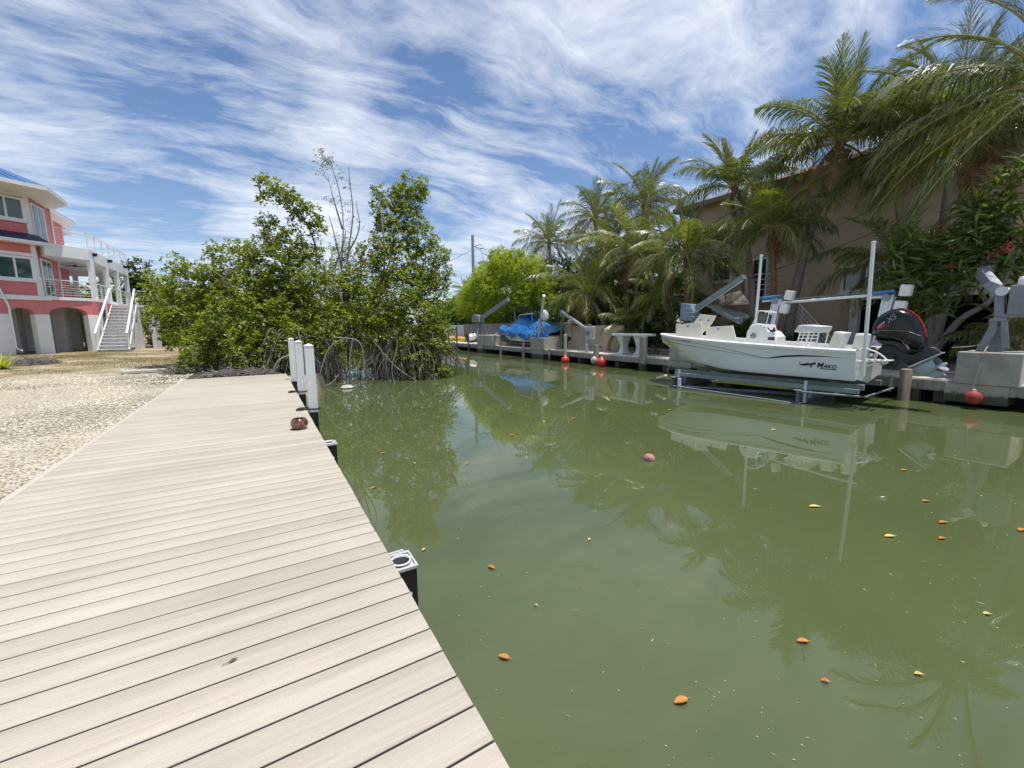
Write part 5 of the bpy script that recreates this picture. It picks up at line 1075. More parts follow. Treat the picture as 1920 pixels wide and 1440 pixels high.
# upper floor doors on the east wall
def ewin(x, y0, y1, z0, z1, name='window', panes=1):
    g = MB(); g.bb((x, y0 - .1, z0 - .1), (x + .06, y1 + .1, z1 + .12)); w_ = g.build(name, wh, ph, bevel=.01); k = (y1 - y0) / panes
    for i in range(panes): g = MB(); g.bb((x + .055, y0 + k * i + .09, z0 + .08), (x + .075, y0 + k * (i + 1) - .09, z1)); g.build('pane', hw, w_)
    return w_
ewin(-10.8, 35.75, 37.35, 7.0, 9.05, 'french_door', 2); ewin(-11.7, 39.0, 40.4, 7.2, 8.9, 'window'); ewin(-10.8, 35.9, 37.2, 3.9, 5.95, 'french_door', 2); ewin(-11.7, 39.3, 41.2, 3.9, 5.95, 'french_door', 2)
for y in (38.36, 35.33): g_ = MB(); g_.bb((-10.79, y, 3.86), (-10.74, y + .14, 9.4)); g_.build('corner_board', wh, ph)
# deck slabs
B_ = (-8.98, 37.25); Bp = (-8.85, 37.0); C_p = (-9.0, 46.6)
up_deck = [tuple((A_ + d_h * .35 + n_h * .22)[:2]), (-8.92, 37.1), (-9.0, 46.6), (-10.2, 47.9), (-13, 48.5), (-13, 40), (-11.5, 37)]
slabp(up_deck, 6.22, 6.95, 'upper_deck', wh, .02)
slabp([(p[0] + .0, p[1]) for p in [tuple((A_ + d_h * .05 + n_h * .16)[:2]), (-8.78, 37.0), (-8.9, 46.7), (-10.1, 48.0), (-13, 48.6), (-13, 40), (-11.5, 37)]], 3.66, 3.84, 'lower_deck', wh, .01)
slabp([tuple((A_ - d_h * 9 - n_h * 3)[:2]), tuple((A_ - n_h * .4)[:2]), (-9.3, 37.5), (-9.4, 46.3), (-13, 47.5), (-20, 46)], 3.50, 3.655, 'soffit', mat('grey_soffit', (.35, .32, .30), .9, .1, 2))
# arcade: pink wall with arches, white piers
def arcade(p0, u, segs, ztop, zs, th=.45):
    """segs: (t0, t1, crown z)"""
    g = MB(); pts = [(segs[0][0] - .9, ztop), (segs[0][0] - .9, zs)]
    for t0, t1, zc in segs:
        pts.append((t0, zs)); n = 14
        for i in range(1, n): a = math.pi * i / n; pts.append(((t0 + t1) / 2 - (t1 - t0) / 2 * math.cos(a), zs + (zc - zs) * math.sin(a) ** .8))
        pts.append((t1, zs))
    pts += [(segs[-1][1] + .45, zs), (segs[-1][1] + .45, ztop)]
    g.prism(pts, p0, u, up, th); g.build('arch_wall', pinks, ph)
    for i in range(len(segs) + 1):
        a = segs[i - 1][1] if i > 0 else segs[0][0] - .9; b2 = segs[i][0] if i < len(segs) else segs[-1][1] + .45
        g = MB(); g.prism([(a - .0, 0), (b2 + .0, 0), (b2, zs - .003), (a, zs - .003)], p0, u, up, th + .06); g.build('pier', wh, ph, bevel=.015)
arcade(F(0, 0, -.2), d_h, [(-7.6, -5.0, 3.2), (-4.2, -2.1, 3.2), (-1.42, -.42, 3.15), (.22, 2.0, 3.25)], 3.655, 2.8)
arcade(V(-9.1, 37.2, 0), V(0, 1, 0), [(.5, 2.6, 3.2), (3.3, 5.6, 3.2), (6.4, 8.6, 3.2)], 3.655, 2.8)
for x, y in ((-11.0, 38.2), (-11.2, 41), (-12.9, 37.6), (-13, 40.5), (-11.3, 44.5)): g_ = MB(); g_.bb((x - .3, y - .3, .4), (x + .3, y + .3, 3.5)); g_.build('inner_pier', mat('grey_white_pier', (.55, .55, .56), .8, .06, 2), ph)
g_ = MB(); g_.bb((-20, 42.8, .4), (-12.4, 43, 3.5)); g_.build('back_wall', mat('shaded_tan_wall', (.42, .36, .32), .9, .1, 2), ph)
# porch posts, railings
for x, y in ((-8.98, 37.3), (-9.05, 40.6), (-9.1, 43.4), (-9.15, 46.4), (-12.6, 48.1), (-11, 47.9)):
    g_ = MB(); g_.bb((x - .14, y - .14, 3.85), (x + .14, y + .14, 6.215)); g_.build('porch_post', wh, ph, bevel=.02)
def rail(pts, h_, name='railing', step=1.5, cables=6, r=.028):
    g = MB()
    for a, b_ in zip(pts, pts[1:]):
        a, b_ = Vector(a), Vector(b_); n = max(1, round((b_ - a).length / step)); g.beam(a + up * h_, b_ + up * h_, .07, .045)
        for i in range(0 if tuple(a) == tuple(pts[0]) else 1, n + 1): q = a.lerp(b_, i / n); g.beam(q, q + up * (h_ - .023), .05, .05)
        if cables:
            for j in range(1, cables + 1): z = up * (h_ * j / (cables + 1)); g.tube([a + z, b_ + z], .008, 4, False)
    return g.build(name, wh, ph)
za_, z2_ = 6.95, 3.84
a = F(.9, 0, .0)
rail([(-10.15, 36.05, za_), (-8.98, 37.2, za_), (-9.05, 46.5, za_), (-10.2, 47.8, za_)], 1.0, cables=5)
rail([tuple(F(.08, z2_, .08)), (-8.86, 37.05, z2_)], 1.0, step=2.6); rail([(-8.92, 37.2, z2_), (-9.0, 40.0, z2_)], 1.0, step=1.4); rail([(-9.0, 42.0, z2_), (-9.05, 46.5, z2_)], 1.0)
for i, (px, py) in enumerate(((177, 477), (206, 489), (236, 500))):
    p_ = P(px, py, x=-8.85); g_ = MB(); g_.lathe([(.001, -.14), (.1, -.13), (.14, .0), (.17, .05), (.001, .06)], p_, 12); g_.tube([p_, p_ + V(-.15, 0, .1)], .03, 6); g_.build('flood_lamp', black, ph)
g_ = MB(); p_ = V(-10.2, 39.2, 6.12); g_.lathe([(.001, -.12), (.1, -.1), (.1, 0), (.001, 0)], p_, 10)
for k in range(5): th_ = R(72 * k); g_.beam(p_ + V(.1 * math.cos(th_), .1 * math.sin(th_), -.05), p_ + V(.7 * math.cos(th_), .7 * math.sin(th_), -.05), .13, .015)
g_.build('ceiling_fan', black, ph)
pts = [HPp for HPp in (F(-1.75, 3.6, .12), F(-1.72, 4.9, .12))]
g_ = MB(); g_.tube([F(-1.72, 6.0, .14), F(-1.70, 4.2, .14), F(-1.50, 3.2, .28), F(-1.50, .9, .30), F(-1.35, .75, .5)], .05, 8); g_.build('downpipe', wh, ph, smooth=60)
# stairs
st1 = empty('wooden_stairs', (-8.1, 37, .5), label='white wooden stairs climbing to the pink house deck, facing the canal', cat='stairs', group='white outdoor stairs of the pink house')
g_ = MB(); N_ = 15; y_a, y_b, xa, xb = 34.9, 39.9, (-8.6, -7.2), (-8.8, -7.55)
stairw = mat('white_stair_paint', (.70, .70, .69), .6, .05, 3)
for i in range(N_):
    t = i / (N_ - 1); z_ = lerp(.68, 3.62, t); y_ = lerp(y_a, y_b, t); l_, r2 = lerp(xa[0], xb[0], t), lerp(xa[1], xb[1], t)
    g_.bb((l_, y_ - .03, z_ - .045), (r2, y_ + .30, z_)); g_.bb((l_ + .02, y_ + .10, z_ - .20), (r2 - .02, y_ + .12, z_ - .085))
g_.build('treads', stairw, st1)
for s in (0, 1):
    g_ = MB(); off = -.03 if s == 0 else .03; g_.beam((xa[s] + off, y_a, .55), (xb[s] + off, y_b + .2, 3.55), .05, .28); g_.build('stringer', stairw, st1)
    g_ = MB(); g_.beam((xa[s] + off, y_a - .1, 1.62), (xb[s] + off, y_b + .1, 4.70), .10, .11)
    for q in (.02, .35, .68, 1.): p_ = V(lerp(xa[s], xb[s], q) + off, lerp(y_a, y_b, q), lerp(.6, 3.5, q)); g_.beam(p_, p_ + up * 1.1, .09, .09)
    g_.build('handrail', wh, st1)
g_ = MB(); g_.bb((-8.8, 39.95, 3.45), (-6.6, 41.9, 3.60)); g_.build('landing', stairw, st1, bevel=.01)
for x, y in ((-8.5, 40.1), (-7.5, 40.1), (-6.75, 40.1), (-6.75, 41.7), (-8.2, 38.4), (-7.4, 38.2)):
    g_ = MB(); z_ = 3.44 if y > 39 else 2.3; g_.bb((x - .12, y - .12, .4), (x + .12, y + .12, z_)); g_.build('support_post', stairw, st1, bevel=.01)
g_ = MB()
for a, b_ in ((V(-7.5, 39.95, 3.6), V(-6.65, 39.95, 3.6)), (V(-6.65, 39.95, 3.6), V(-6.65, 41.85, 3.6))): g_.beam(a + up * 1.0, b_ + up * 1.0, .07, .05); g_.beam(b_, b_ + up * .97, .07, .07)
for j in range(1, 6): z = 3.6 + .165 * j; g_.tube([(-7.5, 39.95, z), (-6.65, 39.95, z), (-6.65, 41.85, z)], .008, 4)
g_.build('railing', wh, st1)
st2 = empty('wooden_stairs', (-7.1, 44, .5), label='second flight of stairs behind the first, descending beside the mangroves', cat='stairs', group='white outdoor stairs of the pink house')
g_ = MB()
for i in range(17):
    t = i / 16; z_ = lerp(3.45, .65, t); y_ = lerp(42.0, 46.2, t); g_.bb((-7.75, y_, z_ - .04), (-6.65, y_ + .3, z_))
g_.build('treads', mat('brown_stair_treads', (.30, .25, .21), .8, .15, 3), st2)
for x in (-7.78, -6.62):
    g_ = MB(); g_.beam((x, 41.9, 3.4), (x, 46.3, .5), .06, .28); g_.build('stringer', stairw, st2)
    g_ = MB(); g_.beam((x, 41.9, 4.5), (x, 46.3, 1.6), .08, .08); g_.beam((x, 41.9, 4.05), (x, 46.3, 1.15), .04, .04)
    for q in (0, .33, .66, 1.): p_ = V(x, lerp(41.9, 46.3, q), lerp(3.4, .5, q)); g_.beam(p_, p_ + up * 1.15, .08, .08)
    g_.build('handrail', wh, st2)
#PLANTS
# ================================================================== MANGROVES
rng = np.random.default_rng(21)
mang_leaf = leafmat('mangrove_leaves', [(.06, .095, .012), (.11, .15, .018), (.17, .21, .024), (.25, .275, .030), (.34, .33, .05)], .38, .40)
sparse_leaf = leafmat('pale_mangrove_leaves', [(.09, .12, .04), (.15, .18, .06), (.20, .22, .08)], .45, .3)
def PB(px, py, y, rpx, ry=None, k=1.):
    c = P(px, py, y=y); e_ = P(px + rpx, py, y=y); f_ = P(px, py - rpx, y=y); rx = abs(e_.x - c.x); rz = abs(f_.z - c.z)
    return (tuple(c), (rx, ry if ry is not None else (rx + rz) * .5, rz), k)
def twig_net(rng, base_pts, tips, g, r0=.02, frac=.12):
    """thin twigs from the nearest limb point to a sample of the leaf tips"""
    bp = np.array([tuple(p) for p in base_pts]); n = int(len(tips) * frac); idx = rng.choice(len(tips), n, replace=False)
    for i in idx:
        t = tips[i]; dd = np.linalg.norm(bp - t, axis=1) + .8 * np.maximum(bp[:, 2] - t[2] + .2, 0); j = np.argmin(dd)
        if dd[j] > 3.2: continue
        a = Vector(bp[j]); b_ = Vector(t); m = a.lerp(b_, .5) + Vector(rng.normal(size=3) * .10 * dd[j]) + V(0, 0, .06 * dd[j])
        g.tube([a, a.lerp(m, .6), m, b_], [r0, r0 * .8, r0 * .6, r0 * .3], 4, False)
def shrub_tree(name, label, cat, blobs, limbs, leaf, dens, per, ln, wd, bark_=None, group=None, twigs=.12, twig_r=.014, base=None, lift=.45, crown_name='crown', trunk_name='trunk', seed=1, roots=None):
    rg = np.random.default_rng(seed)
    bx = base or limbs[0][0][0]
    t = empty(name, tuple(bx), label=label, cat=cat, group=group)
    tips, od = crown_tips(rg, blobs, dens); vs, fs = rosettes(rg, tips, od, per, ln, wd, lift)
    npmesh(crown_name, vs, fs, leaf, parent=t)
    g = MB(); bp = []
    for pts, r0, r1 in limbs:
        q = bez(pts, 6); n = len(q); g.tube(q, [lerp(r0, r1, i / (n - 1)) for i in range(n)], 8); bp += q[n // 4:]
    if twigs and bp: twig_net(rg, bp, tips, g, twig_r, twigs)
    g.build(trunk_name, bark_ or bark, t, smooth=60)
    return t
def PY(px, py, y): return P(px, py, y=y)
def root_arc(a, b_, h_=.5, j=.1, rg=random):
    m = a.lerp(b_, .45) + V(rg.uniform(-j, j), rg.uniform(-j, j), h_); return bez([a, m, b_.lerp(m, .15) + V(0, 0, -.05), b_], 5)
G_M = 'mangrove trees at the end of the boardwalk'
def prop_roots(t, c, rx, ry, n, seed, hmin=.6, hmax=1.9, name='prop_roots'):
    rg = random.Random(seed); g = MB()
    for i in range(n):
        a = rg.uniform(0, 6.28); r1 = rg.uniform(.25, 1) ** .6; x1, y1 = c[0] + rx * r1 * math.cos(a), c[1] + ry * r1 * math.sin(a)
        r0 = r1 * rg.uniform(.3, .8); x0_, y0_ = c[0] + rx * r0 * math.cos(a), c[1] + ry * r0 * math.sin(a)
        zb = -.4 if x1 > shore_x(y1) - .4 else .35; zt_ = rg.uniform(hmin, hmax)
        A = V(x0_, y0_, zt_); B = V(x1, y1, zb); rr = rg.uniform(.008, .019)
        m1 = A.lerp(B, .35) + V(0, 0, rg.uniform(.1, .45)); m2 = V(x1 + rg.uniform(-.06, .06), y1 + rg.uniform(-.06, .06), zt_ * .45)
        g.tube(bez([A, m1, m2, B], 4), [rr * 1.2] * 6 + [rr] * 7, 5, False)
    o = g.build(name, mat('dark_prop_root', (.115, .10, .085), .9, .45, 5, c2=(.24, .21, .18)), t, smooth=60); o['kind'] = 'stuff'; return o
# trunk foot of each tree, its crown blobs (px, py, plane y, radius px)
T = [
 ('leftmost low bushy mangrove spreading over the gravel in front of the stairs', (-3.9, 19.0),
  [(292, 545, 19.5, 34), (330, 500, 19, 26, 0, .45), (350, 545, 18.5, 46), (300, 600, 18.5, 30), (345, 610, 18, 46), (400, 560, 18.5, 52), (375, 655, 17, 34), (355, 682, 16.2, 20), (405, 640, 17, 42), (310, 570, 20, 34)],
  [[(395, 690), (380, 640), (340, 590), (300, 560)], [(395, 690), (400, 620), (360, 560), (325, 505)], [(400, 690), (420, 610), (400, 540)]], 18.),
 ('dense round mangrove between the leftmost bush and the tall leaning branches', (-1.0, 17.6),
  [(430, 500, 18, 42), (400, 525, 18.5, 36), (470, 545, 17.5, 50), (440, 600, 16.8, 54), (490, 610, 16.6, 50), (450, 660, 16, 36), (500, 660, 15.8, 34), (520, 560, 17.5, 50), (455, 478, 18.5, 24), (540, 640, 16, 40)],
  [[(470, 695), (460, 620), (430, 550), (420, 500)], [(480, 695), (500, 610), (490, 540), (470, 480)], [(500, 690), (530, 620), (540, 560)]], 17.),
 ('tall mangrove whose arching left branch hangs over against the sky', (1.0, 17.0),
  [(490, 343, 17, 13), (508, 352, 17, 19), (495, 372, 17, 12), (528, 362, 17, 20), (545, 380, 17, 20), (562, 396, 17, 20), (583, 405, 17, 20), (598, 428, 17, 15), (556, 415, 17, 14, 0, .6),
   (500, 420, 17.3, 17), (520, 440, 17.3, 24), (495, 462, 17.3, 22), (470, 475, 17.3, 18), (540, 468, 17, 34), (575, 470, 17, 26, 0, .7), (510, 500, 17, 40), (560, 520, 17, 44), (590, 560, 17, 40), (545, 575, 16.6, 40), (600, 610, 16.4, 40)],
  [[(560, 695), (575, 600), (590, 520), (592, 455), (560, 400), (510, 355)], [(565, 690), (560, 590), (530, 500), (500, 440)], [(575, 640), (600, 560), (640, 470), (650, 430)]], 17.),
 ('thin half bare mangrove stem standing tallest in the middle of the thicket', (2.6, 17.2),
  [(605, 297, 17, 17, 0, .5), (618, 312, 17, 20, 0, .5), (600, 318, 17, 13, 0, .45), (632, 330, 17, 16, 0, .4), (652, 345, 17, 12, 0, .25), (625, 350, 17, 14, 0, .22), (640, 385, 17, 20, 0, .15), (615, 372, 17, 10, 0, .3), (660, 420, 17, 20, 0, .12), (640, 450, 17, 26, 0, .25), (660, 480, 17, 24, 0, .5), (640, 475, 17, 22, 0, .8), (655, 520, 17, 34, 0, .8), (640, 560, 17, 30, 0, .6)],
  [[(655, 690), (650, 600), (640, 520), (642, 430), (640, 370), (622, 320), (606, 295)], [(645, 540), (655, 460), (662, 400), (655, 340), (652, 315)], [(642, 430), (625, 380), (618, 340)], [(650, 480), (672, 430), (664, 380)], [(640, 500), (625, 440), (618, 400)]], 17.),
 ('tall leafy mangrove on the canal side of the thicket', (4.2, 16.6),
  [(775, 350, 16.6, 24), (752, 362, 16.6, 18), (790, 362, 16.6, 14), (715, 360, 16.8, 14, 0, .7), (708, 380, 16.8, 13, 0, .7), (730, 378, 16.7, 20), (762, 385, 16.6, 26), (770, 415, 16.6, 24), (730, 412, 16.7, 26), (702, 402, 16.8, 13, 0, .6), (745, 445, 16.6, 34), (715, 450, 16.7, 22), (790, 450, 16.4, 30), (695, 480, 16.6, 26), (740, 490, 16.4, 42), (795, 500, 16.2, 38), (825, 520, 16, 22, 0, .8), (800, 545, 16, 32), (690, 530, 16.5, 36), (665, 565, 16.3, 34), (645, 605, 16.0, 34), (640, 540, 16.6, 30), (620, 640, 15.6, 26), (690, 620, 15.9, 34), (750, 550, 16, 44), (822, 478, 16.2, 18)],
  [[(700, 690), (690, 620), (700, 560), (730, 490), (745, 420), (775, 350)], [(700, 600), (720, 520), (715, 440), (712, 370)], [(705, 620), (760, 560), (790, 510), (800, 455)], [(740, 470), (775, 430), (780, 400)]], 16.4),
 ('low mangrove with branches dipping into the water at the canal edge', (5.3, 15.6),
  [(780, 600, 15.6, 42), (740, 610, 15.6, 34, 0, .7), (800, 640, 15.2, 36), (775, 660, 15, 36), (812, 602, 15.6, 24), (800, 690, 14.8, 26), (826, 700, 14.6, 16), (770, 700, 14.9, 20, 0, .8), (806, 715, 14.5, 15), (700, 580, 16, 34, 0, .6), (832, 660, 15.4, 14), (836, 625, 15.6, 14)],
  [[(735, 705), (750, 650), (780, 600)], [(740, 710), (790, 680), (825, 700)], [(745, 700), (800, 650), (815, 605)]], 15.2),
 ('dark mangrove mass at the back of the thicket', (1.5, 20.5),
  [(450, 560, 21, 50), (520, 560, 21, 60), (600, 540, 21, 56), (680, 560, 21, 56), (560, 620, 20, 60), (640, 620, 20, 60), (720, 620, 19.5, 60), (480, 640, 20, 50), (560, 680, 19, 30), (640, 685, 19, 30), (720, 680, 18.5, 32), (480, 680, 19, 30), (780, 560, 20, 44), (600, 490, 21, 40, 0, .7)],
  [[(580, 690), (570, 600), (520, 550)], [(620, 690), (640, 600), (680, 550)], [(600, 690), (600, 600), (600, 500)]], 20.),
]
for i, (lab, (bx, by), bl, lm, ly) in enumerate(T):
    blobs = [PB(b_[0], b_[1], b_[2], b_[3] * (1.16 if i in (0, 1, 2, 4, 5) else 1.), None, (b_[5] if len(b_) > 5 else 1.)) for b_ in bl]
    limbs = []
    for j, pts in enumerate(lm):
        pp = [PY(px, py, ly) for px, py in pts]
        if j == 0 or pts[0][1] > 680: pp[0] = V(pp[0].x, by, .2 if i not in (0, 1) else .4)
        for q in pp[1:]: q.y += rng.uniform(-.3, .3)
        limbs.append((pp, .055 if i != 3 else .035, .012 if i != 3 else .008))
    dn = [420, 420, 390, 420, 360, 400, 240][i]
    t = shrub_tree('mangrove_tree', lab, 'mangrove', blobs, limbs, mang_leaf if i != 3 else sparse_leaf, dn * (2 if i == 3 else 1), 8 if i != 3 else 3, .128 if i != 3 else .09, .062 if i != 3 else .04, group=G_M, twigs=.035 if i != 3 else .5, twig_r=.009 if i != 3 else .0065, seed=40 + i, base=(bx, by, .1), bark_=mat('grey_mangrove_bark', (.25, .225, .195), .9, .3, 9, .6, 40))
    if i in (1, 2, 4, 5, 6): prop_roots(t, (bx + (.2 if i == 4 else 0), by - (1.0 if i in (2, 4) else .3)), 1.7, 1.3, {1: 34, 2: 110, 4: 150, 5: 90, 6: 80}[i], i, hmax=1.9 if i != 1 else 1.3)
    T[i] = T[i] + (t,)
rgv = random.Random(77); g_ = MB()
for i in range(170):
    x_ = rgv.uniform(1.0, 5.6); y_ = rgv.uniform(14.1, 16.2) + .25 * abs(x_ - 2.6); z_ = rgv.uniform(.5, 1.7); rr = rgv.uniform(.006, .014); dx, dy = rgv.uniform(-.25, .25), rgv.uniform(-.2, .2)
    g_.tube(bez([V(x_ + dx, y_ + dy, z_), V(x_ + dx * .3, y_ + dy * .3, z_ * .55), V(x_, y_, -.3)], 3), rr, 5, False)
o = g_.build('hanging_roots', mat('dark_prop_root', (.115, .10, .085)), T[4][-1], smooth=60); o['kind'] = 'stuff'
# prominent limbs and roots by the water
tc_ = T[2][-1]; tr_ = T[4][-1]
for pts, r0, r1, par, nm, m_ in (
    ([(585, 690), (625, 665), (655, 635), (690, 600), (745, 570), (800, 550)], .12, .04, tc_, 'leaning_trunk', bark), ([(590, 660), (615, 640), (660, 645), (720, 640)], .09, .03, tc_, 'leaning_trunk', bark),
    ([(655, 635), (640, 560), (625, 540), (615, 530)], .05, .025, tc_, 'bare_limb', bark), ([(650, 640), (700, 590), (730, 565), (760, 590)], .04, .015, tr_, 'bare_limb', rootm),
    ([(650, 610), (690, 640), (740, 655), (775, 700)], .022, .012, tr_, 'bare_limb', rootm), ([(640, 590), (690, 580), (720, 600), (700, 625), (660, 620)], .02, .01, tr_, 'bare_limb', rootm)):
    g_ = MB(); q = bez([PY(px, py, 15.9) for px, py in pts], 7); n = len(q); g_.tube(q, [lerp(r0, r1, i / (n - 1)) * (1 + .08 * math.sin(i * 1.7)) for i in range(n)], 9); g_.build(nm, m_, par, smooth=60)
for pts, r_ in (([(650, 632), (620, 650), (603, 690), (597, 728)], .017), ([(625, 632), (672, 640), (682, 680), (679, 732)], .020), ([(597, 728), (622, 718), (634, 703), (631, 708)], .02), ([(700, 640), (745, 690), (795, 722)], .018), ([(512, 698), (522, 676), (545, 665)], .022), ([(660, 640), (655, 690), (660, 726)], .022), ([(745, 650), (735, 690), (740, 722)], .02)):
    g_ = MB(); q = bez([PY(px, py, 14.3) for px, py in pts], 6); g_.tube(q, [r_ * (.8 + .3 * (i / len(q))) for i in range(len(q))], 8); g_.build('prop_root', rootm, tr_ if pts[0][0] != 512 else T[1][-1], smooth=60)
g_ = MB()
for a in range(5): q0 = PY(679, 730, 14.3); g_.tube(bez([q0 + V(0, 0, .12), q0 + V(.1 * math.cos(a * 1.3), .08 * math.sin(a * 1.3), .04), q0 + V(.28 * math.cos(a * 1.3), .2 * math.sin(a * 1.3), -.08)], 4), .012, 5)
g_.build('root_toes', rootm, tr_)
# rock at the root foot
g_ = MB(); c = P(651, 726, z=.03); g_.lathe([(.001, -.1), (.16, -.06), (.20, .0), (.13, .06), (.001, .08)], c, 9); tag(g_.build('rock', mat('pale_rock', (.45, .43, .40), .9, .2, 8), smooth=60), 'small pale rock in the water among the roots', 'rock')
# dead brush and litter at the end of the walk, slab, block, driftwood
def brush(c, rx, ry, n, lab, seed, name='brush_pile', h_=.3):
    rg = random.Random(seed); g = MB()
    for i in range(n):
        a = rg.uniform(0, 6.28); r_ = rg.uniform(0, 1) ** .5; p_ = V(c[0] + rx * r_ * math.cos(a), c[1] + ry * r_ * math.sin(a), .5 + rg.uniform(0, h_) * (1 - r_ * .7)); d_ = V(rg.gauss(0, 1), rg.gauss(0, 1), rg.gauss(0, .35)).normalized() * rg.uniform(.15, .45)
        g.tube([p_ - d_, p_ + V(0, 0, .05), p_ + d_], rg.uniform(.005, .012), 4, False)
    o = g.build(name, mat('dead_twigs', (.15, .13, .11), .9, .4, 6, c2=(.30, .27, .24))); tag(o, lab, 'brush pile')
brush(tuple(P(352, 698, z=.5))[:2], .55, .8, 260, 'grey heap of dead twigs left of the boardwalk end', 1); brush((-.6, 14.6), .9, .35, 150, 'low heap of dead twigs just behind the boardwalk end', 2, h_=.2)
brush(tuple(P(52, 684, z=.5))[:2], .9, .8, 260, 'dark brush pile on the gravel before the pink house', 3, h_=.35)
c = P(352, 683, z=.5); g_ = MB(); g_.box((c.x, c.y + .3, .68), (.55, .5, .42), .2); tag(g_.build('concrete_block', concrete, bevel=.02), 'grey concrete block half hidden by the leftmost mangrove', 'block')
c = P(292, 697, z=.52); g_ = MB(); g_.box((c.x, c.y, .56), (1.6, .35, .09), .06); tag(g_.build('timber_slab', mat('bleached_timber', (.52, .49, .44), .9, .12, 3), bevel=.015), 'long bleached timber lying on the gravel by the twig heap', 'timber')
g_ = MB(); c = P(92, 658, z=.5)
for dx, r_ in ((-.3, .28), (.25, .3), (.75, .22)): g_.lathe([(.001, -.1), (r_, .0), (r_ * .9, r_ * .5), (r_ * .5, r_ * .8), (.001, r_ * .85)], (c.x + dx, c.y, .5), 9)
tag(g_.build('rock_pile', mat('pale_rock', (.45, .43, .40), .9, .2, 8), smooth=50), 'pale rocks lying before the second pier of the pink house', 'rocks')
# ================================================================== PALMS
palm_leaf = leafmat('palm_leaflets', [(.075, .10, .032), (.11, .135, .044), (.16, .18, .06), (.24, .245, .10)], .34, .26, tcol=(1.6, 1.8, .8), spec=.7)
palm_leaf_y = leafmat('yellow_palm_leaflets', [(.11, .13, .03), (.16, .18, .04), (.23, .235, .055), (.32, .29, .09)], .36, .30, spec=.6)
rach = mat('frond_stalk', (.30, .28, .09), .5, .25, 6, c2=(.40, .36, .16)); rach_b = mat('brown_dead_frond', (.22, .14, .07), .9, .3, 5)
def frond(rg, base, az, e0, L_, droop, nl=58, lw=.040, ll=.62, twist=0., wind=(0, 0, 0), rad=.022, hang=.55, stiffk=0., jit=.07):
    """returns leaflet verts, leaflet quads, stalk points"""
    n = 18; pts = [np.array(base, float)]; el = e0; a = az
    for i in range(n):
        t = (i + .5) / n; el_ = e0 - droop * t ** 1.35; a_ = az + twist * t
        d = np.array([math.cos(el_) * math.sin(a_), math.cos(el_) * math.cos(a_), math.sin(el_)]) + np.array(wind) * t * .5
        d /= np.linalg.norm(d); pts.append(pts[-1] + d * L_ / n)
    pts = np.array(pts); tt = np.linspace(.10, .995, nl)
    T_ = tt * n; i0 = np.minimum(T_.astype(int), n - 1); fr = (T_ - i0)[:, None]; p = pts[i0] * (1 - fr) + pts[i0 + 1] * fr; d = unit(pts[i0 + 1] - pts[i0])
    side = unit(np.cross(d, np.array([0, 0, 1.]) + d * .001)); upv = np.cross(side, d)
    V_ = []; F_ = []
    ln = ll * (np.sin(np.pi * np.clip(tt * .93 + .10, 0, 1)) ** .65 + .12) * rg.uniform(.85, 1.12, nl)
    for sg in (-1, 1):
        keep = rg.uniform(size=nl) > .04
        jd = rg.normal(size=(nl, 3)) * jit
        dr = unit(side * sg * (.80 - .42 * stiffk) + d * (.50 + .45 * stiffk + .5 * tt[:, None] ** 2) + upv * (.24 - .1 * stiffk) + jd); dr = dr[keep]; P0 = p[keep]; l_ = ln[keep][:, None]; ww = (lw * (.55 + .45 * np.sin(np.pi * np.clip(tt, 0, 1))))[keep][:, None]
        g_dn = np.array([0, 0, -1.]); hg = hang * rg.uniform(.6, 1.4, (len(P0), 1))
        q0 = P0; d1 = dr; q1 = q0 + d1 * l_ * .33; d2 = unit(d1 + g_dn * hg * .7 + np.array(wind) * .4); q2 = q1 + d2 * l_ * .34; d3 = unit(d2 + g_dn * hg * 1.2 + np.array(wind) * .4); q3 = q2 + d3 * l_ * .33
        nrm = unit(np.cross(dr, d[keep]) ); ww = ww * .95; wdir = unit(d[keep] * .9 + upv[keep] * .25)
        rows = [(q0, .5), (q1, 1.), (q2, .75), (q3, .06)]
        vs = np.stack([q + wdir * ww * k * s / 2 for q, k in rows for s in (-1, 1)], 1).reshape(-1, 3)
        b0 = sum(len(v) for v in V_); i = np.arange(len(P0))[:, None] * 8 + b0
        F_.append(np.concatenate([i + np.array([[0, 1, 3, 2]]), i + np.array([[2, 3, 5, 4]]), i + np.array([[4, 5, 7, 6]])], 1).reshape(-1, 4)); V_.append(vs)
    return np.concatenate(V_), np.concatenate(F_), pts
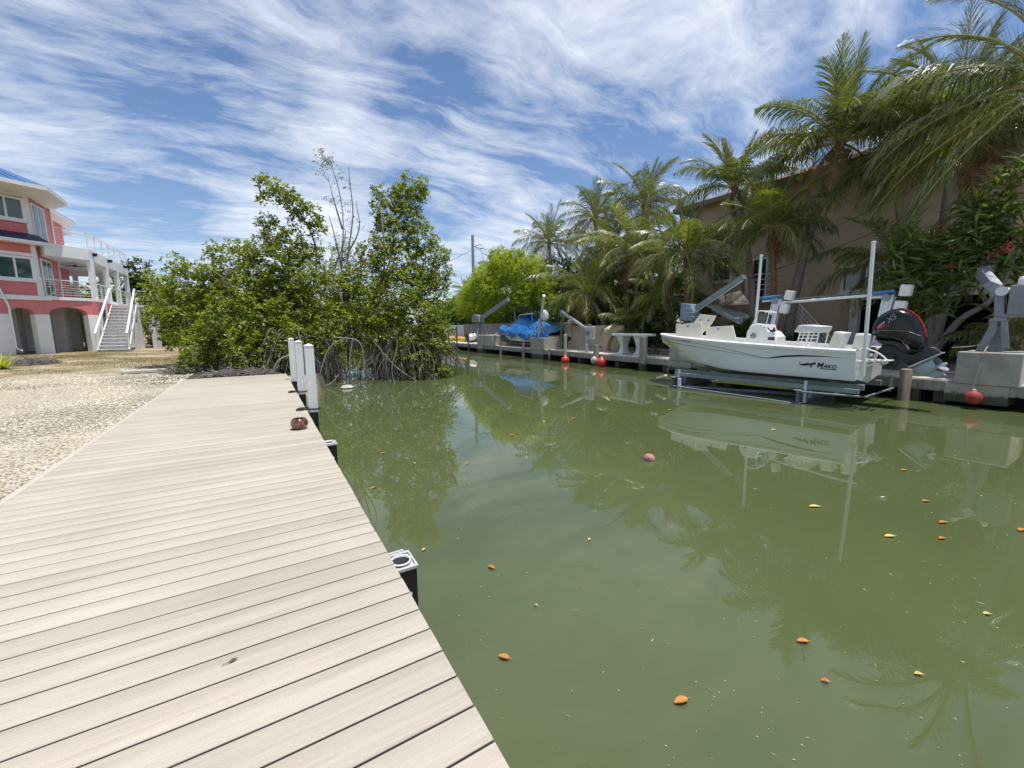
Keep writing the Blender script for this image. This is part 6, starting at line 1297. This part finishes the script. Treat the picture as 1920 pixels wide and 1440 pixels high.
def palm(crown, base, L_, nf, label, seed, r=.13, yellow=0., boots=False, fr=None, wind=(.12, -.10, 0), ll=.62, nl=58, nuts=0, extra=(), lw=.04, name='coconut_palm', dead=2, low=-26, spear=3, cat='palm tree', group='coconut palms along the far bank'):
    rg = np.random.default_rng(seed); c = Vector(crown); b = Vector(base); t = empty(name, tuple(b), label=label, cat=cat, group=group)
    g = MB(); n = 26; pts = []; rr = []
    for i in range(n + 1):
        s = i / n; p_ = b.lerp(c, s); bend = (c - b); bend.z = 0; p_ -= bend * .22 * math.sin(math.pi * s) ; pts.append(p_); rr.append(r * (1.35 - .35 * min(1, s * 5)) * (1 - .35 * s) * (1 + .05 * (i % 2)))
    g.tube(pts, rr, 12); g.build('trunk', palm_boot if boots else palm_bark, t, smooth=70)
    if boots or True:   # fibrous stubs under the crown
        g = MB()
        for i in range(14 if not boots else 34):
            a = i * 2.4; zz_ = -.10 - (.035 if not boots else .03) * i; s = 1 + zz_ / max((c - b).length, .1); p_ = b.lerp(c, max(s, 0)) - V((c - b).x, (c - b).y, 0) * .22 * math.sin(math.pi * max(s, 0)); d_ = V(math.sin(a), math.cos(a), 1.3).normalized()
            g.tube([p_ + V(math.sin(a), math.cos(a), 0) * r * .5, p_ + d_ * r * 1.9], [r * .35, r * .12], 5)
        g.build('boots', palm_boot, t)
    VV = []; FF = []; MI = []; nb = 0; stalks = MB()
    specs = []
    nf = int(nf * 1.2)
    for i in range(nf):
        k = i / max(nf - 1, 1); e0 = lerp(R(76), R(low), k ** .95) + rg.normal() * .10; specs.append((i * 2.399 + rg.uniform(-.25, .25), e0, 1.06 * L_ * rg.uniform(.86, 1.08), lerp(1.0, 1.45, k) * rg.uniform(.8, 1.2), 0))
    for i in range(spear): specs.append((rg.uniform(0, 6.28), R(rg.uniform(76, 89)), L_ * rg.uniform(.8, 1.12), .3, 0))
    for i in range(dead): specs.append((rg.uniform(0, 6.28), R(-40), L_ * .7, .9, 1))
    for e_ in extra: specs.append(tuple(e_) + (0,))
    for az_, e0, l2, dr, dd in specs:
        stiff = e0 > R(55)
        v, f, sp = frond(rg, tuple(c + V(math.sin(az_), math.cos(az_), 0) * .06), az_, e0, l2, dr, nl=int(nl * 1.02), ll=1.25 * ll * (l2 / L_) * (.75 if stiff else 1.), lw=lw, twist=rg.uniform(-.3, .3), wind=wind, hang=(.25 if stiff else rg.uniform(.7, 1.35)), stiffk=(1. if e0 > R(70) else .55 if e0 > R(50) else 0.))
        VV.append(v); FF.append(f + nb); nb += len(v); y_ = 2 if dd else (1 if rg.uniform() < yellow else 0); MI += [y_] * len(f)
        k = len(sp); stalks.cm = 1 if dd else 0; stalks.tube([Vector(q) for q in sp], [.028 * (1 - .8 * j / k) * (r / .13) for j in range(k)], 5, False)
    npmesh('crown', np.concatenate(VV), np.concatenate(FF), [palm_leaf, palm_leaf_y, rach_b], parent=t, mi=MI)
    stalks.build('frond_stalks', [rach, rach_b], t)
    for i in range(nuts):
        a = rg.uniform(0, 6.28); p_ = c + V(math.sin(a) * .22, math.cos(a) * .22, -.2 - rg.uniform(0, .2)); g = MB(); rn = .11; g.lathe([(.001, -rn * 1.1), (rn * .7, -rn * .7), (rn, 0), (rn * .75, rn * .7), (.001, rn * 1.15)], p_, 12); g.build('coconut', mat('green_coconut', (.16, .17, .05), .5, .3, 8), t, smooth=70)
    return t
def PX(px, py, x): return P(px, py, x=x)
def footy(px, x, py=640): q = PX(px, py, x); return (x, q.y, .5)
c = PX(1577, 268, 17.); palm(c, (17.4, PX(1474, 640, 17.4).y, .5), 3.0, 24, 'tallest coconut palm on a long leaning grey trunk before the tan house', 1, r=.17, nuts=5, ll=.75, nl=74, yellow=.15, lw=.045, low=2)
c = PX(1375, 352, 17.5); palm(c, (17.0, PX(1415, 640, 17.).y, .5), 2.5, 18, 'coconut palm with an upright crown left of the tallest palm', 2, r=.14, ll=.62, nl=64, spear=5, low=8)
c = PX(1447, 428, 16.); palm(c, footy(1449, 16), 2.1, 20, 'coconut palm with a reddish trunk between the two house windows', 3, r=.12, ll=.56, boots=True, yellow=.35, low=-5)
c = PX(1288, 478, 15.8); palm(c, footy(1287, 15.8), 2.7, 20, 'coconut palm with a reddish trunk just left of the tan house wall', 4, r=.15, ll=.62, boots=True, yellow=.6, nl=64, spear=5)
c = PX(1208, 382, 20.); palm(c, footy(1215, 20), 2.9, 22, 'tall dark coconut palm rising behind the yellowish ones', 5, r=.15, ll=.75, nl=64)
c = PX(1115, 408, 20.); palm(c, footy(1125, 20), 2.9, 20, 'dark coconut palm second from the left behind the tan wall', 6, r=.15, ll=.72)
c = PX(1030, 455, 20.5); palm(c, footy(1035, 20.5), 3.2, 20, 'coconut palm standing right behind the yellow green tree', 7, r=.15, ll=.75)
c = PX(1100, 548, 16.); palm(c, (15.8, PX(1142, 640, 15.8).y, .5), 3.3, 20, 'short leaning coconut palm with yellow drooping fronds above the tan wall', 8, r=.14, ll=.75, yellow=.75, nl=64)
c = PX(1195, 475, 17.5); palm(c, footy(1190, 17.5), 3.2, 22, 'bushy yellowish coconut palm above the concrete table', 9, r=.14, ll=.75, yellow=.7, nl=64)
c = PX(1145, 465, 18.5); palm(c, footy(1150, 18.5), 3.0, 20, 'mid height coconut palm squeezed between the yellowish ones', 10, r=.14, ll=.7, yellow=.5)
c = PX(928, 500, 22.); palm(c, footy(930, 22), 2.0, 16, 'small distant coconut palm over the yellow green tree', 11, r=.12, ll=.5)
c = PX(872, 548, 24.); palm(c, footy(872, 24), 2.6, 16, 'small distant palm just right of the mangroves', 12, r=.12, ll=.5)
c = PX(1795, 255, 18.); palm(c, footy(1740, 18), 3.3, 26, 'dark dense coconut palm behind the long sweeping fronds', 13, r=.17, ll=.8, nl=70, lw=.045, spear=5, low=-5)
# near palm whose trunk stands outside the picture on the right
cN = PX(1975, 150, 14.9)
palm(cN, (15.6, cN.y - .4, .5), 3.4, 2, 'nearest coconut palm, its long fronds sweeping in from the right', 14, r=.18, ll=.92, nl=96, lw=.036, yellow=.12, wind=(0, .0, 0), dead=0, spear=2,
     extra=((R(8), R(12), 3.5, 1.25), (R(4), R(-16), 3.9, .85), (R(30), R(48), 3.5, 1.5), (R(-20), R(62), 3.2, 1.2), (R(-8), R(-40), 3.3, .5), (R(-2), R(46), 3.7, 1.5)))
c = PX(1690, 500, 17.); palm(c, footy(1700, 17), 2.3, 18, 'low coconut palm in front of the wide house window', 15, r=.12, ll=.6, yellow=.5, name='coconut_palm')
c = PX(1400, 640, 16.4); palm(c, (16.4, c.y, .5), 1.0, 14, 'small young palm low behind the skiff console', 16, r=.10, ll=.5, name='young_palm', dead=0, group='small palms and shrubs on the far bank')
c = PX(1182, 612, 15.7); palm(c, (15.7, c.y, .5), 1.7, 16, 'small young palm with pale fronds behind the concrete table', 17, r=.09, ll=.5, yellow=.6, name='young_palm', dead=0, group='small palms and shrubs on the far bank')
c = PX(1256, 560, 16.4); palm(c, (16.4, c.y, .5), 2.0, 18, 'young palm filling in left of the reddish trunk', 18, r=.09, ll=.55, yellow=.5, name='young_palm', dead=0, group='small palms and shrubs on the far bank')
c = PX(1318, 628, 17.2); palm(c, (17.2, c.y, .5), 1.3, 14, 'young palm behind the shade sail', 19, r=.09, ll=.5, name='young_palm', dead=0, group='small palms and shrubs on the far bank')
c = PX(1905, 640, 15.4); palm(c, (15.4, c.y, .6), 1.3, 12, 'small palm right behind the big crane footing', 20, r=.07, ll=.4, name='young_palm', dead=0, group='small palms and shrubs on the far bank')
# ================================================================== OTHER TREES AND SHRUBS
def PBx(px, py, x, rpx, k=1., flat=1.):
    c = PX(px, py, x); e_ = PX(px + rpx, py, x); f_ = PX(px, py - rpx, x); ry = abs(e_.y - c.y); rz = abs(f_.z - c.z)
    return (tuple(c), (rz * flat, min(ry, rz * 2.2), rz), k)
yg = leafmat('yellow_green_leaves', [(.14, .20, .014), (.24, .30, .02), (.34, .38, .03), (.42, .42, .05)], .5, .42)
gl = leafmat('mid_green_leaves', [(.05, .10, .015), (.09, .15, .02), (.15, .20, .03)], .4, .35)
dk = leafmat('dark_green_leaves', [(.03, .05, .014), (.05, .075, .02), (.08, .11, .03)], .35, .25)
pl_l = leafmat('plumeria_leaves', [(.08, .12, .035), (.14, .19, .055), (.24, .29, .11)], .33, .3)
x = 17.5; blobs = [PBx(px, py, x, r_, k) for px, py, r_, k in ((950, 500, 30, 1), (920, 520, 32, 1), (985, 510, 32, 1), (1010, 535, 28, 1), (900, 545, 30, 1), (945, 545, 40, 1), (990, 560, 36, 1), (880, 575, 24, 1), (925, 580, 36, 1), (965, 590, 30, 1), (1025, 570, 22, 1), (935, 478, 16, .8), (965, 482, 16, .8))]
b0 = V(x, PX(945, 640, x).y, .5)
shrub_tree('yellow_green_tree', 'bright yellow green feathery tree behind the blue covered boat', 'tree', blobs, [([b0, b0 + V(0, .2, 1.5), PX(935, 540, x), PX(925, 510, x)], .14, .03), ([b0 + V(0, 0, .8), PX(965, 560, x), PX(985, 515, x)], .1, .03), ([b0 + V(0, 0, .8), PX(915, 580, x), PX(890, 560, x)], .09, .03)], yg, 620, 9, .15, .05, twigs=.01, seed=5)
x = 18.5; blobs = [PBx(px, py, x, r_) for px, py, r_ in ((850, 590, 24), (830, 585, 18), (820, 600, 16), (870, 600, 18), (845, 612, 20), (862, 575, 16), (895, 605, 14))]; b0 = V(x, PX(850, 640, x).y, .5)
shrub_tree('leafy_tree', 'mid green tree far down the bank just right of the mangroves', 'tree', blobs, [([b0, b0 + V(0, 0, 1.5), PX(850, 590, x)], .12, .04), ([b0 + V(0, .6, 0), PX(862, 600, x)], .08, .03)], gl, 300, 8, .20, .09, twigs=.01, seed=6)
x = 16.6
for i, (px0, px1, py, r_, lab) in enumerate(((965, 1060, 605, 22, 'dark hedge behind the fence beside the tarp boat'), (1065, 1150, 590, 26, 'dark shrub behind the tan wall under the leaning palm'))):
    blobs = [PBx(px, py + rng.uniform(-6, 6), x, r_) for px in range(px0, px1, 14)] + [PBx(px, py + 25, x, r_) for px in range(px0, px1, 18)]
    b0 = V(x, PX((px0 + px1) / 2, 640, x).y, .5); shrub_tree('hedge', lab, 'hedge', blobs, [([b0, b0 + V(0, .3, 1.2), b0 + V(0, .5, 2)], .05, .02)], dk, 300, 8, .14, .06, twigs=.01, seed=30 + i, group='small palms and shrubs on the far bank')
# tall dark thicket that fills the space under and behind the palms
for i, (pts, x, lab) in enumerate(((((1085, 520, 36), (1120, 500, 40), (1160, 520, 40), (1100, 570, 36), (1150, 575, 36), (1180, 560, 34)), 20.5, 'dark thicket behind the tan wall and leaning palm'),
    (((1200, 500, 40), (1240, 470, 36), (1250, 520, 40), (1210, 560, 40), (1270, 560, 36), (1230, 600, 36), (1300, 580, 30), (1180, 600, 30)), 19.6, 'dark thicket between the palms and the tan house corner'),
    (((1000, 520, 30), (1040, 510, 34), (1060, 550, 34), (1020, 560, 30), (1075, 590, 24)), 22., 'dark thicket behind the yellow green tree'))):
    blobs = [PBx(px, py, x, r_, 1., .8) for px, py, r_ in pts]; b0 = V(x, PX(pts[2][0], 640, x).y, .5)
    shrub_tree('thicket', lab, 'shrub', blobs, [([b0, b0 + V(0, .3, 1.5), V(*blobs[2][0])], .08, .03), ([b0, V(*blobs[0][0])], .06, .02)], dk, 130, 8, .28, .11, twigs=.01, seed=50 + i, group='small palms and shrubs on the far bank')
for i, (pts, x, lf, ln, lab) in enumerate(((((1160, 615, 24), (1190, 625, 24), (1140, 640, 18), (1175, 645, 20), (1215, 640, 22)), 15.8, dk, .20, 'dark glossy shrub behind the concrete table'),
    (((1235, 640, 22), (1260, 625, 24), (1225, 655, 16), (1255, 655, 18), (1285, 640, 18)), 15.6, dk, .12, 'dark rounded shrub at the skiff bow'),
    (((1330, 640, 22), (1360, 630, 22), (1380, 645, 18), (1400, 630, 14)), 15.8, dk, .14, 'dark shrub behind the open skiff hatches'),
    (((1462, 636, 12), (1478, 645, 14), (1492, 648, 10)), 16.2, dk, .16, 'dark shrub behind the skiff console'))):
    blobs = [PBx(px, py, x, r_) for px, py, r_ in pts]; b0 = V(x, PX(pts[0][0], 640, x).y, .5)
    shrub_tree('shrub', lab, 'shrub', blobs, [([b0, b0 + V(0, .1, .6), V(*blobs[0][0])], .03, .015), ([b0, V(*blobs[1][0])], .03, .015)], lf, 330, 8, ln, ln * .4, twigs=.02, seed=60 + i, group='small palms and shrubs on the far bank')
# plumeria with long leaves in rosettes and red flowers
x = 15.4; pts = ((1700, 455, 28), (1740, 470, 34), (1690, 500, 30), (1730, 520, 36), (1775, 510, 34), (1800, 470, 34), (1840, 440, 36), (1880, 420, 36), (1850, 490, 34), (1820, 530, 26), (1900, 470, 34), (1880, 380, 28), (1765, 560, 24), (1905, 520, 24), (1670, 540, 22), (1700, 560, 18), (1900, 330, 26), (1835, 395, 24))
blobs = [PBx(px, py, x, r_, 1.) for px, py, r_ in pts]; b0 = V(15.8, PX(1755, 640, 15.8).y, .5)
limbs = [([b0, b0 + V(0, .1, 1.2), PX(1735, 545, x), PX(1720, 505, x)], .13, .04), ([b0 + V(0, 0, .9), PX(1775, 570, x), PX(1800, 510, x), PX(1850, 440, x)], .10, .035), ([b0 + V(0, 0, .6), PX(1800, 600, x), PX(1860, 560, x), PX(1900, 480, x), PX(1890, 380, x)], .09, .03), ([PX(1735, 545, x), PX(1700, 520, x), PX(1690, 480, x)], .05, .03)]
pt = shrub_tree('plumeria_tree', 'frangipani tree with long glossy leaves and red flowers above the outboard', 'tree', blobs, limbs, pl_l, 92, 14, .42, .085, twigs=.11, twig_r=.016, seed=70, bark_=mat('grey_smooth_bark', (.24, .22, .19), .8, .2, 8), lift=.35)
rgf = np.random.default_rng(9); fl = MB()
fc = []
for px, py in ((1788, 496), (1884, 462), (1893, 466), (1872, 470), (1762, 424), (1851, 480)):
    q = PX(px, py, x - .9); fc.append(tuple(q))
fc = np.array(fc); pet = leafmat('crimson_petals', [(.30, .03, .05), (.38, .06, .09)], .5, .3, tcol=(1.2, 1, 1))
for q in fc:
    tips = np.repeat(q[None], 3, 0) + rgf.normal(size=(3, 3)) * .05; v, f = rosettes(rgf, tips, unit(rgf.normal(size=tips.shape)), 5, .07, .05, .3); npmesh('flower_cluster', v, f, pet, parent=pt)
# trees behind the pink house and beyond
for i, (pts, y, lab, foot) in enumerate(((((258, 515, 30), (240, 530, 26), (275, 540, 24), (262, 560, 30), (285, 565, 26), (250, 590, 30)), 52, 'dark tree rising behind the porch of the pink house', (262, 640)),
    (((300, 560, 26), (330, 560, 26), (315, 590, 26), (345, 600, 24), (280, 600, 26), (290, 630, 24)), 48, 'green tree behind the second stairs', (305, 650)),
    (((130, 600, 26), (160, 600, 26), (150, 630, 24), (110, 590, 20), (185, 620, 22), (205, 560, 20), (180, 540, 16), (140, 545, 16)), 54, 'shaded tree seen through the arches of the pink house', (150, 645)))):
    blobs = [PB(px, py, y, r_) for px, py, r_ in pts]; b0 = P(foot[0], foot[1], y=y); b0.z = .5
    shrub_tree('leafy_tree', lab, 'tree', blobs, [([b0, b0.lerp(V(*blobs[0][0]), .5), V(*blobs[0][0])], .2, .06), ([b0, V(*blobs[3][0])], .14, .05), ([b0, V(*blobs[2][0])], .12, .05)], mang_leaf if i == 1 else leafmat('olive_leaves', [(.03, .05, .012), (.05, .08, .018), (.08, .11, .025)], .45, .3), 60, 8, .36, .17, twigs=.03, twig_r=.03, seed=80 + i)
# far shores: low woods closing the view
def wood(name, lab, x0, x1, y, z, seed, n=26, r_=(2.2, 2.2, 2.6), lf=None, y1=None):
    rg = np.random.default_rng(seed); blobs = []
    for i in range(n): t = (i + .5) / n; blobs.append(((lerp(x0, x1, t), (y if y1 is None else lerp(y, y1, t)) + rg.uniform(-1.5, 1.5), .5 + rg.uniform(.25, .8) * z), tuple(np.array(r_) * rg.uniform(.8, 1.2)), 1.))
    tips, od = crown_tips(rg, blobs, 110); v, f = rosettes(rg, tips, od, 7, .36, .17, .45); o = npmesh(name, v, f, lf or mang_leaf); tag(o, lab, 'woods', kind='stuff')
wood('far_woods', 'low green woods closing the far end of the canal', -8, 24, 82, 4.0, 1, 22); wood('far_woods', 'green woods behind and left of the pink house', -52, -8, 64, 5.5, 2, 30)
wood('far_woods', 'green woods behind the mangroves on the left bank', -6, 2.5, 50, 3.4, 3, 12, y1=30); wood('far_woods', 'green woods inland along the far bank', 27, 27, 70, 4.5, 4, 24, y1=22)
# spiky yellow plant at the left edge, dry grass
c = P(5, 692, z=.5); g_ = MB(); rg = random.Random(3); VV = []
for i in range(46):
    a = rg.uniform(0, 6.28); e_ = rg.uniform(.1, 1.2); L_ = rg.uniform(.5, .95); d_ = V(math.cos(a) * math.cos(e_), math.sin(a) * math.cos(e_), math.sin(e_)); s_ = V(-math.sin(a), math.cos(a), 0) * .035
    p0_ = V(c.x, c.y, .5); g_.add([p0_ - s_, p0_ + s_, p0_ + d_ * L_ * .6 + s_ * .8, p0_ + d_ * L_ - V(0, 0, .12), p0_ + d_ * L_ * .6 - s_ * .8], [(0, 1, 2, 4), (4, 2, 3)])
tag(g_.build('spiky_plant', leafmat('yellowish_blades', [(.22, .26, .03), (.35, .36, .05), (.42, .36, .08)], .5, .3), origin=(c.x, c.y, .5)), 'spiky yellow green plant at the left edge of the gravel', 'plant')
def tufts(n, seed, xr, yr, h_, m_, name, lab, thr=.1):
    rg = np.random.default_rng(seed); p = np.stack([rg.uniform(*xr, n), rg.uniform(*yr, n), np.full(n, .5)], 1)
    nz = np.sin(p[:, 0] * .7 + 1.3) * np.sin(p[:, 1] * .45 + .5) + .5 * np.sin(p[:, 0] * 2.1 + p[:, 1] * 1.7) + rg.normal(size=n) * .25; p = p[(nz > thr) & (p[:, 0] < -2.2 - (p[:, 1] > 14) * .0)]
    k = len(p); d = unit(rg.normal(size=(k, 3)) * .55 + np.array([0, 0, 1.])); s = unit(np.cross(d, rg.normal(size=(k, 3)))); L_ = h_ * rg.uniform(.4, 1.2, (k, 1))
    v = np.stack([p - s * .008, p + s * .008, p + d * L_ + np.array([0, 0, -.02])], 1).reshape(-1, 3); o = npmesh(name, v, np.arange(3 * k).reshape(-1, 3), m_, origin=(0, 20, .5)); tag(o, lab, 'grass', kind='stuff')
tufts(90000, 4, (-24, -2.5), (14, 34), .10, leafmat('dry_grass_blades', [(.20, .15, .05), (.34, .26, .10), (.24, .24, .06)], .8, .2, tcol=(1.2, 1.1, .8)), 'dry_grass', 'short dry yellowish grass patches before the pink house')
# loose shell and coral stones over the gravel
rg = np.random.default_rng(8); n = 52000
u = rg.uniform(size=n); p = np.stack([X0 - .01 - rg.uniform(0, 1, n) ** 1.3 * 11, 3.5 + u ** 1.2 * 14, np.full(n, .502)], 1)
sz = rg.uniform(.007, .022, n) * (1 + (p[:, 1] - 4) * .045)
octa = np.array([(1, 0, 0), (0, 1, 0), (-1, 0, 0), (0, -1, 0), (0, 0, .6), (0, 0, -.4)]); jit = 1 + rg.normal(size=(n, 6, 1)) * .22; ang = rg.uniform(0, 6.28, n); ca, sa = np.cos(ang), np.sin(ang)
o3 = octa[None] * jit * np.stack([rg.uniform(.8, 1.5, n), rg.uniform(.5, 1., n), rg.uniform(.4, .9, n)], 1)[:, None] * sz[:, None, None]; rx_ = o3[..., 0] * ca[:, None] - o3[..., 1] * sa[:, None]; ry_ = o3[..., 0] * sa[:, None] + o3[..., 1] * ca[:, None]
v = np.stack([rx_, ry_, o3[..., 2]], -1) + p[:, None]; fo = np.array([(0, 1, 4), (1, 2, 4), (2, 3, 4), (3, 0, 4), (1, 0, 5), (2, 1, 5), (3, 2, 5), (0, 3, 5)])
f = (np.arange(n)[:, None, None] * 6 + fo[None]).reshape(-1, 3)
pm = leafmat('shell_gravel_stones', [(.36, .30, .21), (.58, .51, .39), (.70, .63, .49), (.80, .75, .62)], .85, .0); o = npmesh('loose_gravel', v.reshape(-1, 3), f, pm, origin=(-5, 9, .5)); tag(o, 'loose crushed shell stones beside the boardwalk', 'gravel', kind='stuff')
# ================================================================== ON THE WATER
orange = leafmat('orange_fallen_leaf', [(.38, .15, .02), (.50, .20, .02), (.62, .28, .04)], .5, .1, tcol=(1.1, 1, .8)); yel = leafmat('yellow_fallen_leaf', [(.60, .45, .08), (.66, .55, .2)], .5, .1)
def fleaf(px, py, L_, ang, m_, lab):
    L_ *= .82; c = P(px, py, z=.006); g = MB(); n = 9; vs = []
    for i in range(n):
        t = i / (n - 1); w_ = L_ * .21 * math.sin(math.pi * t ** .85) ** .8 + (.002 if 0 < i < n - 1 else 0)
        for s in (-1, 0, 1): x_, y_ = (t - .5) * L_, s * w_; vs.append(c + V(x_ * math.cos(ang) - y_ * math.sin(ang), x_ * math.sin(ang) + y_ * math.cos(ang), .004 + (.010 if s else 0) * math.sin(math.pi * t) + .01 * (t - .5) ** 2))
    g.add(vs, [(3 * i + j, 3 * i + j + 1, 3 * i + j + 4, 3 * i + j + 3) for i in range(n - 1) for j in range(2)]); g.tube([vs[1], vs[1] - V(math.cos(ang), math.sin(ang), 0) * L_ * .22], .0015, 4)
    tag(g.build('floating_leaf', m_), lab, 'leaf', 'fallen leaves floating on the canal')
for a in ((921, 1064, .085, 2.0, orange, 'orange leaf floating level with the near piling, nearer of two at the walk'), (945, 1233, .085, 2.3, orange, 'orange leaf floating closest to the boardwalk edge'), (1277, 1315, .10, 2.9, orange, 'orange leaf nearest the bottom of the picture'), (1505, 1203, .085, 2.6, orange, 'orange leaf floating alone in the lower right water'),
          (1547, 1278, .05, 2.4, orange, 'small pinkish orange leaf right of the lower orange ones'), (700, 915, .07, .2, orange, 'orange leaf in the mangrove reflection beside the walk'), (718, 850, .08, .1, orange, 'orange leaf farthest up in the mangrove reflection'), (778, 869, .06, 1.0, yel, 'pale leaf in the mangrove reflection'),
          (1105, 1012, .05, .5, yel, 'small tan leaf in mid canal'), (1768, 980, .11, 2.8, orange, 'curled orange leaf on the right side water'), (1766, 1010, .09, 2.9, orange, 'dull orange leaf just below the curled orange one'), (1695, 882, .11, 2.9, orange, 'orange leaf floating below the motor reflection'),
          (1527, 950, .14, 2.6, yel, 'long pale leaf strip right of the coconut'), (1668, 1006, .12, 2.7, yel, 'long pale leaf strip beside the right pole reflection'), (1915, 994, .12, 3.0, orange, 'orange leaf at the right edge'), (795, 1031, .05, .6, yel, 'thin yellow leaf beside the near piling'), (1005, 1136, .03, 2., yel, 'tiny yellow leaf by the lower boardwalk'),
          (1722, 1265, .05, 2.5, yel, 'white leaf scrap low on the right side'), (1850, 1152, .06, 2.6, yel, 'pale leaf scrap in the right palm reflection'), (1255, 769, .14, 2.9, orange, 'orange leaf near the skiff reflection bow'), (876, 869, .08, .4, orange, 'pinkish leaf right of the mangrove reflection'), (1450, 806, .14, 2.9, yel, 'pale leaf on the skiff reflection'),
          (960, 816, .12, 3.0, orange, 'orange leaf under the farther palm reflection'), (1075, 785, .14, .1, orange, 'orange leaf out in the upper canal'), (1735, 940, .10, 2.7, orange, 'brown orange leaf below the engine reflection')): fleaf(*a)
c = P(1217, 862, z=0); t = empty('floating_coconut', tuple(c), label='pinkish brown coconut husk floating in mid canal', cat='coconut'); g_ = MB(); g_.lathe([(.001, -.08), (.055, -.055), (.082, .0), (.078, .04), (.05, .074), (.001, .086)], c + V(0, 0, .0), 16); g_.build('husk', mat('coconut_husk', (.40, .22, .16), .7, .3, 6, .4, 20), t, smooth=60)
g_ = MB()
for k in range(3): g_.lathe([(.001, 0), (.014, .0), (.001, .012)], c + V(-.05 + .03 * math.cos(k * 2.1), -.06 + .02 * math.sin(k * 2.1), .045), 6)
g_.build('eyes', leafdry, t)
rg = np.random.default_rng(15); n = 260; p = []
while len(p) < n:
    px, py = rg.uniform(600, 1920), rg.uniform(715, 1440) if rg.uniform() < .8 else rg.uniform(715, 900)
    q = P(px, py, z=.004)
    if q.x > .8 and q.x < 13: p.append(tuple(q))
p = np.array(p); d = unit(np.concatenate([rg.normal(size=(n, 2)) * .5 + np.array([.6, -.6]), np.zeros((n, 1))], 1)); s = np.stack([-d[:, 1], d[:, 0], np.zeros(n)], 1); dist = np.linalg.norm(p[:, :2], axis=1, keepdims=True)
L_ = rg.uniform(.002, .010, (n, 1)) * (.4 + dist * .22) * (1 + 1.5 * (rg.uniform(size=(n, 1)) > .92)); W_ = rg.uniform(.001, .003, (n, 1)) * (.4 + dist * .22)
v = np.stack([p - d * L_, p + s * W_, p + d * L_, p - s * W_], 1).reshape(-1, 3); o = npmesh('floating_specks', v, np.arange(4 * n).reshape(-1, 4), leafmat('pale_plant_specks', [(.20, .20, .10), (.45, .42, .25), (.6, .58, .45)], .7, 0), origin=(6, 6, 0)); tag(o, 'pale specks and plant bits scattered over the water', 'specks', kind='stuff')
